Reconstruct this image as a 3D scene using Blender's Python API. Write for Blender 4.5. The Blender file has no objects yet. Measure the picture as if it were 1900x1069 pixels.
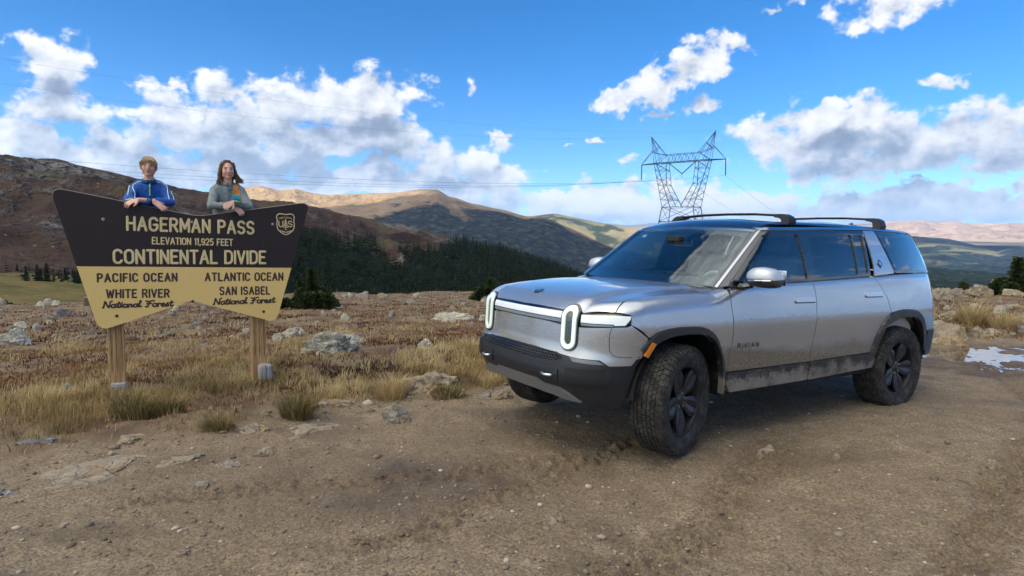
import bpy, bmesh, math, random, time
import numpy as np
from mathutils import Vector, Matrix, geometry
from math import radians as rad, pi, sin, cos, tan, atan2, sqrt
T0 = time.time()
SC = bpy.context.scene
COL = SC.collection
random.seed(7)

# ---------------------------------------------------------------- camera
cam = bpy.data.objects.new('camera', bpy.data.cameras.new('camera'))
COL.objects.link(cam)
cam.data.sensor_width = 36.0
cam.data.lens = 36.0 * 1180 / 1900
cam.data.clip_start = 0.05
cam.data.clip_end = 80000
cam.location = (0, 0, 1.62)
cam.rotation_euler = (rad(90 - 4.13), 0, 0)
SC.camera = cam

# ---------------------------------------------------------------- sun
SUN_EL = rad(38)
SH = Vector((-0.84, -0.54, 0)).normalized()           # horizontal direction towards the sun (behind left)
SUN = Vector((SH.x * cos(SUN_EL), SH.y * cos(SUN_EL), sin(SUN_EL)))
sl = bpy.data.lights.new('sun', 'SUN')
sl.energy = 5.0
sl.angle = rad(0.53)
sl.color = (1.0, 0.94, 0.86)
so = bpy.data.objects.new('sun', sl)
COL.objects.link(so)
so.rotation_euler = SUN.to_track_quat('Z', 'Y').to_euler()

# ---------------------------------------------------------------- world
W = bpy.data.worlds.new('World')
SC.world = W
W.use_nodes = True
nt = W.node_tree
nt.nodes.clear()


class NB:
    """short node builder"""
    def __init__(s, tree):
        s.t = tree

    def n(s, typ, ins=None, **props):
        o = s.t.nodes.new(typ)
        for k, v in props.items():
            setattr(o, k, v)
        for k, v in (ins or {}).items():
            if isinstance(v, bpy.types.NodeSocket):
                s.t.links.new(v, o.inputs[k])
            elif v is not None:
                o.inputs[k].default_value = v
        return o

    def m(s, op, a, b=None, c=None, clamp=False):
        return s.n('ShaderNodeMath', {0: a, 1: b, 2: c}, operation=op, use_clamp=clamp).outputs[0]

    def v(s, op, a, b=None, scale=None):
        d = {0: a, 1: b}
        if scale is not None:
            d['Scale' if True else 0] = scale
        o = s.n('ShaderNodeVectorMath', d, operation=op)
        return o.outputs['Value'] if op in ('LENGTH', 'DOT_PRODUCT', 'DISTANCE') else o.outputs[0]

    def mix(s, f, a, b, mode='MIX'):
        o = s.n('ShaderNodeMix', data_type='RGBA', blend_type=mode)
        for k, val in ((0, f), (6, a), (7, b)):
            if isinstance(val, bpy.types.NodeSocket):
                s.t.links.new(val, o.inputs[k])
            else:
                o.inputs[k].default_value = val if k == 0 or len(val) == 4 else (*val, 1)
        return o.outputs[2]

    def mr(s, v, a, b, c=0.0, d=1.0, smooth=True):
        return s.n('ShaderNodeMapRange', {'Value': v, 'From Min': a, 'From Max': b, 'To Min': c, 'To Max': d},
                   interpolation_type='SMOOTHSTEP' if smooth else 'LINEAR').outputs[0]

    def noise(s, vec, scale, detail=4, rough=0.55, dist=0.0, out=0, lac=2.0):
        return s.n('ShaderNodeTexNoise', {'Vector': vec, 'Scale': scale, 'Detail': detail, 'Roughness': rough,
                                          'Distortion': dist, 'Lacunarity': lac}).outputs[out]

    def vor(s, vec, scale, feature='F1', out='Distance', rand=1.0):
        return s.n('ShaderNodeTexVoronoi', {'Vector': vec, 'Scale': scale, 'Randomness': rand}, feature=feature).outputs[out]

    def ramp(s, fac, stops, interp='LINEAR'):
        o = s.n('ShaderNodeValToRGB', {0: fac})
        cr = o.color_ramp
        cr.interpolation = interp
        while len(cr.elements) < len(stops):
            cr.elements.new(0.5)
        for e, (p, c) in zip(cr.elements, stops):
            e.position = p
            e.color = c if len(c) == 4 else (*c, 1)
        return o.outputs[0]


# cloud banks of the sky, in degrees: azimuth, elevation, half width, half height, tilt, weight
GLOW = 5.2                                # brightness added to unseen cloud round the hidden sun, to light the foreground
CLOUDS = [(32.94, 3.12, 9.96, 1.55, 0, 1.6), (26.03, 2.82, 7.03, 1.27, 0, 1.5), (5.29, 3.7, 10.25, 1.84, 0, 1.5), (13.73, 2.68, 10.26, 1.37, 0, 1.5), (-4.8, 4.65, 8.1, 1.41, 0, 1.4), (-18.13, 4.97, 11.79, 1.24, 0, 1.4), (-30.42, 5.33, 10.11, 1.22, 0, 1.4), (38.38, 2.05, 5.35, 1.28, 0, 1.5),
          (-27.49, 4.85, 14.12, 1.16, 0, 1.15), (-34.81, 5.85, 8.07, 1.34, 0, 1.1), (-18.05, 8.53, 10.32, 2.33, 0, 1.25), (-26.61, 8.65, 6.96, 2.19, 0, 1.2), (-12.24, 9.66, 5.19, 2.66, 0, 1.2), (-36.63, 7.4, 3.85, 1.48, 0, 1.1), (-7.18, 4.95, 12.31, 1.08, 0, 1.1), (31.4, 7.27, 11.89, 2.32, 0, 1.2), (7.21, 2.26, 13.92, 0.97, 0, 1.1), (28.71, 2.17, 13.39, 0.86, 0, 1.2),
          (-35.76, 13.17, 3.94, 1.77, 0, 1), (-34.91, 10.93, 3.47, 2.01, 0, 1), (-34.67, 9.21, 3.31, 1.61, 0, 1), (-37.96, 8.0, 3.04, 1.54, 0, 1), (-28.8, 9.88, 3.97, 2.48, 0, 1), (-24.2, 11.11, 3.39, 2.73, 0, 1), (-17.99, 11.14, 5.9, 3.1, 0, 1), (-12.2, 12.1, 5.72, 2.55, 10, 1), (-20.59, 9.26, 11.44, 2.04, 0, 1), (-27.25, 12.11, 1.29, 0.73, 20, 0.9), (-32.11, 6.82, 10.93, 1.66, 0, 1), (-22.72, 6.78, 12.03, 2.01, 0, 1), (-9.26, 8.17, 3.71, 2.15, 0, 1.1), (-4.79, 7.09, 5.94, 2.28, 0, 1), (-2.4, 5.7, 6.51, 1.9, 0, 1), (-14.13, 5.76, 11.25, 1.9, 0, 1), (-4.18, 13.58, 1.3, 0.81, 20, 0.7), (-1.44, 9.05, 1.3, 0.65, 10, 0.7), (14.86, 14.53, 4.83, 1.79, 24, 1.05), (12.28, 13.27, 2.34, 1.91, 30, 1.05), (9.68, 12.33, 2.22, 1.18, 0, 1), (17.67, 15.69, 2.47, 1.04, 5, 1), (16.55, 11.53, 2.1, 1.15, 0, 0.8), (12.9, 10.97, 1.24, 0.42, 15, 0.7), (22.28, 17.69, 1.68, 0.6, 35, 0.85), (29.95, 17.5, 4.08, 1.6, 0, 0.95), (33.81, 11.89, 2.25, 0.9, 0, 0.85), (24.69, 7.95, 5.16, 2.96, 0, 1.1), (29.95, 8.18, 6.12, 2.83, 0, 1.1), (35.69, 7.68, 5.38, 3.0, 0, 1.1), (27.83, 6.09, 7.66, 1.64, 0, 1.1), (37.32, 5.67, 3.78, 1.38, 0, 1.1), (25.79, 10.23, 4.85, 1.08, 4, 1), (32.2, 4.35, 2.73, 0.41, 0, 0.7), (27.56, 3.04, 8.12, 1.54, 0, 1.1), (34.29, 2.59, 8.17, 1.26, 0, 1.1), (17.29, 3.45, 6.45, 1.77, 0, 1.1), (9.09, 2.91, 11.14, 1.61, 0, 1.1), (10.21, 6.91, 2.32, 0.64, 0, 0.8), (2.41, 3.09, 9.77, 1.52, 0, 1), (7.71, 8.52, 1.17, 0.38, 0, 0.7), (40.06, 9.0, 1.91, 1.25, 0, 0.8), (4.3, 8.25, 1.08, 0.27, 0, 0.6)]


def blob_group():
    g = bpy.data.node_groups.new('cloud_banks', 'ShaderNodeTree')
    g.interface.new_socket('P', in_out='INPUT', socket_type='NodeSocketVector')      # (azimuth, elevation) in degrees
    g.interface.new_socket('D', in_out='OUTPUT', socket_type='NodeSocketFloat')
    b = NB(g)
    pw = b.n('NodeGroupInput').outputs[0]
    go = b.n('NodeGroupOutput')
    acc = None
    for (az, el, ra, re, tilt, wt) in CLOUDS:
        mp = b.n('ShaderNodeMapping', {0: pw, 1: (az, el, 0), 2: (0, 0, rad(tilt)), 3: (ra, re, 1)}, vector_type='TEXTURE').outputs[0]
        d = b.m('MULTIPLY_ADD', b.v('LENGTH', mp), -wt, wt)
        acc = d if acc is None else b.m('SMOOTH_MAX', acc, d, 0.25)
    g.links.new(acc, go.inputs[0])
    return g


g = blob_group()
b = NB(nt)


def n2(vec, scale, detail, rough=.6, out=0):
    return b.n('ShaderNodeTexNoise', {'Vector': vec, 'Scale': scale, 'Detail': detail, 'Roughness': rough}, noise_dimensions='2D').outputs[out]


tc = b.n('ShaderNodeTexCoord').outputs['Generated']
sp = b.n('ShaderNodeSeparateXYZ', {0: b.v('NORMALIZE', tc)})
az = b.m('MULTIPLY', b.m('ARCTAN2', sp.outputs[0], sp.outputs[1]), 57.2958)
el = b.m('MULTIPLY', b.m('ARCSINE', sp.outputs[2]), 57.2958)
P = b.n('ShaderNodeCombineXYZ', {0: az, 1: el, 2: 0.0}).outputs[0]
wa = b.v('MULTIPLY', b.v('SUBTRACT', n2(P, 0.17, 2, out='Color'), (.5, .5, .5)), (5.5, 3.4, 0))
wb = b.v('MULTIPLY', b.v('SUBTRACT', n2(P, 0.8, 2, out='Color'), (.5, .5, .5)), (1.7, 1.5, 0))
PW = b.v('ADD', P, b.v('ADD', wa, wb))
# sky outside those banks: broken cumulus, closed overhead and sunward as fill light
far = b.m('MAXIMUM', b.mr(b.m('ABSOLUTE', az), 46, 75), b.mr(el, 30, 58))
gen = b.m('MULTIPLY', b.m('SUBTRACT', n2(b.v('MULTIPLY', P, (.05, .085, 0)), 1.0, 3), 0.34), 3.4)
gen = b.m('ADD', gen, b.m('SUBTRACT', b.mr(el, 46, 64, 0, 2.2), b.m('MULTIPLY', b.m('MULTIPLY', b.mr(el, 9, 16), b.mr(el, 60, 48)), 1.1)))
gen = b.m('ADD', gen, b.mr(el, 14, 0, 0, .5))
sdot = b.v('DOT_PRODUCT', b.v('NORMALIZE', tc), tuple(SUN))
gen = b.m('ADD', gen, b.mr(sdot, .45, .80, 0, 1.8))             # cloud added round the sun, out of view, to carry the glow
gen = b.m('ADD', b.m('MULTIPLY', far, b.m('ADD', gen, 1.2)), -1.2)


def banks(off):
    o = nt.nodes.new('ShaderNodeGroup')
    o.node_tree = g
    nt.links.new(b.v('ADD', PW, off), o.inputs[0])
    return b.m('MAXIMUM', o.outputs[0], gen)


def fine(off, det):
    q = b.v('MULTIPLY', b.v('ADD', P, off), (1, 1.35, 0))
    return b.m('MULTIPLY', b.m('SUBTRACT', n2(q, 0.36, det, .60), 0.53), 2.2)


B0 = banks((0, 0, 0))
B2 = banks((-0.5, 2.6, 0))
F0 = fine((0, 0, 0), 8)
F1 = fine((-0.6, 1.0, 0), 5)
mid = b.m('MULTIPLY', b.m('SUBTRACT', n2(P, 0.16, 2), 0.5), 0.7)
D0 = b.m('ADD', b.m('ADD', B0, F0), mid)
alpha = b.mr(D0, -0.02, 0.50)
lit = b.m('MULTIPLY_ADD', b.m('SUBTRACT', F0, F1), 0.5, 0.70)
thick = b.mr(b.m('ADD', b.m('ADD', B2, mid), b.m('MULTIPLY', D0, 0.45)), 0.1, 1.5, 0.0, 0.60)
lit = b.m('SUBTRACT', lit, thick, clamp=True)
lit = b.m('ADD', lit, b.m('ADD', b.mr(el, 46, 64, 0, .55), b.mr(el, 8, 2, 0, .30)), clamp=True)      # unseen overhead deck brightened as fill light; low bank whitened too
ccol = b.ramp(lit, [(0.0, (.25, .29, .37)), (0.22, (.34, .39, .48)), (0.5, (.60, .63, .68)), (0.78, (.86, .86, .86)), (1.0, (1.0, .97, .93))])
sky = b.n('ShaderNodeTexSky', sky_type='NISHITA')
sky.sun_disc = False
sky.sun_elevation = SUN_EL
sky.sun_rotation = atan2(SUN.x, SUN.y)
sky.altitude = 3600
sky.air_density = 1.0
sky.dust_density = 0.4
sky.ozone_density = 2.5
skyc = b.n('ShaderNodeHueSaturation', {'Saturation': 1.34, 'Value': 1.08, 'Color': sky.outputs[0]}).outputs[0]
glow = b.m('POWER', b.mr(sdot, .30, 1.0, 0, 1, smooth=False), 2.0)
lift = b.m('ADD', b.m('MULTIPLY_ADD', glow, GLOW, 1.0), b.mr(el, 46, 64, 0, .5))
ccol = b.mix(b.m('MULTIPLY', glow, 1.5, clamp=True), ccol, b.v('MULTIPLY', ccol, (1.16, 1.0, .72)))
cl = b.v('SCALE', ccol, scale=b.m('MULTIPLY', lift, 6.2))
fin = b.mix(b.m('MULTIPLY', alpha, 0.96), skyc, cl)
bg = b.n('ShaderNodeBackground', {0: fin, 1: 0.126})
b.n('ShaderNodeOutputWorld', {0: bg.outputs[0]})

SC.view_settings.view_transform = 'Standard'
SC.view_settings.look = 'None'
SC.view_settings.exposure = 0.74
SC.view_settings.gamma = 1
SC.view_settings.use_curve_mapping = False
SC.render.engine = 'CYCLES'
SC.cycles.use_denoising = True
SC.cycles.max_bounces = 8
SC.cycles.transparent_max_bounces = 24
SC.cycles.volume_bounces = 1
SC.cycles.caustics_reflective = False
SC.cycles.caustics_refractive = False
SC.cycles.sample_clamp_indirect = 4.0

# ================================================================ helpers


def tag(o, label=None, cat=None, group=None, kind=None):
    if label: o['label'] = label
    if cat: o['category'] = cat
    if group: o['group'] = group
    if kind: o['kind'] = kind
    return o


def empty(name, loc=(0, 0, 0), label=None, cat=None, group=None, rotz=0):
    o = bpy.data.objects.new(name, None)
    o.empty_display_size = 0.2
    COL.objects.link(o)
    o.location = loc
    o.rotation_euler = (0, 0, rotz)
    return tag(o, label, cat, group)


def mesh_obj(name, me, mat=None, parent=None, loc=None):
    o = bpy.data.objects.new(name, me)
    COL.objects.link(o)
    if mat is not None and not me.materials:
        me.materials.append(mat)
    if parent is not None:
        o.parent = parent
    if loc is not None:
        o.location = loc
    return o


def from_arrays(name, V, F, smooth=False):
    """V (n,3), F (m,3) or (m,4) arrays -> mesh"""
    me = bpy.data.meshes.new(name)
    V = np.ascontiguousarray(V, dtype=np.float32)
    F = np.ascontiguousarray(F, dtype=np.int32)
    k = F.shape[1]
    me.vertices.add(len(V))
    me.vertices.foreach_set('co', V.ravel())
    me.loops.add(F.size)
    me.loops.foreach_set('vertex_index', F.ravel())
    me.polygons.add(len(F))
    me.polygons.foreach_set('loop_start', np.arange(0, F.size, k, dtype=np.int32))
    if smooth:
        me.polygons.foreach_set('use_smooth', np.ones(len(F), dtype=bool))
    me.update(calc_edges=True)
    me.validate()
    return me


def bm_obj(name, bm, mat=None, parent=None, smooth=False, loc=None):
    me = bpy.data.meshes.new(name)
    bmesh.ops.recalc_face_normals(bm, faces=bm.faces)
    bm.to_mesh(me)
    bm.free()
    if smooth:
        me.shade_smooth()
    return mesh_obj(name, me, mat, parent, loc)


def smooth_by_angle(o, deg=35):
    me = o.data
    me.shade_smooth()
    try:
        me.set_sharp_from_angle(angle=rad(deg))
    except Exception:
        pass


def add_box(bm, c, s, M=None, bev=0.0):
    r = bmesh.ops.create_cube(bm, size=1.0)
    vs = r['verts']
    bmesh.ops.scale(bm, vec=s, verts=vs)
    if bev > 0:
        es = list({e for v in vs for e in v.link_edges})
        rr = bmesh.ops.bevel(bm, geom=es, offset=bev, segments=2, affect='EDGES', profile=0.5)
        vs = list({v for f in rr['faces'] for v in f.verts} | {v for v in vs if v.is_valid})
    bmesh.ops.translate(bm, vec=c, verts=vs)
    if M is not None:
        bmesh.ops.transform(bm, matrix=M, verts=vs)
    return vs


def add_tube(bm, pts, r, seg=8, caps=True, radii=None):
    pts = [Vector(p) for p in pts]
    rings = []
    up = Vector((0, 0, 1))
    for i, p in enumerate(pts):
        if i == 0: d = pts[1] - p
        elif i == len(pts) - 1: d = p - pts[i - 1]
        else: d = (pts[i + 1] - p).normalized() + (p - pts[i - 1]).normalized()
        d.normalize()
        a = d.cross(up)
        if a.length < 1e-3: a = d.cross(Vector((1, 0, 0)))
        a.normalize()
        c = d.cross(a)
        rr = radii[i] if radii else r
        rings.append([bm.verts.new(p + (a * cos(2 * pi * k / seg) + c * sin(2 * pi * k / seg)) * rr) for k in range(seg)])
    for A, B in zip(rings, rings[1:]):
        for k in range(seg):
            bm.faces.new((A[k], A[(k + 1) % seg], B[(k + 1) % seg], B[k]))
    if caps:
        bm.faces.new(rings[0][::-1])
        bm.faces.new(rings[-1])


# vectorised gradient noise -------------------------------------------------
_rng = np.random.RandomState(3)
_PERM = np.tile(_rng.permutation(512), 4)
_G2 = np.stack([np.cos(np.linspace(0, 2 * np.pi, 512, endpoint=False)), np.sin(np.linspace(0, 2 * np.pi, 512, endpoint=False))], 1)
_G3 = _rng.normal(size=(512, 3))
_G3 /= np.linalg.norm(_G3, axis=1, keepdims=True)


def pn2(x, y, seed=0):
    x = np.asarray(x, float); y = np.asarray(y, float)
    xi = np.floor(x).astype(int); yi = np.floor(y).astype(int)
    xf = x - xi; yf = y - yi
    u = xf * xf * xf * (xf * (xf * 6 - 15) + 10); v = yf * yf * yf * (yf * (yf * 6 - 15) + 10)
    def gr(ix, iy, dx, dy):
        h = _PERM[(_PERM[(ix + seed * 17) & 511] + iy) & 511]
        G = _G2[h]
        return G[..., 0] * dx + G[..., 1] * dy
    a = gr(xi, yi, xf, yf); b_ = gr(xi + 1, yi, xf - 1, yf)
    c = gr(xi, yi + 1, xf, yf - 1); d = gr(xi + 1, yi + 1, xf - 1, yf - 1)
    return (a * (1 - u) + b_ * u) * (1 - v) + (c * (1 - u) + d * u) * v * 1.0


def fb2(x, y, oct=4, seed=0, gain=0.5):
    s = 0; a = 1.0; f = 1.0
    for i in range(oct):
        s = s + a * pn2(x * f + 13.7 * i, y * f - 7.1 * i, seed + i)
        a *= gain; f *= 2.03
    return s


def pn3(P, seed=0):
    P = np.asarray(P, float)
    I = np.floor(P).astype(int); Fr = P - I
    U = Fr * Fr * Fr * (Fr * (Fr * 6 - 15) + 10)
    r = 0
    for dx in (0, 1):
        for dy in (0, 1):
            for dz in (0, 1):
                h = _PERM[(_PERM[(_PERM[(I[:, 0] + dx + seed * 31) & 511] + I[:, 1] + dy) & 511] + I[:, 2] + dz) & 511]
                G = _G3[h]
                d = (G * (Fr - np.array([dx, dy, dz]))).sum(1)
                w = (U[:, 0] if dx else 1 - U[:, 0]) * (U[:, 1] if dy else 1 - U[:, 1]) * (U[:, 2] if dz else 1 - U[:, 2])
                r = r + d * w
    return r


def fb3(P, oct=4, seed=0, gain=0.5):
    s = 0; a = 1.0; f = 1.0
    for i in range(oct):
        s = s + a * pn3(P * f + 5.3 * i, seed + i)
        a *= gain; f *= 2.03
    return s


def mat_new(name):
    m = bpy.data.materials.new(name)
    m.use_nodes = True
    m.node_tree.nodes.clear()
    return m, NB(m.node_tree)


def finish(b, bsdf, disp=None):
    b.n('ShaderNodeOutputMaterial', {0: bsdf})


def simple(name, col, rough=0.6, metal=0.0, coat=0.0, noise_amt=0.0, noise_scale=20, bump=0.0, spec=0.5, **kw):
    m, b = mat_new(name)
    c = (*col, 1)
    ins = {'Base Color': c, 'Roughness': rough, 'Metallic': metal, 'Coat Weight': coat, 'Coat Roughness': 0.05, 'Specular IOR Level': spec}
    tco = None
    if noise_amt > 0 or bump > 0:
        tco = b.n('ShaderNodeTexCoord').outputs['Object']
    if noise_amt > 0:
        nz = b.noise(tco, noise_scale, 5, 0.6)
        ins['Base Color'] = b.mix(nz, tuple(x * (1 - noise_amt) for x in col), tuple(min(1, x * (1 + noise_amt)) for x in col))
    if bump > 0:
        ins['Normal'] = b.n('ShaderNodeBump', {'Strength': 1.0, 'Distance': bump, 'Height': b.noise(tco, noise_scale * 1.5, 4, 0.6)}).outputs[0]
    ins.update(kw)
    p = b.n('ShaderNodeBsdfPrincipled', ins)
    finish(b, p.outputs[0])
    return m


# view ray of a photograph pixel (1900 x 1069), for setting things down where they stand
def pray(px, py):
    d = Vector(((px - 950) / 1180, 1.0, -(py - 534.5) / 1180))
    c, s = cos(rad(-4.13)), sin(rad(-4.13))
    return Vector((d.x, c * d.y - s * d.z, s * d.y + c * d.z))


def at_dist(px, py, D):
    """point at horizontal distance D"""
    d = pray(px, py)
    k = D / math.hypot(d.x, d.y)
    return Vector((d.x * k, d.y * k, 1.62 + d.z * k))

# ================================================================ terrain
# edge between the bare road and the tundra, (x, y) in metres
EDGE = np.array([(-30, 2.0), (-12, 3.4), (-5.2, 4.35), (-4.0, 4.6), (-3.2, 5.1), (-2.6, 5.6), (-1.9, 5.7), (-1.5, 6.4), (-.95, 6.5), (-.5, 6.9), (.05, 7.1), (.8, 8.2),
                 (2.2, 9.6), (4.5, 10.4), (6.4, 10.6), (8.0, 11.0), (11, 11.4), (20, 11.8), (60, 11)])


def edge_y(x):
    return np.interp(x, EDGE[:, 0], EDGE[:, 1])


def sstep(a, b_, v):
    t = np.clip((v - a) / (b_ - a), 0, 1)
    return t * t * (3 - 2 * t)


def veg_mask(x, y):
    n = fb2(x * .9, y * .9, 4, 11) * 0.9
    return sstep(-.25, .55, (y - edge_y(x)) + n * .9)


PUD = (7.6, 8.85, 3.3, .86)


def puddle_f(x, y):
    """<1 inside the puddle"""
    n = fb2(x * 1.1, y * 1.8, 4, 23) * 2.2
    return ((x - PUD[0]) / PUD[2]) ** 2 + ((y - PUD[1]) / PUD[3]) ** 2 + n + fb2(x * 4.1, y * 7, 3, 29) * 1.3


TRACKS = [((0.35, 2.55), (2.3, 5.25), .20), ((1.55, 2.3), (4.1, 5.0), .15), ((-2.6, 3.9), (0.9, 4.75), .14), ((-.9, 3.2), (1.6, 5.6), .12), ((5.2, 6.0), (6.6, 8.9), .17), ((3.2, 3.9), (5.6, 6.6), .13)]


def track_mask(x, y):
    m = np.zeros(np.shape(x))
    for (a, b_, w) in TRACKS:
        ax, ay = a; bx_, by_ = b_
        L = math.hypot(bx_ - ax, by_ - ay); ux, uy = (bx_ - ax) / L, (by_ - ay) / L
        s = (x - ax) * ux + (y - ay) * uy
        t = -(x - ax) * uy + (y - ay) * ux + fb2(x * 1.5, y * 1.5, 2, 8) * .12
        m = np.maximum(m, sstep(w * 1.2, w * .5, np.abs(t)) * sstep(-.2, .3, s) * sstep(L + .2, L - .3, s))
    return m


def zg(x, y, fine=True):
    x = np.asarray(x, float); y = np.asarray(y, float)
    d = np.hypot(x, y)
    az = np.degrees(np.arctan2(x, y))
    k = .062 * (1 - sstep(14, 27, az)) + .016 * sstep(14, 27, az)
    z = -k * np.clip(d - 9.5, 0, None)
    edge = 58 - 30 * sstep(16, 27, az)
    over = np.clip(d - edge, 0, None)
    z = z - (.0035 * over ** 2 / (1 + over * .006))
    z = np.maximum(z, -60)
    # behind the camera keep it level
    z = np.where(y < -2, z * 0.2, z)
    v = veg_mask(x, y)
    z = z + fb2(x * .32, y * .32, 3, 1) * (.05 + .22 * v * sstep(8, 20, d)) + fb2(x * .08, y * .08, 2, 5) * .45 * sstep(16, 35, d) * v
    # shallow bank between road and tundra
    z = z + .05 * v * (1 - sstep(10, 16, d))
    # leave the stand of the car level
    if fine:
        damp = np.exp(-(d / 40) ** 2)
        rough = fb2(x * 3.1, y * 3.1, 4, 2) * .022 + np.abs(fb2(x * 9, y * 9, 3, 9)) * .012 + fb2(x * 28, y * 28, 2, 4) * .004
        tuft = fb2(x * 2.3, y * 2.3, 4, 6) * .07
        z = z + (rough * (1 - .3 * v) + tuft * v) * damp
        for (a, b_, w) in TRACKS:
            ax, ay = a; bx_, by_ = b_
            L = math.hypot(bx_ - ax, by_ - ay); ux, uy = (bx_ - ax) / L, (by_ - ay) / L
            s = (x - ax) * ux + (y - ay) * uy
            t = -(x - ax) * uy + (y - ay) * ux + fb2(x * 1.5, y * 1.5, 2, 8) * .12
            inb = sstep(w, w * .6, np.abs(t)) * sstep(-.2, .3, s) * sstep(L + .2, L - .3, s)
            pat = fb2(x * 13, y * 13, 3, 19) * .036 + np.sin(s * 47 + np.abs(t) * 30) * .006 * (.4 + .9 * np.clip(fb2(x * 4, y * 4, 2, 14) + .4, 0, 1.2)) + fb2(x * 22, y * 22, 2, 15) * .020
            z = z + inb * (pat - .008)
    p = puddle_f(x, y)
    z = z - .05 * (1 - sstep(.8, 1.6, p)) * (1 - v)
    return z


def build_ground():
    az = np.concatenate([np.linspace(-50, 50, 520, endpoint=False), np.linspace(50, 310, 70, endpoint=False)])
    r_in = np.array([0.02, .4, .9, 1.4, 1.9, 2.3])
    r_mid = 1 / np.linspace(1 / 2.6, 1 / 60, 400)
    r_out = np.array([63, 66, 70, 75, 80, 86, 93, 100, 110, 125, 145, 170, 200, 240, 300])
    R_ = np.concatenate([r_in, r_mid, r_out])
    A, RR = np.meshgrid(np.radians(az), R_)
    X = np.sin(A) * RR; Y = np.cos(A) * RR
    Z = zg(X, Y)
    V = np.stack([X.ravel(), Y.ravel(), Z.ravel()], 1)
    nr, na = X.shape
    i, j = np.meshgrid(np.arange(nr - 1), np.arange(na), indexing='ij')
    j2 = (j + 1) % na
    F = np.stack([(i * na + j).ravel(), (i * na + j2).ravel(), ((i + 1) * na + j2).ravel(), ((i + 1) * na + j).ravel()], 1)
    F = F[:, ::-1]
    me = from_arrays('ground', V, F, smooth=True)
    at = me.attributes.new('veg', 'FLOAT', 'POINT')
    at.data.foreach_set('value', veg_mask(V[:, 0], V[:, 1]).astype(np.float32))
    wet = (1 - sstep(.9, 3.2, puddle_f(V[:, 0], V[:, 1])))
    # damp churned patch in front of the camera
    dx = (V[:, 0] + .75) / 1.05; dy = (V[:, 1] - 4.25) / .55
    wet = np.maximum(wet, 1.0 * np.exp(-(dx ** 2 + dy ** 2)) * (1 + fb2(V[:, 0] * 2, V[:, 1] * 2, 3, 3)))
    dx = (V[:, 0] - .2) / 1.3; dy = (V[:, 1] - 5.2) / .35
    wet = np.maximum(wet, .4 * np.exp(-(dx ** 2 + dy ** 2)))
    tm_ = track_mask(V[:, 0], V[:, 1]) * (.28 + .5 * np.clip(fb2(V[:, 0] * 6, V[:, 1] * 6, 3, 77) + .25, 0, 1))
    wet = np.maximum(wet, tm_)
    wet = np.maximum(wet, .55 * sstep(.12, .5, fb2(V[:, 0] * .9 + 3, V[:, 1] * 1.6, 4, 91)))
    at = me.attributes.new('wet', 'FLOAT', 'POINT')
    at.data.foreach_set('value', np.clip(wet, 0, 1).astype(np.float32))
    m, b = mat_new('ground_dirt')
    pos = b.n('ShaderNodeNewGeometry').outputs['Position']
    veg = b.n('ShaderNodeAttribute', attribute_name='veg').outputs['Fac']
    wetn = b.n('ShaderNodeAttribute', attribute_name='wet').outputs['Fac']
    big = b.noise(pos, 0.7, 4, .6)
    med = b.noise(pos, 5.0, 6, .65)
    fin_ = b.noise(pos, 55, 4, .7)
    dirt = b.ramp(med, [(.25, (.18, .134, .082)), (.5, (.305, .232, .150)), (.75, (.43, .338, .228))])
    dirt = b.mix(b.mr(big, .35, .7, 0, .55), dirt, (.245, .175, .104))
    dirt = b.mix(b.mr(fin_, .3, .7, .0, .55), dirt, (.13, .095, .065), 'MULTIPLY') if False else b.mix(b.mr(fin_, .38, .62, .75, 0), dirt, (.09, .065, .04))
    vc = b.n('ShaderNodeTexVoronoi', {'Vector': pos, 'Scale': 75.0}, feature='F1')
    peb = b.mr(vc.outputs['Distance'], .18, .34, 1, 0)
    pr = b.n('ShaderNodeSeparateColor', {0: vc.outputs['Color']})
    pcol = b.ramp(pr.outputs[1], [(0, (.10, .08, .065)), (.45, (.30, .23, .17)), (.8, (.38, .32, .25)), (1, (.48, .42, .35))])
    dirt = b.mix(b.m('MULTIPLY', peb, b.mr(pr.outputs[0], .50, .62, 0, .75)), dirt, pcol)
    wetf = b.m('MULTIPLY', wetn, b.mr(med, .3, .62, .55, 1.0), clamp=True)
    dirt = b.mix(b.m('MULTIPLY', wetf, .9), dirt, (.066, .041, .023))
    turf = b.ramp(b.noise(pos, 1.6, 6, .65), [(.28, (.085, .052, .030)), (.45, (.16, .095, .052)), (.56, (.25, .18, .095)), (.72, (.33, .25, .13))])
    turf = b.mix(b.mr(fin_, .4, .6, 0, .6), turf, (.05, .033, .022))
    col = b.mix(b.m('MULTIPLY', veg, b.mr(med, .2, .5, .8, 1)), dirt, turf)
    h = b.m('ADD', b.m('MULTIPLY', b.noise(pos, 22, 6, .7), .022), b.m('MULTIPLY', peb, b.m('MULTIPLY', pr.outputs[0], .005)))
    h = b.m('ADD', h, b.m('MULTIPLY', b.noise(pos, 130, 3, .7), .0025))
    nrm = b.n('ShaderNodeBump', {'Strength': 1.0, 'Distance': 1.0, 'Height': h}).outputs[0]
    rough = b.m('SUBTRACT', .93, b.m('MULTIPLY', wetf, .38))
    p = b.n('ShaderNodeBsdfPrincipled', {'Base Color': col, 'Roughness': rough, 'Normal': nrm, 'Specular IOR Level': .35})
    finish(b, p.outputs[0])
    o = mesh_obj('ground', me, m)
    tag(o, kind='structure')
    # puddle: still water lying in the hollow
    xs = np.linspace(PUD[0] - 5, PUD[0] + 6, 260); ys = np.linspace(PUD[1] - 1.7, PUD[1] + 1.7, 110)
    Xg, Yg = np.meshgrid(xs, ys)
    Zg_ = zg(Xg, Yg)
    lvl = np.median(Zg_[puddle_f(Xg, Yg) < .7]) + .024
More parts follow.
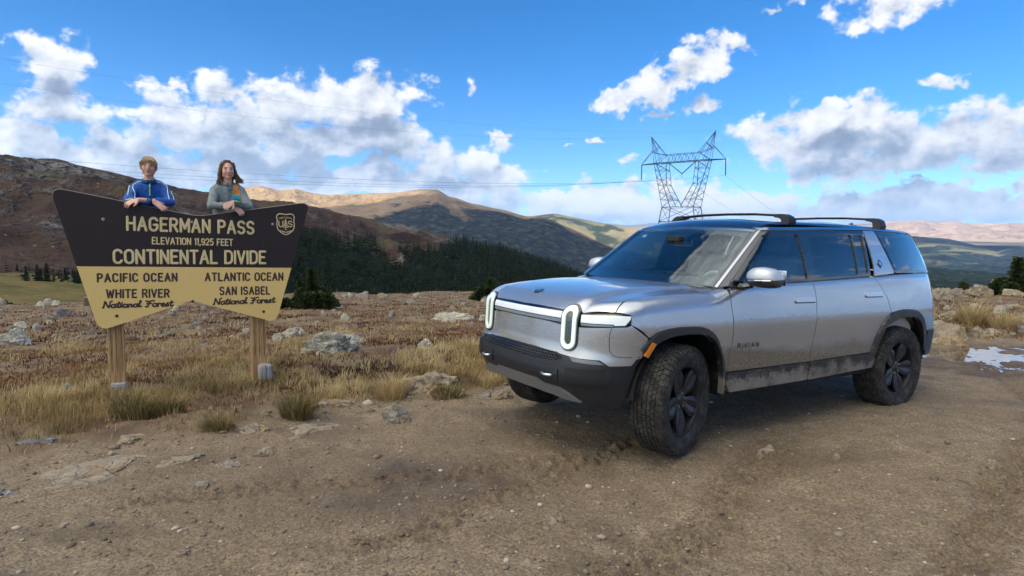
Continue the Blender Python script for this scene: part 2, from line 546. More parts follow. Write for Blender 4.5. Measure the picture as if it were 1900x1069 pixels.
    ok = (Zg_ < lvl + .01) & (puddle_f(Xg, Yg) < 1.7)
    cell = ok[:-1, :-1] | ok[1:, :-1] | ok[:-1, 1:] | ok[1:, 1:]
    ii, jj = np.nonzero(cell)
    na = len(xs)
    F = np.stack([ii * na + jj, ii * na + jj + 1, (ii + 1) * na + jj + 1, (ii + 1) * na + jj], 1)
    V = np.stack([Xg.ravel(), Yg.ravel(), np.full(Xg.size, lvl)], 1)
    used, inv = np.unique(F, return_inverse=True)
    mw, b = mat_new('puddle_water')
    pos = b.n('ShaderNodeNewGeometry').outputs['Position']
    bp = b.n('ShaderNodeBump', {'Strength': .25, 'Distance': .01, 'Height': b.noise(pos, 6, 3, .5)}).outputs[0]
    dif = b.n('ShaderNodeBsdfDiffuse', {0: (.05, .035, .025, 1)}).outputs[0]
    gl = b.n('ShaderNodeBsdfGlossy', {0: (.95, .95, .95, 1), 1: .03, 'Normal': bp}).outputs[0]
    fr = b.n('ShaderNodeFresnel', {0: 1.55, 'Normal': bp}).outputs[0]
    p = b.n('ShaderNodeMixShader', {0: b.m('MULTIPLY_ADD', fr, 1.2, .08, clamp=True), 1: dif, 2: gl})
    finish(b, p.outputs[0])
    o = mesh_obj('puddle_water', from_arrays('puddle', V[used], inv.reshape(F.shape), True), mw)
    tag(o, kind='structure')


build_ground()


# ---------------------------------------------------------------- hills and mountains
def ridge(name, top, base, mat, rows=60, cols=240, disp=30, nscale=.004, back=.5, crest=6, seed=0, p=1.0, ridged=.6, attr=None):
    """a mountainside from a foot line to a crest line and down its far side.
    top / base: lists of (px, py, distance) read off the photograph."""
    top = sorted(top); base = sorted(base)
    tx = [t[0] for t in top]; bx_ = [t[0] for t in base]
    X = np.linspace(max(tx[0], bx_[0]), min(tx[-1], bx_[-1]), cols)
    ty = np.interp(X, tx, [t[1] for t in top]); td = np.interp(X, tx, [t[2] for t in top])
    by = np.interp(X, bx_, [t[1] for t in base]); bd = np.interp(X, bx_, [t[2] for t in base])
    Tp = np.array([at_dist(a, b_, c) for a, b_, c in zip(X, ty, td)])
    Bp = np.array([at_dist(a, b_, c) for a, b_, c in zip(X, by, bd)])
    # crest relief along the ridge
    arc = np.concatenate([[0], np.cumsum(np.linalg.norm(np.diff(Tp[:, :2], axis=0), axis=1))])
    Tp[:, 2] += fb2(arc * 9.0 / np.mean(td), arc * 0, 5, seed + 3, .5) * crest
    T_ = np.linspace(0, 1, rows) ** p
    G = Bp[None] * (1 - T_[:, None, None]) + Tp[None] * T_[:, None, None]
    nb = 12
    tb = np.linspace(0, 1, nb + 1)[1:]
    dirs = Tp[:, :2] / np.linalg.norm(Tp[:, :2], axis=1, keepdims=True)
    drop = (Tp[:, 2] - Bp[:, 2]) * 1.1 + 20
    Bk = np.stack([np.concatenate([Tp[:, :2] + dirs * (t * back * td)[:, None], (Tp[:, 2] - drop * t ** 1.3)[:, None]], 1) for t in tb])
    G = np.concatenate([G, Bk])
    w = np.concatenate([np.sin(np.pi * np.clip(T_, 0, 1)) ** .6, np.full(nb, .5)])
    x = G[..., 0].ravel(); y = G[..., 1].ravel()
    n = fb2(x * nscale, y * nscale, 6, seed, .5)
    rg = (.5 - np.abs(fb2(x * nscale * .8 + 9, y * nscale * .8, 4, seed + 5, .5))) * ridged
    dz = (n * (1 - .3 * ridged) + rg).reshape(G.shape[:2]) * disp * w[:, None]
    G[..., 2] += dz
    nr, na = G.shape[:2]
    i, j = np.meshgrid(np.arange(nr - 1), np.arange(na - 1), indexing='ij')
    F = np.stack([(i * na + j).ravel(), (i * na + j + 1).ravel(), ((i + 1) * na + j + 1).ravel(), ((i + 1) * na + j).ravel()], 1)
    me = from_arrays(name, G.reshape(-1, 3), F, True)
    if attr is not None:
        v = attr(np.tile(X, nr), np.repeat(np.concatenate([T_, np.ones(nb)]), na))
        a = me.attributes.new('zone', 'FLOAT', 'POINT')
        a.data.foreach_set('value', v.astype(np.float32))
    o = mesh_obj(name, me, mat)
    tag(o, kind='structure')
    return o, G[:rows], X


def hill_mat(name, stops, scale, rock=None, rock_scale=None, rock_lo=.55, bump=3.0, trees=None, tree_scale=None, tree_lo=.5, zone_trees_shade=False, streak=None, rock_max=1.0):
    m, b = mat_new(name)
    pos = b.n('ShaderNodeNewGeometry').outputs['Position']
    n1 = b.noise(pos, scale, 8, .65, .4)
    col = b.ramp(n1, stops)
    hgt = b.noise(pos, scale * 5, 6, .65)
    if rock:
        q = b.v('MULTIPLY', pos, (1, 1, .45))
        cell = b.vor(q, rock_scale)
        cell2 = b.vor(q, rock_scale * 2.7)
        msk = b.mr(b.noise(pos, scale * 1.7, 6, .7, .6), rock_lo, rock_lo + .14)
        crack = b.mr(b.m('MINIMUM', cell, cell2), .05, .4, 0, 1)
        rc = b.mix(crack, tuple(c * .28 for c in rock), rock)
        rc = b.mix(b.mr(b.noise(pos, rock_scale * 1.3, 4, .7), .35, .7, .0, .6), rc, tuple(c * .55 for c in rock))
        col = b.mix(b.m('MULTIPLY', msk, rock_max), col, rc)
        hgt = b.m('ADD', hgt, b.m('MULTIPLY', b.m('MULTIPLY', crack, msk), .6))
        # single blocks lying about
        s2 = b.vor(pos, rock_scale * 1.7)
        sp_ = b.mr(s2, .08, .16, 1, 0)
        col = b.mix(b.m('MULTIPLY', sp_, b.mr(b.noise(pos, scale * 4, 3, .6), .45, .62)), col, tuple(min(1, c * 1.25) for c in rock))
    if streak:
        q = b.v('MULTIPLY', pos, (1, 1, .12))
        col = b.mix(b.mr(b.noise(q, scale * 6, 5, .65), .55, .72, 0, .7), col, streak)
    if trees:
        tm = b.mr(b.noise(pos, scale * 1.1, 5, .65, .3), tree_lo, tree_lo + .08)
        if zone_trees_shade:
            z = b.n('ShaderNodeAttribute', attribute_name='zone').outputs['Fac']
            tm = b.mr(b.m('ADD', z, b.m('MULTIPLY', b.m('SUBTRACT', b.noise(pos, scale * 2, 6, .7), .5), .9)), .45, .58)
        tv = b.vor(pos, tree_scale)
        tcol = b.mix(b.mr(tv, .1, .6), tuple(c * 1.5 for c in trees), tuple(c * .45 for c in trees))
        col = b.mix(tm, col, tcol)
        hgt = b.m('ADD', hgt, b.m('MULTIPLY', b.m('MULTIPLY', b.m('SUBTRACT', 1, tv), tm), .9))
    nrm = b.n('ShaderNodeBump', {'Strength': 1.0, 'Distance': bump, 'Height': hgt}).outputs[0]
    p = b.n('ShaderNodeBsdfPrincipled', {'Base Color': col, 'Roughness': .95, 'Normal': nrm, 'Specular IOR Level': .15})
    finish(b, p.outputs[0])
    return m


# near left hillside of rock and rust-red heath
def zone_b(px, t):
    line = np.interp(px, [-400, 150, 520, 560, 600, 700, 760, 800, 830, 870, 900, 960, 1040], [-.1, -.1, .30, .40, .37, .30, .27, .36, .52, .70, .84, 1.0, 1.1])
    return .5 + (line - t) * 2.2


m_near = hill_mat('near_hillside', [(.30, (.018, .011, .008)), (.42, (.046, .026, .018)), (.52, (.075, .046, .029)), (.62, (.078, .068, .028)), (.75, (.046, .046, .020))], .010,
                  rock=(.20, .18, .16), rock_scale=.13, rock_lo=.49, bump=11.0, trees=(.030, .042, .022), tree_scale=.3, zone_trees_shade=True, rock_max=.9)
NEAR_TOP = [(-500, 250, 560), (-200, 262, 600), (0, 289, 640), (100, 298, 660), (200, 318, 680), (260, 334, 690), (330, 352, 700), (400, 362, 710), (440, 368, 715), (480, 372, 720), (560, 379, 730),
            (620, 392, 720), (700, 412, 700), (760, 425, 680), (830, 441, 650), (900, 460, 620), (960, 478, 590), (1040, 503, 560), (1100, 530, 540), (1180, 570, 520)]
NEAR_BASE = [(-500, 590, 170), (0, 575, 200), (200, 575, 210), (500, 580, 220), (800, 590, 230), (1180, 640, 260)]
near_o, NEARG, NEARX = ridge('near_hillside', NEAR_TOP, NEAR_BASE, m_near, rows=170, cols=620, disp=16, nscale=.016, crest=3.0, seed=1, ridged=.9, attr=zone_b, back=.35)

# meadow bench at the left foot of the hill
m_meadow = hill_mat('meadow', [(.3, (.035, .035, .015)), (.45, (.10, .085, .024)), (.6, (.16, .115, .038)), (.75, (.045, .05, .018))], .09, rock=(.30, .28, .25), rock_scale=.5, rock_lo=.72, bump=.6)
ridge('meadow', [(-400, 478, 330), (0, 486, 300), (60, 492, 290), (150, 502, 280), (230, 512, 270), (420, 530, 240), (560, 590, 200)],
      [(-400, 600, 115), (0, 590, 120), (560, 620, 125)], m_meadow, rows=50, cols=120, disp=1.2, nscale=.05, crest=.6, seed=9, back=.1)

# sunlit tan ridge; dark tree tone also paints cloud shade on its flank
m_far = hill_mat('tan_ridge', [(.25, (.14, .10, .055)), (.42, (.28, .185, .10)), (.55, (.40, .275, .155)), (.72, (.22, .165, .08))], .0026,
                 rock=(.42, .34, .27), rock_scale=.012, rock_lo=.60, bump=70.0, trees=(.045, .050, .032), tree_scale=.022, zone_trees_shade=True, rock_max=.5)


def shade_zone_c(px, t):
    line = np.interp(px, [300, 600, 700, 800, 850, 900, 1000, 1080, 1250, 1500], [.1, .35, .58, .66, .72, .80, .86, .92, .98, 1.1])  # tree line raised so its dark tone paints cloud shade into flank and foot
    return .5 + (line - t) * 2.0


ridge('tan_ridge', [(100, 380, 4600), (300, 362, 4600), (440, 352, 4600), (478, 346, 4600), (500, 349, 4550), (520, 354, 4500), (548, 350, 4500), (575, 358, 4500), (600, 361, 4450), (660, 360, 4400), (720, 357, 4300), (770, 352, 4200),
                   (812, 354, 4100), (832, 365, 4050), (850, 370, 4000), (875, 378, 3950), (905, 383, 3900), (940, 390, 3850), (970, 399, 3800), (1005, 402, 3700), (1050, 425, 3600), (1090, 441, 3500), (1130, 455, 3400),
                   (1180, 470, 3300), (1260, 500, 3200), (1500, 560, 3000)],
      [(100, 560, 1500), (900, 560, 1700), (1500, 640, 1900)], m_far, rows=130, cols=520, disp=85, nscale=.0016, crest=16, seed=21, attr=shade_zone_c, back=.3)

# green forested ridge in the sun
m_green = hill_mat('green_ridge', [(.3, (.12, .11, .045)), (.5, (.19, .165, .07)), (.7, (.30, .22, .12))], .002,
                   bump=25.0, trees=(.075, .095, .035), tree_scale=.085, tree_lo=.46)
ridge('green_ridge', [(930, 412, 6600), (990, 401, 6500), (1025, 397, 6500), (1060, 402, 6400), (1110, 412, 6300), (1160, 421, 6200), (1210, 428, 6100), (1300, 434, 6000), (1420, 444, 6000), (1500, 455, 6000), (1640, 480, 6000)],
      [(930, 520, 4300), (1640, 560, 4300)], m_green, rows=80, cols=300, disp=80, nscale=.0016, crest=14, seed=31, back=.2)

# far ranges
m_blue = hill_mat('far_range', [(.3, (.07, .06, .05)), (.5, (.15, .12, .09)), (.7, (.24, .19, .15))], .0006, bump=80)
ridge('far_range', [(980, 412, 19000), (1060, 404, 19000), (1085, 408, 19000), (1110, 412, 19000), (1150, 417, 19000), (1180, 414, 19000), (1215, 413, 19000), (1250, 417, 19000), (1300, 414, 19000), (1400, 412, 19000), (1500, 416, 19000), (1700, 416, 19000)],
      [(980, 436, 15000), (1700, 440, 15000)], m_blue, rows=30, cols=300, disp=60, nscale=.0007, crest=110, seed=41, back=.2)
m_plain = hill_mat('far_plain', [(.3, (.24, .17, .12)), (.5, (.32, .24, .17)), (.7, (.36, .28, .21))], .0006, bump=30, trees=(.05, .07, .04), tree_scale=.01, tree_lo=.60)
ridge('far_plain', [(900, 440, 13500), (980, 424, 13500), (1300, 421, 13500), (1700, 428, 13500), (1900, 445, 13500)], [(900, 450, 8000), (1900, 456, 8000)], m_plain, rows=30, cols=200, disp=60, nscale=.0007, crest=30, seed=43, back=.05)
m_pink = hill_mat('pink_range', [(.3, (.20, .135, .10)), (.45, (.33, .23, .17)), (.6, (.42, .31, .24)), (.75, (.30, .22, .16))], .0009,
                  rock=(.50, .42, .36), rock_scale=.004, rock_lo=.55, bump=110, streak=(.16, .11, .09), rock_max=.5)
ridge('pink_range', [(1180, 452, 13500), (1330, 440, 13500), (1480, 432, 13500), (1560, 424, 13500), (1640, 416, 13200), (1680, 411, 13200), (1714, 408, 13200), (1740, 414, 13000), (1775, 411, 13000), (1800, 416, 13000), (1840, 418, 12800), (1870, 415, 12800), (1900, 417, 12800), (1990, 408, 12800), (2200, 418, 12800), (2500, 425, 12800)],
      [(1180, 470, 9000), (2500, 480, 9000)], m_pink, rows=110, cols=420, disp=230, nscale=.0009, crest=60, seed=51, back=.2)
m_valley = hill_mat('valley_ridge', [(.3, (.025, .035, .025)), (.48, (.035, .045, .03)), (.58, (.15, .14, .07)), (.7, (.26, .22, .13))], .0011, bump=30, trees=(.016, .028, .022), tree_scale=.02, tree_lo=.43)
ridge('valley_ridge', [(1180, 500, 7000), (1330, 462, 7300), (1480, 440, 7600), (1600, 438, 7600), (1700, 438, 7600), (1760, 443, 7500), (1800, 453, 7400), (1850, 466, 7200), (1880, 462, 7300), (1910, 456, 7400), (2000, 436, 7600), (2500, 425, 7600)],
      [(1180, 530, 4300), (1480, 520, 4300), (1900, 528, 4300), (2500, 540, 4300)], m_valley, rows=110, cols=300, disp=90, nscale=.0011, crest=16, seed=61, back=.2)
m_dark = hill_mat('dark_slope', [(.3, (.03, .04, .02)), (.6, (.05, .06, .03))], .004, bump=12, trees=(.03, .045, .022), tree_scale=.05, tree_lo=.2)
ridge('dark_slope', [(1180, 610, 1500), (1330, 545, 1700), (1480, 506, 1900), (1640, 500, 1900), (1730, 507, 1900), (1790, 522, 1800), (1840, 535, 1700), (1900, 548, 1600), (2100, 600, 1500)],
      [(1180, 640, 500), (2100, 660, 500)], m_dark, rows=60, cols=200, disp=30, nscale=.004, crest=10, seed=71, back=.3)
# ground far below and beyond everything
me = from_arrays('valley_floor', np.array([(-42000, -30000, -760), (42000, -30000, -760), (42000, 42000, -760), (-42000, 42000, -760)]), np.array([(0, 1, 2, 3)]))
tag(mesh_obj('valley_floor', me, m_valley), kind='structure')


# ---------------------------------------------------------------- clouds whose shade lies on the land (they hang behind the camera)
m_cloud, b = mat_new('cloud')
p = b.n('ShaderNodeMixShader', {0: .6, 1: b.n('ShaderNodeBsdfDiffuse', {0: (.95, .95, .95, 1)}).outputs[0], 2: b.n('ShaderNodeBsdfTranslucent', {0: (.97, .97, .97, 1)}).outputs[0]})
finish(b, p.outputs[0])
_cn = 0


def shade_cloud(poly, zt, alt=9000, cell=110):
    """a cumulus bank whose shadow covers poly (ground x, y) at height zt"""
    global _cn
    _cn += 1
    off = Vector((SH.x, SH.y)) * ((alt - zt) / tan(SUN_EL))
    poly = np.array(poly, float) + np.array(off)
    lo = poly.min(0) - 400; hi = poly.max(0) + 400
    xs = np.arange(lo[0], hi[0], cell); ys = np.arange(lo[1], hi[1], cell)
    X, Y = np.meshgrid(xs, ys)
    # signed distance to polygon
    n = len(poly); D = np.full(X.shape, 1e9); inside = np.zeros(X.shape, bool)
    for k in range(n):
        a = poly[k]; c = poly[(k + 1) % n]
        e = c - a
        t = np.clip(((X - a[0]) * e[0] + (Y - a[1]) * e[1]) / (e @ e), 0, 1)
        D = np.minimum(D, np.hypot(X - a[0] - t * e[0], Y - a[1] - t * e[1]))
        cond = (a[1] > Y) != (c[1] > Y)
        with np.errstate(divide='ignore', invalid='ignore'):
            xi = (c[0] - a[0]) * (Y - a[1]) / (c[1] - a[1]) + a[0]
        inside ^= cond & (X < xi)
    S = np.where(inside, D, -D) + fb2(X * .0016, Y * .0016, 5, 60 + _cn) * 260
    th = np.sqrt(np.clip(S, 0, None) * 260 / (1 + np.clip(S, 0, None) / 900.))
    lump = 1 + .5 * fb2(X * .003, Y * .003, 4, 80 + _cn)
    top = alt + th * lump; bot = alt - th * .12 * lump
    ok = S > -cell * .5
    cellm = ok[:-1, :-1] & ok[1:, :-1] & ok[:-1, 1:] & ok[1:, 1:]
    ii, jj = np.nonzero(cellm)
    na = len(xs)
    F = np.stack([ii * na + jj, ii * na + jj + 1, (ii + 1) * na + jj + 1, (ii + 1) * na + jj], 1)
    Vt = np.stack([X.ravel(), Y.ravel(), (top + .5).ravel()], 1); Vb = np.stack([X.ravel(), Y.ravel(), (bot - .5).ravel()], 1)
    used, inv = np.unique(F, return_inverse=True); inv = inv.reshape(F.shape)
    V = np.concatenate([Vt[used], Vb[used]]); F2 = np.concatenate([inv, inv[:, ::-1] + len(used)])
    o = mesh_obj('cloud', from_arrays('cloud', V, F2, True), m_cloud)
    tag(o, kind='structure')


def pd(px, D):
    q_ = at_dist(px, 450, D)
    return (q_.x, q_.y)


# over the pass, the near hillside and the foot of the tan ridge
shade_cloud([(-1500, -900), (2300, -900), (2300, 2600), (1500, 4350), (700, 4500), (-230, 4900), (-300, 3980), (-420, 3780), (-950, 3600), (-1700, 3300)], 130)
# over the valley ridge on the right, with gaps
shade_cloud([pd(1420, 6300), pd(1700, 6350), pd(1850, 6700), pd(2150, 6600), pd(2150, 9300), pd(1420, 9300)], 0)
shade_cloud([pd(1400, 4700), pd(1760, 4900), pd(1760, 5700), pd(1400, 5700)], -200)
shade_cloud([pd(1860, 4900), pd(2200, 4900), pd(2200, 6000), pd(1880, 5600)], -200)
shade_cloud([pd(1400, 2700), pd(2200, 2500), pd(2200, 3900), pd(1400, 4100)], -300)
shade_cloud([pd(1120, 4700), pd(1300, 4700), pd(1420, 5600), pd(1280, 5600)], 0)

# ================================================================ rocks
def flat_ground(px, py):
    """where the ray of a pixel meets the ground"""
    d = pray(px, py)
    t = 1.62 / max(-d.z, 1e-4)
    for _ in range(25):
        x, y = d.x * t, d.y * t
        z = float(zg(x, y, False))
        t2 = (1.62 - z) / max(-d.z, 1e-4)
        if t2 > 90: t2 = 90
        t = t * .5 + t2 * .5
    x, y = d.x * t, d.y * t
    return Vector((x, y, float(zg(x, y, True))))


def mat_rock(name, a, c, lichen=None, stain=None, sc=1.0):
    m, b = mat_new(name)
    pos = b.n('ShaderNodeTexCoord').outputs['Object']
    n1 = b.noise(pos, 3.0 * sc, 8, .7, .4)
    n2_ = b.noise(pos, 22 * sc, 6, .7)
    strat = b.noise(b.v('MULTIPLY', pos, (1, 1, 4)), 5 * sc, 6, .7, .8)
    col = b.mix(b.mr(n1, .35, .65), a, c)
    col = b.mix(b.mr(strat, .52, .70, 0, .6), col, tuple(k * .38 for k in a))
    if stain: col = b.mix(b.mr(b.noise(pos, 2.2 * sc, 4, .6), .52, .66, 0, .75), col, stain)
    if lichen:
        col = b.mix(b.mr(b.noise(pos, 9 * sc, 6, .75), .54, .62, 0, .8), col, lichen)
        col = b.mix(b.m('MULTIPLY', b.mr(b.vor(pos, 16 * sc), .20, .12), b.mr(n1, .4, .5)), col, (.03, .03, .028))
    crack = b.mr(b.n('ShaderNodeTexVoronoi', {'Vector': b.v('ADD', pos, b.v('SCALE', b.noise(pos, 4, 3, .6, out='Color'), scale=.35)), 'Scale': 5.0 * sc}, feature='DISTANCE_TO_EDGE').outputs[0], 0, .035, 1, 0)
    col = b.mix(b.m('MULTIPLY', crack, b.m('MULTIPLY', b.mr(n1, .45, .6), .8)), col, (.04, .034, .028))
    h = b.m('ADD', b.m('MULTIPLY', n2_, .6), b.m('SUBTRACT', n1, b.m('MULTIPLY', crack, .5)))
    p = b.n('ShaderNodeBsdfPrincipled', {'Base Color': col, 'Roughness': .88, 'Specular IOR Level': .3, 'Normal': b.n('ShaderNodeBump', {'Strength': 1, 'Distance': .045, 'Height': h}).outputs[0]})
    finish(b, p.outputs[0])
    return m


R_TAN = mat_rock('tan_rock', (.31, .25, .175), (.46, .385, .28), stain=(.36, .22, .09), sc=1.5)
R_GREY = mat_rock('grey_rock', (.25, .215, .17), (.40, .355, .29), stain=(.32, .21, .11), sc=1.5)
R_LICH = mat_rock('lichen_rock', (.42, .38, .30), (.64, .59, .48), lichen=(.36, .37, .20), sc=1.7)
R_PALE = mat_rock('pale_slab', (.30, .245, .175), (.45, .375, .275), stain=(.30, .20, .11), sc=1.6)
R_DARK = mat_rock('dark_rock', (.14, .13, .13), (.27, .25, .24), lichen=(.40, .40, .36))


def rock_mesh(name, seed, dims, cuts=9, rough=.12, sub=5, peak=0.0, strat=False):
    rs = np.random.RandomState(seed)
    bm = bmesh.new(); bmesh.ops.create_icosphere(bm, subdivisions=sub, radius=1.0)
    V = np.array([v.co[:] for v in bm.verts])
    D = V.copy()
    r = np.ones(len(V)) * 1.35
    for k in range(cuts):
        n = rs.normal(size=3); n[2] = abs(n[2]) * (.9 if k % 3 else .2)
        n /= np.linalg.norm(n)
        d = rs.uniform(.62, 1.0)
        dt = D @ n
        lim = np.where(dt > .05, d / np.maximum(dt, .05), 9)
        r = np.minimum(r, lim)
    # soften the arrises a little and break them up
    V = D * r[:, None]
    V *= (1 + fb3(D * 1.7, 3, seed % 40) * .22)[:, None]
    V += D * (fb3(V * 4.0, 5, seed % 37, .62) * rough * 1.35 - np.abs(fb3(V * 2.6, 3, seed % 31)) * rough * .9)[:, None]
    if strat:
        V[:, 2] += np.round(V[:, 2] * 4) / 4 * .12
    if peak:
        V[:, 2] *= 1 + peak * np.exp(-((V[:, 0] + .1) ** 2 + V[:, 1] ** 2) * 2)
    V[:, 2] = np.where(V[:, 2] < -.25, -.25 + (V[:, 2] + .25) * .3, V[:, 2])
    lo, hi = V.min(0), V.max(0)
    V[:, :2] = (V[:, :2] - (lo + hi)[:2] / 2) / (hi - lo)[:2]
    V[:, 2] = V[:, 2] / hi[2]
    V *= np.array(dims)
    for v, c in zip(bm.verts, V): v.co = c
    me = bpy.data.meshes.new(name); bm.to_mesh(me); bm.free(); me.shade_smooth()
    try: me.set_sharp_from_angle(angle=rad(38))
    except Exception: pass
    return me


def rock(px, py, wpx, hpx, mat, label, seed, depth=.8, yaw=0, name='rock', cat='rock', group=None, cuts=9, rough=.12, peak=0.0, sink=.1, sub=5, strat=False):
    P = flat_ground(px, py)
    D = math.hypot(P.x, P.y)
    w = wpx / 1180 * D * 1.06
    # seen from above the far edge adds to the height on the picture
    dip = (1.62 - P.z) / D
    h = max(.03, (hpx / 1180 * D - w * depth * dip * .75))
    me = rock_mesh(name, seed, (w, w * depth, h * (1 + sink)), cuts, rough, sub, peak, strat)
    me.materials.append(mat)
    o = mesh_obj(name, me)
    back = Vector((P.x, P.y, 0)).normalized() * (w * depth * .42)
    x, y = P.x + back.x, P.y + back.y
    o.location = (x, y, float(zg(x, y)) - h * sink)
    o.rotation_euler = (0, 0, rad(yaw) - atan2(P.x, P.y))
    return tag(o, label, cat, group)


ROCKS = [
    (612, 657, 128, 52, R_LICH, 'big pale lichen-spotted boulder right of the sign', 11, .7, 8, dict(cuts=12, rough=.16)),
    (541, 624, 46, 20, R_LICH, 'small pale boulder at the left end of the big lichen boulder', 12, .8, 0, {}),
    (662, 640, 62, 26, R_LICH, 'low pale boulder behind the right end of the big lichen boulder', 13, .7, 0, {}),
    (793, 733, 118, 52, R_TAN, 'pointed grey and orange boulder between the sign and the suv', 14, .75, -6, dict(cuts=7, peak=.5)),
    (738, 787, 70, 46, R_GREY, 'blocky grey stone at the road edge in front of the pointed boulder', 15, .9, 20, dict(cuts=8, rough=.07)),
    (914, 744, 92, 26, R_GREY, 'flat grey rock beside the front bumper of the suv', 16, .6, 0, dict(cuts=10, sink=.3)),
    (612, 758, 104, 22, R_TAN, 'low tan ledge left of the blocky stone', 17, .55, 5, dict(sink=.4, strat=True)),
    (566, 816, 176, 26, R_PALE, 'long flat slab set in the dirt below the sign', 18, .9, 4, dict(sink=1.2, rough=.05)),
    (165, 905, 200, 42, R_PALE, 'large pale flat slab in the road at left', 19, 1.1, -8, dict(sink=1.0, rough=.06)),
    (476, 805, 62, 24, R_TAN, 'tan rock sticking out of the bank below the sign', 20, .8, 30, dict(sink=.5)),
    (428, 872, 56, 20, R_GREY, 'small grey stone half buried in the road right of the large slab', 21, .9, 0, dict(sink=.9)),
    (486, 848, 46, 20, R_PALE, 'small pale stone against the near edge of the long slab', 22, .9, 0, dict(sink=.8)),
    (68, 822, 64, 20, R_DARK, 'dark and white rock in the grass at far left', 23, .7, -10, dict(sink=.3)),
    (244, 822, 62, 18, R_TAN, 'tan rock in the bank left of the green grass tufts', 24, .8, 10, dict(sink=.6)),
    (20, 642, 56, 30, R_LICH, 'pale boulder at the left edge of the tundra', 25, .8, 0, {}),
    (126, 730, 30, 20, R_DARK, 'dark stone in dry grass left of the left post', 26, .9, 0, {}),
    (836, 598, 84, 20, R_LICH, 'long low greenish boulder left of the suv nose', 27, .6, 0, {}),
    (788, 650, 30, 22, R_LICH, 'round pale stone in yellow grass between lichen boulder and suv', 28, .9, 0, {}),
    (900, 596, 30, 14, R_LICH, 'small lichen stone just left of the headlight', 29, .8, 0, {}),
    (858, 738, 28, 10, R_TAN, 'small orange stone between pointed boulder and flat grey rock', 30, .8, 0, dict(sub=3)),
    (-2, 922, 44, 18, R_DARK, 'blue-grey stone cut by the left edge of the road', 31, .9, 0, dict(sink=.5)),
    (1752, 640, 76, 40, R_TAN, 'sloping tan slab right behind the suv', 32, .6, -20, dict(cuts=6, rough=.05)),
    (1818, 629, 36, 22, R_TAN, 'small upright tan rock behind the puddle', 33, .6, 10, dict(cuts=6, peak=.4)),
    (1848, 622, 26, 10, R_TAN, 'low tan stone right of the small upright rock', 34, .8, 0, dict(sub=3)),
    (1812, 552, 50, 22, R_TAN, 'rounded tan boulder on the skyline behind the suv', 35, .8, 0, {}),
    (1851, 547, 36, 25, R_TAN, 'pointed tan boulder on the skyline beside the small spruce', 36, .8, 15, dict(peak=.3)),
    (1776, 553, 40, 18, R_GREY, 'grey boulder left of the skyline boulders', 37, .8, 0, {}),
    (1746, 556, 34, 18, R_GREY, 'grey boulder on the skyline nearest the tail lamp', 38, .8, 0, {}),
    (1890, 550, 44, 12, R_TAN, 'flat tan boulder under the small spruce', 39, .7, 0, {}),
    (1760, 590, 50, 14, R_TAN, 'low tan ledge in the heath behind the suv', 40, .6, 0, {}),
    (1884, 575, 50, 8, R_TAN, 'thin tan ledge at the right edge of the heath', 41, .6, 0, {}),
    (1418, 852, 66, 15, R_PALE, 'flat pale rock flush with the road in front of the doors', 42, 1.3, 0, dict(sink=4, rough=.03)),
    (1552, 857, 44, 11, R_PALE, 'smaller flat pale rock flush with the road', 43, 1.3, 0, dict(sink=4, rough=.03)),
    (1022, 975, 60, 12, R_PALE, 'thin pale rock edge showing in the near road', 44, .9, -20, dict(sink=3, rough=.04)),
    (1845, 868, 60, 9, R_PALE, 'pale streak of rock in the road at far right', 45, .8, -15, dict(sink=4, rough=.03)),
    (335, 862, 90, 10, R_TAN, 'narrow rock rib in the road right of the large slab', 46, .4, 14, dict(sink=.8)),
    (375, 905, 26, 8, R_GREY, 'small loose stone on the road in the left foreground', 47, .9, 0, dict(sub=3)),
    (640, 905, 8, 7, R_TAN, 'pebble', 48, .9, 0, dict(sub=2)),
]
for (px, py, w, h, mt, lab, sd, dp, yw, kw) in ROCKS:
    if lab == 'pebble': continue
    nm = 'boulder' if 'boulder' in lab else 'rock'
    rock(px, py, w, h, mt, lab, sd, dp, yw, name=nm, cat=nm, **kw)

# scattered stones of the tundra: alike, so one label
rs = np.random.RandomState(44)
protos = [rock_mesh('stone', 200 + i, (1, .8, .42), 8, .1, 3) for i in range(8)]
for i, me in enumerate(protos): me.materials.append([R_LICH, R_GREY, R_TAN, R_GREY][i % 4])
placed = 0
while placed < 280:
    band = rs.rand()
    if band < .8:
        px = rs.uniform(-40, 960); py = 549 + (rs.rand() ** 1.7) * 95
    else:
        px = rs.uniform(1690, 1960); py = rs.uniform(552, 632)
    if 540 < px < 700 and 600 < py < 665: continue
    P = flat_ground(px, py)
    if float(veg_mask(P.x, P.y)) < .6: continue
    D = math.hypot(P.x, P.y)
    w = rs.choice([8, 12, 16, 22, 30], p=[.32, .3, .2, .12, .06]) / 1180 * D
    o = bpy.data.objects.new('stone', protos[placed % 8]); COL.objects.link(o)
    o.location = (P.x, P.y, P.z - w * .03)
    o.scale = (w, w * rs.uniform(.7, 1.2), w * rs.uniform(.7, 1.3))
    o.rotation_euler = (rs.uniform(-.15, .15), rs.uniform(-.15, .15), rs.uniform(0, 6.28))
    tag(o, 'scattered lichen-grey stone lying in the heath', 'stone', 'stones scattered over the tundra')
    placed += 1

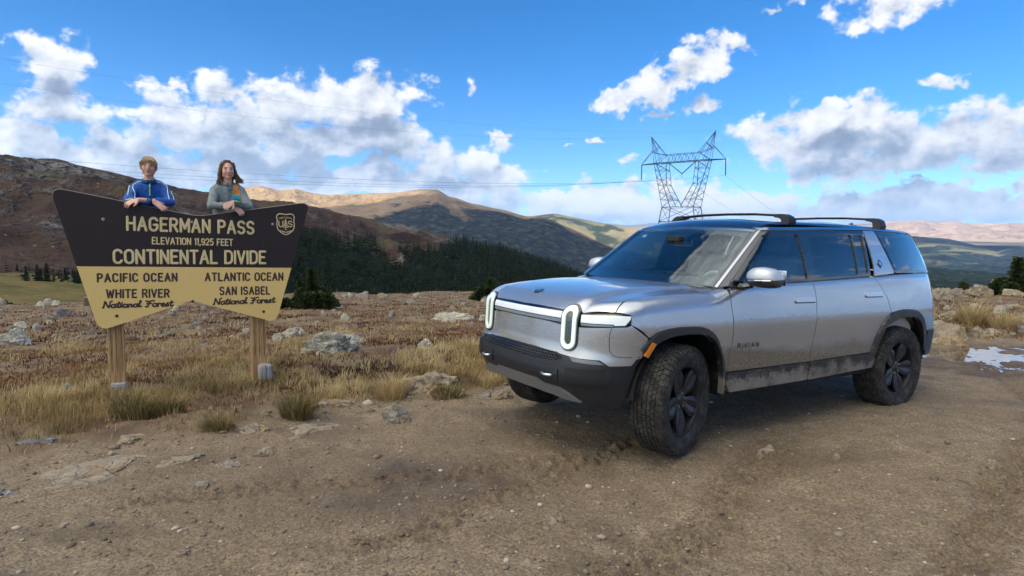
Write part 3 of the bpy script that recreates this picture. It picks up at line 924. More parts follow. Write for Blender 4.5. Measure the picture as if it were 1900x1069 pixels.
# loose gravel: too many to count
def gravel():
    rs = np.random.RandomState(5)
    base = []
    bm = bmesh.new(); bmesh.ops.create_icosphere(bm, subdivisions=1, radius=1.0)
    Vb = np.array([v.co[:] for v in bm.verts]); Fb = np.array([[v.index for v in f.verts] for f in bm.faces]); bm.free()
    N = 15000
    az = np.radians(rs.uniform(-43, 43, N)); u = rs.rand(N)
    r = 1 / (1 / 2.7 + (1 / 16 - 1 / 2.7) * u)
    x = np.sin(az) * r; y = np.cos(az) * r
    v = veg_mask(x, y)
    k = (v < .5) | (rs.rand(N) < .25)
    x, y, r = x[k], y[k], r[k]
    n = len(x)
    z = zg(x, y)
    sz = np.clip(rs.lognormal(-5.5, .65, n), .0018, .034)
    near_edge = np.exp(-((y - edge_y(x)) / .7) ** 2)
    sz *= 1 + near_edge * .9
    V = Vb[None] * (1 + rs.uniform(-.28, .28, (n, len(Vb), 1)))
    V = V * (sz[:, None] * np.stack([rs.uniform(.8, 1.3, n), rs.uniform(.7, 1.2, n), rs.uniform(.45, .8, n)], 1))[:, None, :]
    a = rs.uniform(0, 6.28, n)
    X = V[..., 0] * np.cos(a)[:, None] - V[..., 1] * np.sin(a)[:, None]; Y = V[..., 0] * np.sin(a)[:, None] + V[..., 1] * np.cos(a)[:, None]
    V = np.stack([X + x[:, None], Y + y[:, None], V[..., 2] + (z + sz * .15)[:, None]], -1)
    F = Fb[None] + (np.arange(n) * len(Vb))[:, None, None]
    me = from_arrays('gravel', V.reshape(-1, 3), F.reshape(-1, 3))
    at = me.attributes.new('tone', 'FLOAT', 'POINT')
    at.data.foreach_set('value', np.repeat(rs.rand(n) ** 1.3, len(Vb)).astype(np.float32))
    m, b = mat_new('gravel_stones')
    t = b.n('ShaderNodeAttribute', attribute_name='tone').outputs['Fac']
    col = b.ramp(t, [(0, (.12, .09, .06)), (.6, (.22, .17, .12)), (.9, (.33, .27, .20)), (1, (.48, .42, .35))])
    finish(b, b.n('ShaderNodeBsdfPrincipled', {'Base Color': col, 'Roughness': .9}).outputs[0])
    tag(mesh_obj('gravel', me, m), 'loose gravel strewn over the dirt road', 'gravel', kind='stuff')


gravel()


# ================================================================ ground cover
def blades(name, x, y, z, h, w, lean, tone, mat, rs, az=None, jit=.35):
    """thin bent blades: two quads' worth of triangles each"""
    n = len(x)
    a = rs.uniform(0, 2 * np.pi, n) if az is None else az
    la = rs.normal(0, 1, n) * jit * 2 + a
    dx, dy = np.cos(la) * lean * h, np.sin(la) * lean * h
    wx, wy = -np.sin(a) * w * .5, np.cos(a) * w * .5
    V = np.zeros((n, 5, 3))
    V[:, 0] = np.stack([x - wx, y - wy, z], 1); V[:, 1] = np.stack([x + wx, y + wy, z], 1)
    mx, my, mz = x + dx * .35, y + dy * .35, z + h * .62
    V[:, 2] = np.stack([mx - wx * .7, my - wy * .7, mz], 1); V[:, 3] = np.stack([mx + wx * .7, my + wy * .7, mz], 1)
    V[:, 4] = np.stack([x + dx, y + dy, z + h * np.sqrt(np.clip(1 - (lean * .55) ** 2, .1, 1))], 1)
    b0 = (np.arange(n) * 5)[:, None]
    F = np.concatenate([b0 + np.array([0, 1, 3]), b0 + np.array([0, 3, 2]), b0 + np.array([2, 3, 4])])
    me = from_arrays(name, V.reshape(-1, 3), F)
    at = me.attributes.new('tone', 'FLOAT', 'POINT')
    at.data.foreach_set('value', np.repeat(np.clip(tone, 0, 1), 5).astype(np.float32))
    return mesh_obj(name, me, mat)


def mat_blade(name, stops):
    m, b = mat_new(name)
    t = b.n('ShaderNodeAttribute', attribute_name='tone').outputs['Fac']
    col = b.ramp(t, stops)
    d = b.n('ShaderNodeBsdfDiffuse', {0: col}).outputs[0]
    tr = b.n('ShaderNodeBsdfTranslucent', {0: col}).outputs[0]
    finish(b, b.n('ShaderNodeMixShader', {0: .3, 1: d, 2: tr}).outputs[0])
    return m


M_STRAW = mat_blade('dry_grass', [(0, (.06, .062, .022)), (.16, (.12, .11, .04)), (.3, (.26, .19, .085)), (.6, (.46, .34, .16)), (1, (.72, .58, .33))])
M_HEATH = mat_blade('heath', [(0, (.045, .028, .018)), (.3, (.13, .050, .032)), (.55, (.22, .10, .050)), (.78, (.33, .19, .09)), (1, (.46, .33, .17))])


def cover():
    rs = np.random.RandomState(12)
    # ---- tufts of dry grass
    N = 30000
    az = np.radians(rs.uniform(-44, 44, N)); u = rs.rand(N)
    r = 1 / (1 / 4.4 + (1 / 60 - 1 / 4.4) * u ** .85)
    x = np.sin(az) * r; y = np.cos(az) * r
    v = veg_mask(x, y)
    dE = y - edge_y(x)
    dens = (fb2(x * .75, y * .75, 4, 33) - .03) * 3.4 + np.exp(-((dE - 1.5) / 1.6) ** 2) * .55 - .18 * sstep(9, 20, r)
    right = sstep(2.5, 4, x) * np.exp(-((r - 13.5) / 2.5) ** 2)
    dens = dens + right * .6
    k = (v > .35) & (rs.rand(N) < np.clip(dens, 0.03, 1)) & ~((x > 3.0) & (puddle_f(x, y) < 2.3))
    k &= ~((np.hypot(x - 2.3, y - 6.6) < 1.7))
    x, y, r, dE = x[k], y[k], r[k], dE[k]
    nt_ = len(x)
    nb = np.where(r < 9, 16, np.where(r < 14, 9, 5))
    idx = np.repeat(np.arange(nt_), nb)
    n = len(idx)
    rad_ = (.028 + .014 * r / 8)
    tx = x[idx] + rs.normal(0, 1, n) * rad_[idx]; ty = y[idx] + rs.normal(0, 1, n) * rad_[idx]
    th_ = rs.uniform(.6, 1.25, nt_) * (.125 + .04 * np.clip(fb2(x * .8, y * .8, 2, 7), -1, 1))
    th_ *= 1 - .35 * (dE < .5)
    h = th_[idx] * rs.uniform(.45, 1.15, n)
    tz = zg(tx, ty) - .012
    tb = np.clip(.62 + fb2(x * 1.3, y * 1.3, 3, 41) * .5, 0, 1)
    green = np.exp(-((dE - .25) / .55) ** 2) * (fb2(x * 1.1, y * 1.1, 2, 55) > -.12)
    tb = tb * (1 - .72 * green)
    tone = tb[idx] + rs.normal(0, .13, n)
    lean = np.clip(rs.normal(.42, .22, n), .05, 1.1)
    w = np.clip(.0035 * r[idx] / 6, .0032, .02) * 1.25
    wind = np.full(n, .35) + rs.normal(0, 1.1, n)
    o = blades('dry_grass', tx, ty, tz, h, w, lean, tone, M_STRAW, rs, az=wind)
    tag(o, 'dry straw-coloured grass growing between the stones', 'grass', kind='stuff')
    # ---- low red-brown heath
    N = 230000
    az = np.radians(rs.uniform(-44, 44, N)); u = rs.rand(N)
    r = 1 / (1 / 5.0 + (1 / 62 - 1 / 5.0) * u ** .9)
    x = np.sin(az) * r; y = np.cos(az) * r
    v = veg_mask(x, y)
    f = fb2(x * .5, y * .5, 4, 71)
    dE = y - edge_y(x)
    k = (v > .55) & (rs.rand(N) < np.clip(.62 + f * 2.2 - np.exp(-(dE / 1.3) ** 2) * .55, .08, 1))
    k &= ~((x > 3.0) & (puddle_f(x, y) < 2.3)) & ~((np.hypot(x - 2.3, y - 6.6) < 1.7))
    x, y, r, f = x[k], y[k], r[k], f[k]
    n = len(x)
    z = zg(x, y) - .01
    h = rs.uniform(.020, .072, n) * (1 + .35 * sstep(10, 30, r))
    w = np.clip(.0115 * r / 7, .010, .08)
    zone = fb2(x * .33, y * .33, 3, 81)
    tone = np.clip(.46 + zone * 1.0 + rs.normal(0, .17, n), 0, 1)
    o = blades('heath', x, y, z, h, w, np.clip(rs.normal(.6, .3, n), .05, 1.2), tone, M_HEATH, rs)
    tag(o, 'low rust-red and brown alpine heath covering the tundra', 'heath', kind='stuff')


cover()


def tuft(px, py, wpx, hpx, label, green, seed, n=420):
    rs = np.random.RandomState(seed)
    P = flat_ground(px, py)
    D = math.hypot(P.x, P.y); W_ = wpx / 1180 * D; H_ = hpx / 1180 * D
    rr = np.sqrt(rs.rand(n)) * W_ * .30; a = rs.uniform(0, 6.28, n)
    x = P.x + rr * np.cos(a); y = P.y + .1 + rr * np.sin(a) * .8
    h = H_ * rs.uniform(.5, 1.1, n) * (1 - .35 * (rr / (W_ * .3)) ** 2)
    lean = np.clip(.25 + rr / (W_ * .3) * .65 + rs.normal(0, .15, n), 0, 1.2)
    tone = np.clip((.20 if green else .72) + rs.normal(0, .17, n), 0, 1)
    o = blades('grass_tuft', x, y, zg(x, y) - .01, h, np.full(n, .0042 * D / 6), lean, tone, M_STRAW, rs, az=a, jit=.15)
    tag(o, label, 'grass tuft', 'larger grass tufts')


tuft(545, 782, 92, 62, 'tall olive grass tuft just below the right sign post', True, 1, 620)
tuft(395, 805, 90, 34, 'low olive and straw tuft on the bank between slab and sign', True, 2)
tuft(235, 775, 120, 46, 'wide dark green grass clump at the foot of the left post', True, 3, 800)
tuft(305, 772, 80, 40, 'green grass clump right of the left post foot', True, 4, 500)
tuft(722, 745, 90, 62, 'golden grass tuft left of the pointed boulder', False, 5, 560)
tuft(830, 742, 110, 30, 'green grass fringe under the pointed boulder', True, 6, 500)
tuft(905, 722, 60, 40, 'thin pale tuft right of the pointed boulder', False, 7, 200)
tuft(870, 655, 70, 40, 'straw tuft beside the headlight of the suv', False, 8, 360)
tuft(1812, 600, 60, 40, 'bright straw tuft in the heath behind the puddle', False, 9, 500)
tuft(1775, 625, 60, 30, 'olive tuft right of the sloping slab', True, 10, 360)
tuft(1868, 612, 56, 30, 'straw tuft at the right edge behind the puddle', False, 11, 400)
tuft(1700, 640, 40, 20, 'low tuft by the rear wheel', True, 12, 200)


# ================================================================ krummholz bushes near the rim of the plateau
def mat_needle(name, a, c):
    m, b = mat_new(name)
    t = b.n('ShaderNodeAttribute', attribute_name='tone').outputs['Fac']
    col = b.ramp(t, [(0, tuple(k * .55 for k in a)), (.5, a), (1, c)])
    d = b.n('ShaderNodeBsdfDiffuse', {0: col}).outputs[0]
    tr = b.n('ShaderNodeBsdfTranslucent', {0: col}).outputs[0]
    finish(b, b.n('ShaderNodeMixShader', {0: .2, 1: d, 2: tr}).outputs[0])
    return m


M_NEED = mat_needle('spruce_needles', (.045, .065, .025), (.10, .13, .045))
M_CONE = mat_needle('conifer_needles', (.017, .027, .016), (.042, .052, .028))
M_BARK = simple('bark', (.12, .09, .07), rough=.9)


def spray_mesh(name, centers, dirs, size, rs, mat, per=1):
    """flat needle sprays as small quads along twigs"""
    n = len(centers)
    up = rs.normal(size=(n, 3)); s = np.cross(dirs, up); s /= np.linalg.norm(s, axis=1, keepdims=True) + 1e-9
    L = size * rs.uniform(.7, 1.4, n)
    w = L * .26
    V = np.zeros((n, 4, 3))
    V[:, 0] = centers - s * w[:, None]; V[:, 1] = centers + s * w[:, None]
    V[:, 2] = centers + dirs * L[:, None] * .7 + s * w[:, None] * .7; V[:, 3] = centers + dirs * L[:, None]
    b0 = (np.arange(n) * 4)[:, None]
    F = np.concatenate([b0 + np.array([0, 1, 2]), b0 + np.array([0, 2, 3])])
    me = from_arrays(name, V.reshape(-1, 3), F)
    at = me.attributes.new('tone', 'FLOAT', 'POINT')
    at.data.foreach_set('value', np.repeat(rs.rand(n), 4).astype(np.float32))
    me.materials.append(mat)
    return me


def bush(px, py, wpx, hpx, label, seed, spires=(), name='spruce_bush', n=9000, lobes=16):
    rs = np.random.RandomState(seed)
    P = flat_ground(px, py); D = math.hypot(P.x, P.y)
    W_ = wpx / 1180 * D; H_ = hpx / 1180 * D
    root = empty(name, P, label, 'bush' if name == 'spruce_bush' else 'tree')
    C_ = []; Dd = []
    per = n // lobes
    bmt = bmesh.new()
    for k in range(lobes):
        cx = rs.uniform(-.40, .40) * W_; cy = rs.uniform(-.25, .3) * W_; hh = H_ * (1 - (abs(cx) / (W_ * .55)) ** 2) * rs.uniform(.55, .95)
        r0 = W_ * rs.uniform(.13, .22)
        t = rs.rand(per) ** .7
        a = rs.uniform(0, 6.28, per)
        z = hh * (1 - t) * 1.0
        rr = r0 * (t ** .7) * rs.uniform(.55, 1.1, per)
        C_.append(np.stack([cx + rr * np.cos(a), cy + rr * np.sin(a), z + .03], 1))
        d = np.stack([np.cos(a), np.sin(a), rs.uniform(-.1, .7, per)], 1); Dd.append(d)
        add_tube(bmt, [(cx * .2, cy * .2, -.05), (cx * .7, cy * .7, hh * .3), (cx, cy, hh * .9)], .02, 5, radii=[.035, .025, .008])
    for (sx, sh, sw_) in spires:
        m = n // 8
        t = rs.rand(m); a = rs.uniform(0, 6.28, m)
        z = sh / 1180 * D * (1 - t); rr = sw_ / 1180 * D * t * rs.uniform(.5, 1.1, m) * (.75 + .25 * np.sin(t * 34))
        cx = sx / 1180 * D
        C_.append(np.stack([cx + rr * np.cos(a), rr * np.sin(a), z], 1)); Dd.append(np.stack([np.cos(a), np.sin(a), rs.uniform(-.2, .5, m)], 1))
        add_tube(bmt, [(cx, 0, -.05), (cx, 0, sh / 1180 * D * .97)], .03, 5, radii=[.05, .008])
    C_ = np.concatenate(C_); Dd = np.concatenate(Dd); Dd /= np.linalg.norm(Dd, axis=1, keepdims=True)
    mesh_obj('crown', spray_mesh('crown', C_, Dd, .0052 * D, rs, M_NEED), None, root)
    bm_obj('trunk', bmt, M_BARK, root)


bush(573, 571, 94, 42, 'wide dark green spruce bush with a leaning spire right of the sign', 3, spires=[(6, 68, 13), (-14, 44, 12)], n=14000)
bush(903, 556, 46, 30, 'small yellow-green spruce bush left of the suv hood', 4, spires=[(6, 40, 9)], n=6000, lobes=9)
bush(1888, 548, 56, 34, 'dark spruce bush on the skyline at the right edge', 5, spires=[(-2, 54, 16), (20, 44, 12)], n=9000, lobes=8)
bush(1786, 548, 14, 10, 'tiny spruce seedling among the skyline boulders', 6, spires=[(0, 20, 6)], n=1200, lobes=3)
bush(2, 563, 24, 16, 'tiny dark bush at the left edge of the tundra', 7, n=1500, lobes=4)


# ================================================================ conifers of the valley side
def conifer_mesh(name, seed, detail):
    """layered, ragged crown of unit height"""
    rs = np.random.RandomState(seed)
    V = []; F = []; tone = []
    tiers = detail
    for k in range(tiers):
        t = k / (tiers - 1)
        z = .10 + .86 * t; r = .17 * (1 - t) ** .85 + .012
        nb = max(4, int(9 * (1 - t) + 3))
        a0 = rs.uniform(0, 6.28)
        for j in range(nb):
            a = a0 + 6.28 * j / nb + rs.uniform(-.25, .25); rr = r * rs.uniform(.65, 1.2); w = .045 + .05 * (1 - t)
            c, s = cos(a), sin(a); i0 = len(V)
            V += [(0, 0, z + .06), (c * rr - s * w, s * rr + c * w, z - .035 * rs.uniform(.3, 1.6)), (c * rr * 1.15, s * rr * 1.15, z - .055), (c * rr + s * w, s * rr - c * w, z - .035 * rs.uniform(.3, 1.6))]
            F += [(i0, i0 + 1, i0 + 2), (i0, i0 + 2, i0 + 3)]
            tt = rs.rand(); tone += [tt * .5, tt, min(1, tt + .3), tt]
    i0 = len(V); V += [(0, 0, 1.0), (.012, 0, .86), (-.008, .01, .86), (-.008, -.01, .86)]; F += [(i0, i0 + 1, i0 + 2), (i0, i0 + 2, i0 + 3), (i0, i0 + 3, i0 + 1)]; tone += [.6] * 4
    return np.array(V), np.array(F), np.array(tone)


def add_tone(me, t):
    at = me.attributes.new('tone', 'FLOAT', 'POINT'); at.data.foreach_set('value', np.asarray(t, np.float32))


CM = []
for i in range(6):
    V, F, t = conifer_mesh('crown', 100 + i, 11)
    me = from_arrays('crown', V, F); add_tone(me, t); me.materials.append(M_CONE)
    bm = bmesh.new(); add_tube(bm, [(0, 0, -.08), (0, 0, .5)], .018, 5, radii=[.022, .008]); mt = bpy.data.meshes.new('trunk'); bm.to_mesh(mt); bm.free(); mt.materials.append(M_BARK)
    CM.append((me, mt))
LOW = [conifer_mesh('c', 200 + i, 5) for i in range(5)]


def forest():
    rs = np.random.RandomState(8)
    G = NEARG; X = NEARX; rows = G.shape[0]
    cand = []
    # on the near hillside below the tree line
    for _ in range(60000):
        i = rs.randint(0, rows - 1); j = rs.randint(0, len(X) - 1)
        px = X[j]; t = i / (rows - 1)
        z = float(zone_b(np.array([px]), np.array([t]))[0])
        if px < 470: continue
        clump = fb2(np.array([px * .02]), np.array([t * 7]), 3, 5)[0]
        if z + clump * .35 + rs.normal(0, .035) < .5: continue
        fx, fy = rs.rand(), rs.rand()
        P = G[i, j] * (1 - fx) * (1 - fy) + G[i, j + 1] * fx * (1 - fy) + G[i + 1, j] * (1 - fx) * fy + G[i + 1, j + 1] * fx * fy
        cand.append(P)
    cand = np.array(cand)
    D = np.hypot(cand[:, 0], cand[:, 1])
    # thin so that the stand is even over the ground
    keep = rs.rand(len(cand)) < np.clip((D / 420) ** 1.0, .25, 1)
    cand = cand[keep]; D = D[keep]
    # the rim just beyond the plateau: row of nearer trees
    rim = []
    for _ in range(330):
        px = rs.uniform(520, 1045); D_ = rs.uniform(175, 260)
        P = at_dist(px, 560 + rs.uniform(0, 12) + (260 - D_) * .05, D_)
        rim.append(P)
    for _ in range(95):
        px = rs.choice([rs.uniform(60, 200), rs.uniform(20, 240)])
        P = at_dist(px, rs.uniform(533, 552), rs.uniform(200, 240)); rim.append(P)
    for px, py in ((22, 520), (30, 545), (68, 525), (55, 508), (92, 512), (150, 520), (125, 515), (12, 498), (160, 540), (200, 516)):
        rim.append(at_dist(px, py + 6, 235))
    rim = np.array([tuple(p_) for p_ in rim])
    hr = np.concatenate([rs.uniform(3.8, 7.2, 330), rs.uniform(3.5, 7.5, 95), rs.uniform(2.5, 4.5, 10)])
    hc = 3.0 + 4.6 * rs.rand(len(cand)) ** 1.5
    P = np.concatenate([rim, cand]); Hh = np.concatenate([hr, hc]); D = np.hypot(P[:, 0], P[:, 1])
    order = np.argsort(-(Hh / D))
    big = order[:300]; rest = order[300:]
    for q_, i in enumerate(big):
        me, mt = CM[i % 6]
        r = bpy.data.objects.new('conifer_tree', None); COL.objects.link(r)
        r.location = P[i]; s = float(Hh[i]); r.scale = (s * rs.uniform(.9, 1.35), s * rs.uniform(.9, 1.35), s); r.rotation_euler = (0, 0, rs.uniform(0, 6.28))
        tag(r, 'dark narrow conifer standing in the forest below the pass', 'tree', 'conifers of the valley forest')
        for nm, m_ in (('crown', me), ('trunk', mt)):
            c = bpy.data.objects.new(nm, m_); COL.objects.link(c); c.parent = r
    # everything farther: one mass
    rest = rest[:9000]
    Vs, Fs, Ts = [], [], []
    off = 0
    for v in range(5):
        ids = rest[v::5]
        V, F, t = LOW[v]
        n = len(ids); s = Hh[ids][:, None, None]
        a = rs.uniform(0, 6.28, n)
        wd = rs.uniform(.95, 1.4, n)[:, None]
        X = (V[None, :, 0] * np.cos(a)[:, None] - V[None, :, 1] * np.sin(a)[:, None]) * wd; Y = (V[None, :, 0] * np.sin(a)[:, None] + V[None, :, 1] * np.cos(a)[:, None]) * wd
        A = np.stack([X, Y, np.repeat(V[None, :, 2], n, 0)], -1) * s + P[ids][:, None, :]
        Vs.append(A.reshape(-1, 3)); Fs.append((F[None] + (np.arange(n) * len(V))[:, None, None] + off).reshape(-1, 3)); off += n * len(V)
        Ts.append(np.clip(np.tile(t, (n, 1)) + rs.uniform(-.3, .3, (n, 1)), 0, 1).ravel())
    me = from_arrays('conifer_forest', np.concatenate(Vs), np.concatenate(Fs)); add_tone(me, np.concatenate(Ts))
    tag(mesh_obj('conifer_forest', me, M_CONE), 'dark conifer forest covering the lower hillside beyond the tundra', 'forest', kind='stuff')
    print('trees', len(P))


forest()

# ================================================================ transmission tower and its wires
M_STEEL = simple('galvanised_steel', (.030, .045, .055), rough=.5, metal=.2)
M_WIRE = simple('conductor', (.10, .10, .11), rough=.5, metal=.5)
M_INS = simple('insulator', (.035, .035, .045), rough=.3)
TD = 180.0
TO = at_dist(1262, 505, TD)
TYAW = rad(-34)
tower = empty('transmission_tower', TO, 'steel lattice transmission tower behind the suv', 'tower', rotz=TYAW)
K = TD / 1180
zof = lambda py: (450 - py) * K * 1.0 + 1.62 - TO.z
C_ = 1 / cos(rad(19))


def bars(name, segs, r, parent, mat=M_STEEL):
    bm = bmesh.new()
    for a, c in segs: add_tube(bm, [a, c], r * .82, 4)
    return bm_obj(name, bm, mat, parent)


zW, zA, zB = zof(388), zof(308), zof(294)
hb, hw = 7.0, 4.3          # half width at the feet and at the waist
dw = 3.2
# body below the waist
for sx in (-1, 1):
    for sy_ in (-1, 1):
        bars('leg', [((sx * hb, sy_ * hb * .8, 0), (sx * hw, sy_ * dw, zW))], .15, tower)
seg = []
lv = [0, .30, .55, .78, 1.0]
wx = lambda t: hb + (hw - hb) * t
wy = lambda t: hb * .8 + (dw - hb * .8) * t
for t0, t1 in zip(lv, lv[1:]):
    for s in (-1, 1):
        seg += [((-wx(t0), s * wy(t0), zW * t0), (wx(t1), s * wy(t1), zW * t1)), ((wx(t0), s * wy(t0), zW * t0), (-wx(t1), s * wy(t1), zW * t1)), ((-wx(t1), s * wy(t1), zW * t1), (wx(t1), s * wy(t1), zW * t1))]
        seg += [((s * wx(t0), -wy(t0), zW * t0), (s * wx(t1), wy(t1), zW * t1)), ((s * wx(t0), wy(t0), zW * t0), (s * wx(t1), -wy(t1), zW * t1)), ((s * wx(t1), -wy(t1), zW * t1), (s * wx(t1), wy(t1), zW * t1))]
bars('lattice_body', seg, .075, tower)
# the window: outer and inner legs from the waist to the arm
xo_b, xo_t = hw, 7.6
xi_t, xi_m = 4.1, 3.6
zm = zof(349)
da = 1.1
for s in (-1, 1):
    seg = []
    for f in (-1, 1):
        seg += [((s * xo_b, f * dw, zW), (s * xo_t, f * da, zA))]
    bars('outer_leg', seg, .12, tower)
    seg = []
    for f in (-1, 1):
        seg += [((s * .6, f * dw * .8, zW), (s * xi_m, f * 1.9, zm)), ((s * xi_m, f * 1.9, zm), (s * xi_t, f * da, zA))]
    bars('inner_leg', seg, .11, tower)
    seg = []
    n = 6
    o = lambda t, f: Vector((s * (xo_b + (xo_t - xo_b) * t), f * (dw + (da - dw) * t), zW + (zA - zW) * t))
    def i_(t, f):
        tm = (zm - zW) / (zA - zW)
        if t < tm:
            k = t / tm; return Vector((s * (.6 + (xi_m - .6) * k), f * (dw * .8 + (1.9 - dw * .8) * k), zW + (zm - zW) * k))
        k = (t - tm) / (1 - tm); return Vector((s * (xi_m + (xi_t - xi_m) * k), f * (1.9 + (da - 1.9) * k), zm + (zA - zm) * k))
    for k in range(n):
        t0, t1 = k / n, (k + 1) / n
        for f in (-1, 1):
            seg += [(o(t0, f), i_(t1, f)), (i_(t0, f), o(t1, f))] if k % 2 else [(o(t0, f), i_(t1, f)), (i_(t1, f), o(t1, f))]
        seg += [(o(t0, -1), o(t1, 1)), (i_(t1, -1), i_(t1, 1)), (o(t1, -1), o(t1, 1))]
    bars('leg_lattice', seg, .062, tower)
# cross arm with its upper chord, outriggers and peaks
xe = 11.6; xp = 8.9; zP = zof(259)
seg = []
for f in (-1, 1):
    seg += [((-xo_t, f * da, zA), (xo_t, f * da, zA)), ((-xo_t, f * da, zA), (-xe, 0, zA - .1)), ((xo_t, f * da, zA), (xe, 0, zA - .1))]
bars('cross_arm', seg, .13, tower)
xb = 4.6
seg = []
nb = 5
for f in (-1, 1):
    seg += [((-xb, f * .9, zB), (xb, f * .9, zB))]
    for k in range(nb):
        x0 = -xb + 2 * xb * k / nb; x1 = -xb + 2 * xb * (k + 1) / nb; xm = (x0 + x1) / 2
        seg += [((x0, f * .9, zB), (xm, f * da, zA)), ((xm, f * da, zA), (x1, f * .9, zB))]
    for s in (-1, 1):
        seg += [((s * xb, f * .9, zB), (s * xo_t, f * da, zA))]
bars('bridge_truss', seg, .07, tower)
for s in (-1, 1):
    pk = Vector((s * xp, 0, zP))
    seg = []
    for f in (-1, 1):
        seg += [((s * xb, f * .9, zB), pk), ((s * xo_t, f * da, zA), pk), ((s * (xo_t - 1.7), f * da, zA), pk)]
        seg += [((s * xe, 0, zA), Vector((s * xo_t, f * da, zA)).lerp(pk, .50))]
        seg += [(Vector((s * xb, f * .9, zB)).lerp(pk, .45), Vector((s * xo_t, f * da, zA)).lerp(pk, .40)), (Vector((s * xb, f * .9, zB)), Vector((s * xo_t, f * da, zA)).lerp(pk, .40))]
    bars('peak', seg, .080, tower)
zI = zof(336); zV = zof(329)
tips = []
def string(a, c):
    bm = bmesh.new()
    a, c = Vector(a), Vector(c)
    n = 16
    pts = []; rr = []
    for k in range(n + 1):
        p_ = a.lerp(c, k / n); pts.append(p_); rr.append(.17 if k % 2 else .10)
    add_tube(bm, pts, .1, 6, radii=rr)
    bm_obj('insulator_string', bm, M_INS, tower)
for s in (-1, 1):
    string((s * xe, 0, zA - .1), (s * xe, 0, zI)); tips.append(Vector((s * xe, 0, zI)))
    string((s * 3.6, 0, zA - .2), (0, 0, zV))
bars('yoke', [((0, 0, zV), (0, 0, zI))], .07, tower)
tips.append(Vector((0, 0, zI)))
TM = Matrix.Translation(TO) @ Matrix.Rotation(TYAW, 4, 'Z')
peaks = [Vector((-xp, 0, zP)), Vector((xp, 0, zP))]


def wire(name, A, B, sag, label, r=.026, group='power line wires'):
    pts = []
    n = 40
    for k in range(n + 1):
        t = k / n
        p_ = A.lerp(B, t); p_.z -= sag * 4 * t * (1 - t)
        pts.append(p_)
    rr = [r * min(2.2, max(.22, math.hypot(p_.x, p_.y) / 180)) for p_ in pts]
    bm = bmesh.new(); add_tube(bm, pts, r, 4, radii=rr)
    tag(bm_obj(name, bm, M_WIRE), label, 'wire', group)


# towards the left the line passes in front of the hill and out of the picture
LB = [at_dist(-700, 268, 118), at_dist(-700, 248, 104), at_dist(-700, 256, 111)]
names = ['lowest', 'highest', 'middle']
for tp, LBp, lb in ((tips[0], at_dist(-500, 270, 112), 'conductor from the left arm of the tower running left across the hillside'),
                    (tips[2], at_dist(-500, 262, 100), 'conductor from the middle of the tower running left past the two heads'),
                    (tips[1], at_dist(-500, 246, 88), 'conductor from the right arm of the tower running left, topmost of the three')):
    wire('power_line', TM @ tp, LBp, 3.2, lb)
for tp, LBp, lb in ((peaks[0], at_dist(-500, 75, 112), 'thin shield wire from the left peak crossing the clouds, lower of two'),
                    (peaks[1], at_dist(-500, 20, 95), 'thin shield wire from the right peak crossing the clouds, upper of two')):
    wire('shield_wire', TM @ tp, LBp, 4.0, lb, r=.017)
for tp, q_, lb in ((tips[0], (1500, 452), 'conductor dropping from the left arm behind the suv roof'), (tips[2], (1545, 455), 'conductor dropping from the middle of the tower behind the suv roof'), (tips[1], (1600, 458), 'conductor dropping from the right arm towards the front roof rack')):
    wire('power_line', TM @ tp, at_dist(q_[0], q_[1], 460), 6.0, lb)

# ================================================================ routed lettering
def arc(cx, cy, rx, ry, a0, a1, n=10):
    return [(cx + rx * cos(rad(a0 + (a1 - a0) * i / n)), cy + ry * sin(rad(a0 + (a1 - a0) * i / n))) for i in range(n + 1)]


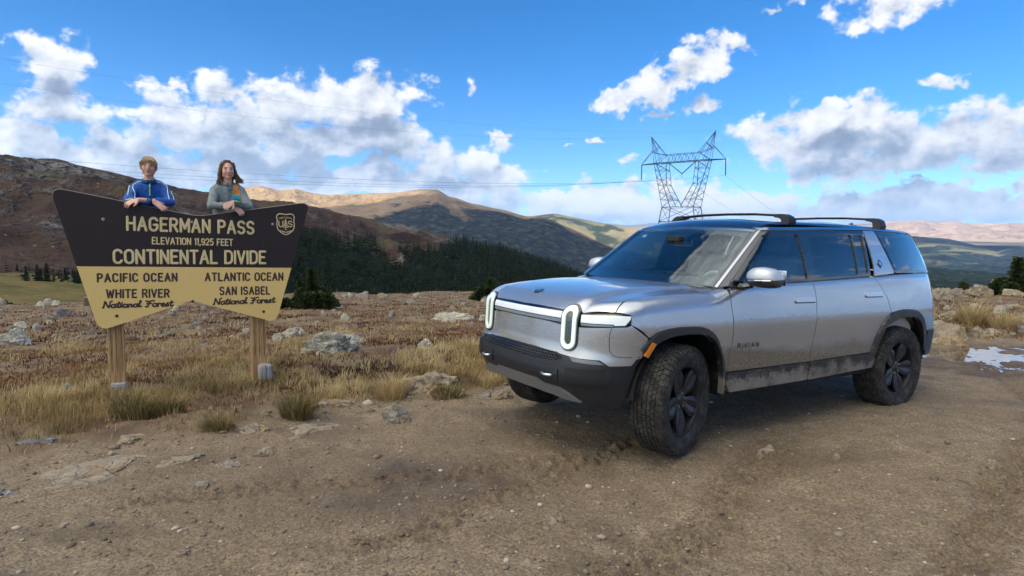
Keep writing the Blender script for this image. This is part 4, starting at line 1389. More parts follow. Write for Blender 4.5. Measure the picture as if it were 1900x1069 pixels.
# strokes in a cell of height 1; (width, [polylines])
GLY = {
    'A': (.62, [[(0, 0), (.31, 1), (.62, 0)], [(.12, .34), (.50, .34)]]),
    'B': (.55, [[(0, 0), (0, 1), (.3, 1)] + arc(.3, .76, .22, .24, 90, -90) + [(0, .52)], [(.3, .52)] + arc(.3, .26, .25, .26, 90, -90) + [(0, 0)]]),
    'C': (.58, [arc(.29, .72, .29, .28, 20, 180) + arc(.29, .28, .29, .28, 180, 340)]),
    'D': (.58, [[(0, 0), (0, 1), (.26, 1)] + arc(.26, .68, .32, .32, 90, 0) + arc(.26, .32, .32, .32, 0, -90) + [(0, 0)]]),
    'E': (.48, [[(.48, 0), (0, 0), (0, 1), (.48, 1)], [(0, .52), (.38, .52)]]),
    'F': (.46, [[(0, 0), (0, 1), (.46, 1)], [(0, .52), (.36, .52)]]),
    'G': (.60, [arc(.30, .72, .30, .28, 20, 180) + arc(.30, .28, .30, .28, 180, 360) + [(.60, .46), (.34, .46)]]),
    'H': (.56, [[(0, 0), (0, 1)], [(.56, 0), (.56, 1)], [(0, .52), (.56, .52)]]),
    'I': (.0, [[(0, 0), (0, 1)]]),
    'L': (.46, [[(0, 1), (0, 0), (.46, 0)]]),
    'M': (.68, [[(0, 0), (0, 1), (.34, .25), (.68, 1), (.68, 0)]]),
    'N': (.56, [[(0, 0), (0, 1), (.56, 0), (.56, 1)]]),
    'O': (.60, [arc(.30, .70, .30, .30, 0, 180) + arc(.30, .30, .30, .30, 180, 360) + [(.60, .70)]]),
    'P': (.54, [[(0, 0), (0, 1), (.27, 1)] + arc(.27, .74, .27, .26, 90, -90) + [(0, .48)]]),
    'R': (.56, [[(0, 0), (0, 1), (.28, 1)] + arc(.28, .74, .26, .26, 90, -90) + [(0, .48)], [(.28, .48), (.56, 0)]]),
    'S': (.54, [arc(.27, .75, .27, .25, 25, 180, 8) + arc(.27, .75, .27, .25, 180, 270, 5)[1:] + arc(.27, .25, .27, .25, 90, 0, 5)[1:] + arc(.27, .25, .27, .25, 0, -155, 8)[1:]]),
    'T': (.56, [[(.28, 0), (.28, 1)], [(0, 1), (.56, 1)]]),
    'U': (.56, [[(0, 1), (0, .28)] + arc(.28, .28, .28, .28, 180, 360) + [(.56, 1)]]),
    'V': (.58, [[(0, 1), (.29, 0), (.58, 1)]]),
    'W': (.84, [[(0, 1), (.2, 0), (.42, .85), (.64, 0), (.84, 1)]]),
    '1': (.16, [[(.02, .86), (.13, 1), (.13, 0)]]),
    '2': (.50, [arc(.25, .75, .25, .25, 170, 0, 8) + [(.46, .55), (0, 0), (.5, 0)]]),
    '5': (.50, [[(.46, 1), (.06, 1), (.02, .56)] + arc(.24, .32, .26, .32, 110, -140, 10)]),
    '9': (.50, [arc(.25, .70, .25, .30, 0, 360, 14), [(.5, .70)] + arc(.25, .32, .25, .32, 0, -140, 8)]),
    ',': (.05, [[(.05, .06), (0, -.16)]]),
    # lower case brush script
    'Nq': (.70, [[(-.04, .02), (.05, .05), (.12, .96), (.16, .9), (.50, .06), (.56, .1), (.62, .92), (.76, 1.0)]]),
    'Fq': (.66, [[(.0, .93), (.15, .80), (.72, .97), (.80, .90)], [(.36, .86), (.26, .12), (.14, -.04), (.02, .06)], [(.12, .46), (.54, .54)]]),
    'aq': (.46, [arc(.2, .25, .19, .24, 60, 360, 10) + [(.40, .50), (.36, .10), (.50, .10)]]),
    'tq': (.34, [[(.20, .84), (.12, .12), (.22, .0), (.40, .14)], [(.0, .56), (.36, .60)]]),
    'iq': (.22, [[(.0, .2), (.10, .48), (.08, .08), (.26, .14)], [(.12, .72), (.13, .74)]]),
    'oq': (.42, [arc(.2, .25, .19, .25, 90, 450, 12) + [(.34, .44), (.46, .44)]]),
    'nq': (.48, [[(.0, .46), (.05, .40), (.04, .0), (.08, .30), (.24, .50), (.34, .40), (.33, .06), (.48, .12)]]),
    'lq': (.26, [[(.0, .2), (.20, .90), (.12, 1.0), (.07, .6), (.10, .06), (.28, .12)]]),
    'rq': (.36, [[(.0, .42), (.08, .50), (.07, .0), (.10, .34), (.22, .50), (.36, .44)]]),
    'eq': (.40, [[(.04, .22), (.32, .34)] + arc(.2, .34, .14, .16, 0, 160, 6) + arc(.22, .22, .20, .22, 160, 310, 8)]),
    'sq': (.34, [[(.02, .10), (.18, .54), (.24, .34), (.30, .14), (.20, .0), (.02, .06)]]),
}


def stroke_bm(bm, pts, r, depth, M, seg=8):
    """a round-ended stroke, flattened to the depth of the paint or cut"""
    P = [Vector((p_[0], p_[1])) for p_ in pts]
    Q = [P[0]]
    for p_ in P[1:]:
        if (p_ - Q[-1]).length > 1e-5: Q.append(p_)
    if len(Q) == 1: Q.append(Q[0] + Vector((1e-4, 0)))
    for i in range(1, len(Q) - 1):                           # sharp corners: two strokes meeting
        a_ = (Q[i] - Q[i - 1]).normalized(); c_ = (Q[i + 1] - Q[i]).normalized()
        if a_.dot(c_) < .55:
            stroke_bm(bm, Q[:i + 1], r, depth, M, seg)
            stroke_bm(bm, Q[i:], r, depth * .97, M, seg)
            return
    rings = []
    n = len(Q)
    d0 = (Q[1] - Q[0]).normalized(); d1 = (Q[-1] - Q[-2]).normalized()
    st = [(Q[0] - d0 * r * sin(a), d0, cos(a)) for a in (1.5, 1.1, .55)]
    for i in range(n):
        if i == 0: d = d0
        elif i == n - 1: d = d1
        else:
            d = (Q[i] - Q[i - 1]).normalized() + (Q[i + 1] - Q[i]).normalized()
            if d.length < 1e-3: d = (Q[i + 1] - Q[i])
            d.normalize()
        st.append((Q[i], d, 1.0))
    st += [(Q[-1] + d1 * r * sin(a), d1, cos(a)) for a in (.55, 1.1, 1.5)]
    for c, d, k in st:
        nrm = Vector((-d.y, d.x))
        ring = []
        for j in range(seg):
            a = 2 * pi * j / seg
            q = c + nrm * (cos(a) * r * k)
            ring.append(bm.verts.new(M @ Vector((q.x, q.y, sin(a) * depth * .4 * k))))
        rings.append(ring)
    for A, B in zip(rings, rings[1:]):
        for j in range(seg):
            bm.faces.new((A[j], A[(j + 1) % seg], B[(j + 1) % seg], B[j]))
    bm.faces.new(rings[0][::-1]); bm.faces.new(rings[-1])


def text_strokes(text, script=False, track=.24):
    """-> polylines laid out from x = 0, total width, in units of the cap height"""
    x = 0; out = []
    k = 0
    for ch in text:
        if ch == ' ':
            x += .50 if not script else .38
            continue
        key = ch + 'q' if script else ch
        w, ls = GLY[key]
        for L in ls:
            out.append([(x + a, c) for a, c in L])
        x += w + (track if not script else .03)
    return out, x - (track if not script else .03)


def text_obj(name, text, M, width, height, stroke, depth, mat, parent, script=False, slant=0.0, track=.24):
    """M maps (x right, y up, z out) to the parent's frame; x=0 is the left end"""
    ls, w = text_strokes(text, script, track)
    sx = width / w
    bm = bmesh.new()
    for L in ls:
        L2 = [((a * sx) + slant * c * height, c * height) for a, c in L]
        stroke_bm(bm, L2, stroke, depth, M)
    return bm_obj(name, bm, mat, parent, smooth=True)

# ================================================================ car: body surfaces in the car's own frame (x forward, y left, z up, metres)
def ip(v,xs,ys): return np.interp(v,xs,ys)
def smooth_ip(v,xs,ys):
    # smooth interpolation (averaged linear interp)
    d=(xs[-1]-xs[0])*0.03
    return (ip(v-d,xs,ys)+ip(v-d/2,xs,ys)+ip(v,xs,ys)+ip(v+d/2,xs,ys)+ip(v+d,xs,ys))/5
def rmax(a,b,r):
    return np.minimum(np.maximum(a,b),-r)+np.sqrt(np.maximum(a+r,0)**2+np.maximum(b+r,0)**2)
def low(x,y,z):
    ay=np.abs(y)
    W=smooth_ip(z,[.30,.42,.55,.70,.86,.97,1.10,1.22,1.32,1.45],[.90,.935,.95,.962,.985,.995,.978,.955,.925,.88])
    W=W-.05*np.clip((x-1.2)/1.0,0,2)**2-.115*np.clip((-1.55-x)/1.0,0,2)**2
    F=smooth_ip(z,[.28,.40,.52,.60,.72,.80,1.05,1.13,1.3],[2.22,2.32,2.375,2.40,2.385,2.355,2.345,2.315,2.20])-.125*(ay/.9)**2.2
    Rr=smooth_ip(z,[.3,.45,.60,.85,.95,1.10,1.35,1.5],[-2.50,-2.60,-2.66,-2.66,-2.60,-2.58,-2.55,-2.5])+.12*(ay/.9)**2
    Hh=smooth_ip(x,[-2.8,-1.5,0.,.8,1.05,1.3,1.7,2.1,2.3,2.5],[1.385,1.368,1.315,1.285,1.262,1.262,1.25,1.205,1.15,1.07])
    Hh=Hh-np.clip((x-.9)/.3,0,1)*(.03*(ay/.9)**2+.022*np.clip((ay-.55)/.12,0,1)**2*(3-2*np.clip((ay-.55)/.12,0,1)))
    s=rmax(ay-W,x-F,.26)
    s=rmax(s,Rr-x,.30)
    rt=.05+.05*np.clip((x-.9)/.4,0,1)
    s=rmax(s,z-Hh,rt)
    return np.maximum(s,.30-z)
def green(x,y,z):
    ay=np.abs(y); t=z-1.28
    W=.935-.26*t-.25*np.clip(t,0,1)**2-.085*np.clip((-1.35-x),0,2)**2
    ws=1.16-1.40*t-.13*(ay/.8)**2          # windscreen x at z
    f=(x-ws)/np.sqrt(1+1.40**2)
    rr=-2.56+.42*np.clip(t,0,1)+.12*(ay/.8)**2
    r=(rr-x)/1.09
    top=smooth_ip(x,[-2.5,-2.2,-1.6,-.8,-.2,.2,.5,.8],[1.79,1.825,1.855,1.87,1.86,1.84,1.80,1.72])-.05*(ay/.75)**2
    s=rmax(ay-W,f,.05); s=rmax(s,r,.16); s=rmax(s,z-top,.07)
    return np.maximum(s,1.2-z)
def both(x,y,z): return np.minimum(low(x,y,z),green(x,y,z))
def grad(fn,P,e=2e-3):
    g=np.stack([fn(*(P+np.eye(3)[i]*e).T)-fn(*(P-np.eye(3)[i]*e).T) for i in range(3)],1)
    return g/np.maximum(np.linalg.norm(g,axis=1,keepdims=True),1e-9)
def march(fn,O,D,tmax,n=90):
    t=np.linspace(0,tmax,n); N=len(O)
    V=np.stack([fn(*(O+D*a).T) for a in t],1)<0
    has=V.any(1); i=np.argmax(V,1); i=np.maximum(i,1)
    a=t[i-1].copy();b=t[i].copy()
    for _ in range(22):
        m=(a+b)/2; v=fn(*(O+D*m[:,None]).T)<0
        b=np.where(v,m,b);a=np.where(v,a,m)
    P=O+D*b[:,None]; P[~has]=np.nan
    return P


CXC = 1.55


def cast(dom, pts, fn, sgn=1):
    """lay 2-D outline points on the body surface: S side (x,z), F front (y,z), R rear (y,z), T top (x,y), C front corner (theta,z)"""
    pts = np.asarray(pts, float)
    n = len(pts)
    O_ = np.zeros((n, 3)); D_ = np.zeros((n, 3))
    if dom == 'S':
        O_[:, 0] = pts[:, 0]; O_[:, 1] = 1.5; O_[:, 2] = pts[:, 1]; D_[:, 1] = -1; tm = 1.5
    elif dom == 'F':
        O_[:, 0] = 3.0; O_[:, 1] = pts[:, 0]; O_[:, 2] = pts[:, 1]; D_[:, 0] = -1; tm = 3.6
    elif dom == 'R':
        O_[:, 0] = -3.2; O_[:, 1] = pts[:, 0]; O_[:, 2] = pts[:, 1]; D_[:, 0] = 1; tm = 2
    elif dom == 'T':
        O_[:, 0] = pts[:, 0]; O_[:, 1] = pts[:, 1]; O_[:, 2] = 2.2; D_[:, 2] = -1; tm = 1.6
    elif dom == 'C':
        c, s = np.cos(pts[:, 0]), np.sin(pts[:, 0])
        O_[:, 0] = CXC + c * 1.6; O_[:, 1] = s * 1.6; O_[:, 2] = pts[:, 1]; D_[:, 0] = -c; D_[:, 1] = -s; tm = 1.55
    P = march(fn, O_, D_, tm, 70)
    return P


def cF(y, z):
    P = cast('F', [(y, z)], low)[0]
    return (atan2(P[1], P[0] - CXC), z)


def cS(x, z):
    P = cast('S', [(x, z)], low)[0]
    return (atan2(P[1], P[0] - CXC), z)


def fillet(poly, r):
    """round the corners of a polygon; r a number or one per corner"""
    out = []
    n = len(poly)
    rs = [r] * n if not hasattr(r, '__len__') else r
    for i in range(n):
        p = np.array(poly[i], float); a = np.array(poly[i - 1], float); c = np.array(poly[(i + 1) % n], float)
        la = np.linalg.norm(a - p); lc = np.linalg.norm(c - p)
        rr = min(rs[i], la * .48, lc * .48)
        if rr < 1e-4:
            out.append(tuple(p)); continue
        A = p + (a - p) / la * rr; C = p + (c - p) / lc * rr
        for t in (0, .25, .5, .75, 1):
            out.append(tuple(A * (1 - t) ** 2 + 2 * p * t * (1 - t) + C * t * t))
    return out


def dense(poly, step):
    out = []
    n = len(poly)
    for i in range(n):
        a = np.array(poly[i], float); c = np.array(poly[(i + 1) % n], float)
        k = max(1, int(math.ceil(np.linalg.norm(c - a) / step)))
        for j in range(k):
            out.append(tuple(a + (c - a) * j / k))
    return out


def inside(poly, P):
    poly = np.array(poly); x, y = P[:, 0], P[:, 1]
    r = np.zeros(len(P), bool)
    n = len(poly)
    for i in range(n):
        a = poly[i]; c = poly[(i + 1) % n]
        cond = (a[1] > y) != (c[1] > y)
        xi = (c[0] - a[0]) * (y - a[1]) / (c[1] - a[1] + 1e-12) + a[0]
        r ^= cond & (x < xi)
    return r


def panel(name, dom, poly, mat, parent, fn=None, off=0.0, thick=.012, step=.03, mirror=False, holes=(), flip=False, bulge=0.0, gap=0.0, offn=None):
    """a body panel: an outline laid on the surface, with its own thickness. mirror: the one on the other flank"""
    fn = fn or low
    sc_ = 1.0
    if dom == 'C': sc_ = .75           # radians to metres, about
    bp_ = dense(poly, step / sc_ if dom == 'C' else step)
    loops = [bp_] + [dense(h, step) for h in holes]
    allp = []; edges = []
    for L in loops:
        s = len(allp)
        allp += L
        edges += [(s + i, s + (i + 1) % len(L)) for i in range(len(L))]
    A = np.array(bp_)
    lo, hi = A.min(0), A.max(0)
    sx_ = step / (sc_ if dom == 'C' else 1)
    gx = np.arange(lo[0] + sx_ * .5, hi[0], sx_); gy = np.arange(lo[1] + step * .5, hi[1], step)
    if len(gx) and len(gy):
        G = np.stack(np.meshgrid(gx, gy), -1).reshape(-1, 2)
        m = inside(bp_, G)
        for h in loops[1:]:
            m &= ~inside(h, G)
        # keep off the rim
        B = np.array(allp)
        if m.any():
            G = G[m]
            dmin = np.min(np.hypot((G[:, None, 0] - B[None, :, 0]) * (sc_ if dom == 'C' else 1), G[:, None, 1] - B[None, :, 1]), axis=1)
            G = G[dmin > step * .38]
            allp = allp + [tuple(g_) for g_ in G]
    res = geometry.delaunay_2d_cdt([Vector(p_) for p_ in allp], edges, [], 1, 1e-6)
    vv = np.array([tuple(v_) for v_ in res[0]])
    ff = [tuple(f_) for f_ in res[2]]
    if holes:
        cen = np.array([vv[list(f_)].mean(0) for f_ in ff])
        keep = np.ones(len(ff), bool)
        for h in loops[1:]:
            keep &= ~inside(h, cen)
        ff = [f_ for f_, k_ in zip(ff, keep) if k_]
    P = cast(dom, vv, fn)
    bad = np.isnan(P[:, 0])
    if bad.any():
        print('cast miss', name, bad.sum(), len(bad))
        ff = [f_ for f_ in ff if not any(bad[i] for i in f_)]
        P[bad] = 0
    N = grad(fn, P)
    N[~np.isfinite(N)] = 0
    o_ = off if offn is None else offn(vv)
    if bulge:
        B = np.array(loops[0])
        dmin = np.min(np.hypot(vv[:, None, 0] - B[None, :, 0], vv[:, None, 1] - B[None, :, 1]), axis=1)
        o_ = o_ + bulge * np.sqrt(np.clip(dmin / .04, 0, 1))
    P1 = P + N * (np.asarray(o_)[:, None] if hasattr(o_, '__len__') else o_)
    P2 = P1 - N * thick
    if mirror:
        P1 = P1 * (1, -1, 1); P2 = P2 * (1, -1, 1); N = N * (1, -1, 1)
    nv = len(P1)
    # orientation
    f0 = ff[len(ff) // 2]
    nn = np.cross(P1[f0[1]] - P1[f0[0]], P1[f0[2]] - P1[f0[0]])
    if nn @ N[f0[0]] < 0:
        ff = [f_[::-1] for f_ in ff]
    cnt = {}
    for f_ in ff:
        for a, c in zip(f_, f_[1:] + f_[:1]):
            cnt[(a, c)] = 1
    rim = [(a, c) for (a, c) in cnt if (c, a) not in cnt]
    # front, back, and rim with its own vertices so that the edge stays crisp
    rv = {}
    V = list(P1) + list(P2)
    NN = list(N) + list(-N)
    F = [tuple(f_) for f_ in ff] + [tuple(i + nv for i in f_[::-1]) for f_ in ff]
    for a, c in rim:
        k = len(V)
        V += [P1[a], P1[c], P2[c], P2[a]]
        e = P1[c] - P1[a]; rn = np.cross(e, N[a]); rn = rn / (np.linalg.norm(rn) + 1e-9)
        NN += [rn] * 4
        F.append((k + 3, k + 2, k + 1, k) if True else None)
    me = bpy.data.meshes.new(name)
    me.from_pydata([tuple(v_) for v_ in V], [], F)
    me.shade_smooth()
    me.update()
    if len(me.vertices) == len(NN):
        me.normals_split_custom_set_from_vertices([tuple(n_ / (np.linalg.norm(n_) + 1e-9)) for n_ in np.array(NN)])
    return mesh_obj(name, me, mat, parent)


# ---------------------------------------------------------------- paint and trims
def mat_paint():
    m, b = mat_new('silver_paint')
    pos = b.n('ShaderNodeTexCoord').outputs['Object']
    sp = b.n('ShaderNodeSeparateXYZ', {0: pos})
    x, z = sp.outputs[0], sp.outputs[2]
    n1 = b.noise(pos, 3.0, 6, .65)
    n2_ = b.noise(b.v('MULTIPLY', pos, (1, 1, 2.5)), 60, 4, .7)
    # road dust: dense along the sills and behind the wheels, thin film above
    band = b.m('ADD', b.mr(z, .86, .62, 0, 1, smooth=False), b.m('MULTIPLY', b.m('MULTIPLY', b.m('SUBTRACT', n1, .5), .7), b.mr(z, .95, .80)))
    rear = b.mr(x, 1.4, .9, .25, 1)
    dust = b.m('MULTIPLY', b.mr(band, .10, .75, 0, .9), rear)
    swath = b.m('MULTIPLY', b.mr(b.m('ADD', b.m('SUBTRACT', z, b.m('MULTIPLY', x, .09)), b.m('MULTIPLY', b.m('SUBTRACT', n2_, .5), .10)), .755, .66, 0, 1.0), b.mr(x, 1.25, 1.05, 0, 1))
    dust = b.m('MAXIMUM', dust, swath)
    streak = b.m('MULTIPLY', b.mr(n2_, .50, .64, 0, .9), b.mr(b.m('ADD', z, b.m('MULTIPLY', n1, .3)), 1.04, .80, 0, 1))
    dust = b.m('MAXIMUM', dust, b.m('MULTIPLY', b.m('MULTIPLY', streak, rear), .8))
    film = b.m('MULTIPLY', b.mr(b.m('ADD', z, b.m('MULTIPLY', b.m('SUBTRACT', n1, .5), .2)), 1.08, .84, 0, .30), rear)
    dust = b.m('MAXIMUM', dust, film)
    spk = b.vor(pos, 34)
    spr = b.m('MULTIPLY', b.mr(spk, .05, .09, 1, 0), b.mr(z, 1.05, .8, 0, .9))
    dust = b.m('MAXIMUM', dust, spr, clamp=True)
    flake = b.noise(pos, 900, 2, .5)
    base = b.mix(flake, (.41, .43, .455), (.52, .54, .56))
    col = b.mix(dust, base, b.mix(b.mr(n2_, .35, .65), (.12, .088, .055), (.27, .215, .15)))
    metal = b.m('MULTIPLY', b.m('SUBTRACT', 1, dust), .72)
    rough = b.m('ADD', b.m('MULTIPLY', dust, .5), .24)
    coat = b.m('SUBTRACT', 1, b.m('MULTIPLY', dust, 1.0), clamp=True)
    nrm = b.n('ShaderNodeBump', {'Strength': 1, 'Distance': .0010, 'Height': b.m('MULTIPLY', dust, n2_)}).outputs[0]
    p = b.n('ShaderNodeBsdfPrincipled', {'Base Color': col, 'Metallic': metal, 'Roughness': rough, 'Coat Weight': coat, 'Coat Roughness': .03, 'Normal': nrm})
    finish(b, p.outputs[0])
    return m


def mat_clad(name, base=(.022, .024, .028), amount=1.0, zlo=.9, spray=True):
    """black plastic under grey mud spray"""
    m, b = mat_new(name)
    pos = b.n('ShaderNodeTexCoord').outputs['Object']
    sp = b.n('ShaderNodeSeparateXYZ', {0: pos})
    n1 = b.noise(pos, 5, 6, .7)
    n2_ = b.noise(pos, 48, 5, .75)
    rear = b.mr(sp.outputs[0], 1.55, 1.0, .12, 1)
    md = b.m('MULTIPLY', b.mr(b.m('ADD', b.m('ADD', b.m('MULTIPLY', n1, .5), b.m('MULTIPLY', n2_, .3)), b.mr(sp.outputs[2], .62, .46, -.03, .10)), .38, .50, 0, amount), rear)
    spk = b.m('MULTIPLY', b.mr(b.vor(pos, 95), .10, .2, 1, 0), .35)
    md = b.m('MAXIMUM', md, b.m('MULTIPLY', spk, b.noise(pos, 9, 2, .5)), clamp=True)
    col = b.mix(md, base, b.mix(n1, (.13, .11, .085), (.34, .295, .235)))
    nrm = b.n('ShaderNodeBump', {'Strength': 1, 'Distance': .004, 'Height': b.m('ADD', b.m('MULTIPLY', md, n2_), b.m('MULTIPLY', b.noise(pos, 500, 2, .5), .08))}).outputs[0]
    p = b.n('ShaderNodeBsdfPrincipled', {'Base Color': col, 'Roughness': b.m('MULTIPLY_ADD', md, .4, .42), 'Normal': nrm})
    finish(b, p.outputs[0])
    return m


M_PAINT = mat_paint()
M_CLAD = mat_clad('black_cladding', amount=.95)
M_BUMP = mat_clad('bumper_plastic', base=(.011, .013, .018), amount=.22)
M_BLACK = simple('gloss_black', (.008, .009, .012), rough=.12, coat=1.0)
M_MATTE = simple('matte_black', (.006, .006, .007), rough=.7)
M_SEAL = simple('black_rubber_seal', (.01, .01, .01), rough=.55)
M_CHROME = simple('satin_trim', (.55, .57, .60), rough=.18, metal=1.0)
M_SKID = mat_clad('skid_plate_silver', base=(.13, .135, .14), amount=.6)
M_ROOF = simple('roof_glass', (.006, .012, .03), rough=.03, coat=1.0)
M_HOOKM = simple('tow_hook_metal', (.62, .62, .64), rough=.28, metal=1.0)
M_AMBER = simple('amber_lens', (.75, .22, .02), rough=.25, coat=.5)
M_INT = simple('interior_grey', (.45, .43, .40), rough=.8, noise_amt=.25, noise_scale=60)
M_SEAT = simple('seat_leather', (.45, .42, .38), rough=.6)
M_RUB = None


def mat_glass(name, tint, refl=1.0, opaque=0.0, body=(.01, .012, .015)):
    m, b = mat_new(name)
    fc = b.n('ShaderNodeLayerWeight', {0: .5}).outputs['Facing']
    fr = b.m('MULTIPLY', b.m('MULTIPLY_ADD', b.m('POWER', fc, 5.0), .95, .045), refl, clamp=True)
    tr = b.n('ShaderNodeBsdfTransparent', {0: (*tint, 1)}).outputs[0]
    gl = b.n('ShaderNodeBsdfGlossy', {0: (1, 1, 1, 1), 1: .005}).outputs[0]
    p = b.n('ShaderNodeMixShader', {0: fr, 1: tr, 2: gl}).outputs[0]
    finish(b, p)
    return m


M_GLASS = mat_glass('windshield_glass', (.80, .88, .88), 1.25)
M_TINT = mat_glass('side_glass', (.42, .50, .54), 1.9)
M_PRIV = mat_glass('privacy_glass', (.13, .16, .19), 2.2)


def mat_light(name, col, strength, body=(.8, .85, .85), lines=False):
    m, b = mat_new(name)
    pos = b.n('ShaderNodeTexCoord').outputs['Object']
    if lines:
        w = b.n('ShaderNodeTexWave', {'Vector': pos, 'Scale': 28.0, 'Distortion': 0.0}, bands_direction='Z').outputs[1]
        e = b.m('MULTIPLY', b.m('MULTIPLY_ADD', w, .35, .65), strength)
    else:
        e = strength
    p = b.n('ShaderNodeBsdfPrincipled', {'Base Color': (*body, 1), 'Roughness': .12, 'Emission Color': (*col, 1), 'Emission Strength': e, 'Coat Weight': 1.0})
    finish(b, p.outputs[0])
    return m


M_RING = mat_light('headlight_ring', (.90, 1.0, .92), .36, body=(.50, .55, .51))
M_DRL = mat_light('corner_light', (.90, 1.0, .97), .20, body=(.6, .64, .63), lines=True)
M_BAR = mat_light('light_bar_lens', (.9, .97, 1.0), .16, body=(.70, .74, .78), lines=True)
M_LENS = simple('headlight_lens', (.05, .07, .055), rough=.08, coat=1.0, noise_amt=.9, noise_scale=70)
M_TAIL = simple('tail_lamp_red', (.45, .03, .03), rough=.1, coat=1.0)
M_BARLOW = simple('bar_lower_lens', (.20, .23, .27), rough=.2, coat=.6, noise_amt=.5, noise_scale=160)


def mat_tyre():
    m, b = mat_new('tyre_rubber')
    pos = b.n('ShaderNodeTexCoord').outputs['Object']
    n1 = b.noise(pos, 14, 6, .7)
    n2_ = b.noise(pos, 70, 4, .7)
    col = b.mix(b.mr(b.m('ADD', b.m('MULTIPLY', n1, .6), b.m('MULTIPLY', n2_, .4)), .42, .64, 0, .9), (.018, .018, .018), (.085, .077, .066))
    p = b.n('ShaderNodeBsdfPrincipled', {'Base Color': col, 'Roughness': .88, 'Specular IOR Level': .3,
                                         'Normal': b.n('ShaderNodeBump', {'Strength': 1, 'Distance': .003, 'Height': n2_}).outputs[0]})
    finish(b, p.outputs[0])
    return m


M_RUB = mat_tyre()
M_RIM = simple('dark_alloy', (.009, .010, .014), rough=.45, metal=.0, coat=.15, noise_amt=.5, noise_scale=22)
M_RIMB = simple('rim_barrel', (.02, .02, .022), rough=.5, metal=.4)

car = empty('suv', (2.04, 6.29, 0), 'silver electric suv with black roof and dusty flanks parked on the gravel', 'suv')
car.rotation_euler = (rad(-.96), rad(-1.40), rad(212.1))
car.rotation_mode = 'XYZ'


def arch_outline(cx, pts_out):
    return pts_out


# wheel openings (x, z) measured on the flank: outer edge of the black arch trim and its inner edge
FA_OUT = [(2.035, .74), (1.985, .80), (1.895, .905), (1.815, .955), (1.64, .978), (1.43, .976), (1.315, .95), (1.23, .892), (1.168, .805), (1.108, .706), (1.075, .60)]
FA_IN = [(1.975, .70), (1.91, .775), (1.84, .872), (1.70, .918), (1.50, .928), (1.36, .916), (1.275, .884), (1.20, .817), (1.138, .72), (1.11, .633), (1.095, .56)]
RA_OUT = [(-1.005, .61), (-1.10, .842), (-1.20, .955), (-1.42, 1.008), (-1.70, 1.004), (-1.84, .957), (-1.96, .875), (-2.09, .71), (-2.13, .60)]
RA_IN = [(-1.075, .57), (-1.168, .839), (-1.258, .892), (-1.47, .938), (-1.71, .935), (-1.868, .878), (-2.00, .742), (-2.06, .60), (-2.08, .56)]


def chaikin(P, it=2, closed=False):
    P = [np.array(p_, float) for p_ in P]
    for _ in range(it):
        Q = [P[0]] if not closed else []
        rng = range(len(P) - 1) if not closed else range(len(P))
        for i in rng:
            a, c = P[i], P[(i + 1) % len(P)]
            Q += [a * .75 + c * .25, a * .25 + c * .75]
        if not closed:
            Q.append(P[-1])
        P = Q
    return [tuple(p_) for p_ in P]


FA_OUT = chaikin(FA_OUT, 1); FA_IN = chaikin(FA_IN, 1); RA_OUT = chaikin(RA_OUT, 1); RA_IN = chaikin(RA_IN, 1)
g_ = .004                                                   # panel gap

# flank seams
DOOR_F = [(1.000, 1.262), (1.045, 1.20), (1.052, 1.12), (1.036, 1.02), (1.027, .85), (1.035, .70), (1.03, .595)]
DOOR_M = [(-.050, 1.298), (-.066, 1.19), (-.060, 1.06), (-.050, .87), (-.044, .70), (-.045, .598)]
DOOR_R = [(-.975, 1.334), (-1.05, 1.325), (-1.115, 1.26), (-1.215, 1.14), (-1.262, 1.025), (-1.275, .985)]


def shift(P, dx, dz=0):
    return [(a + dx, c + dz) for a, c in P]


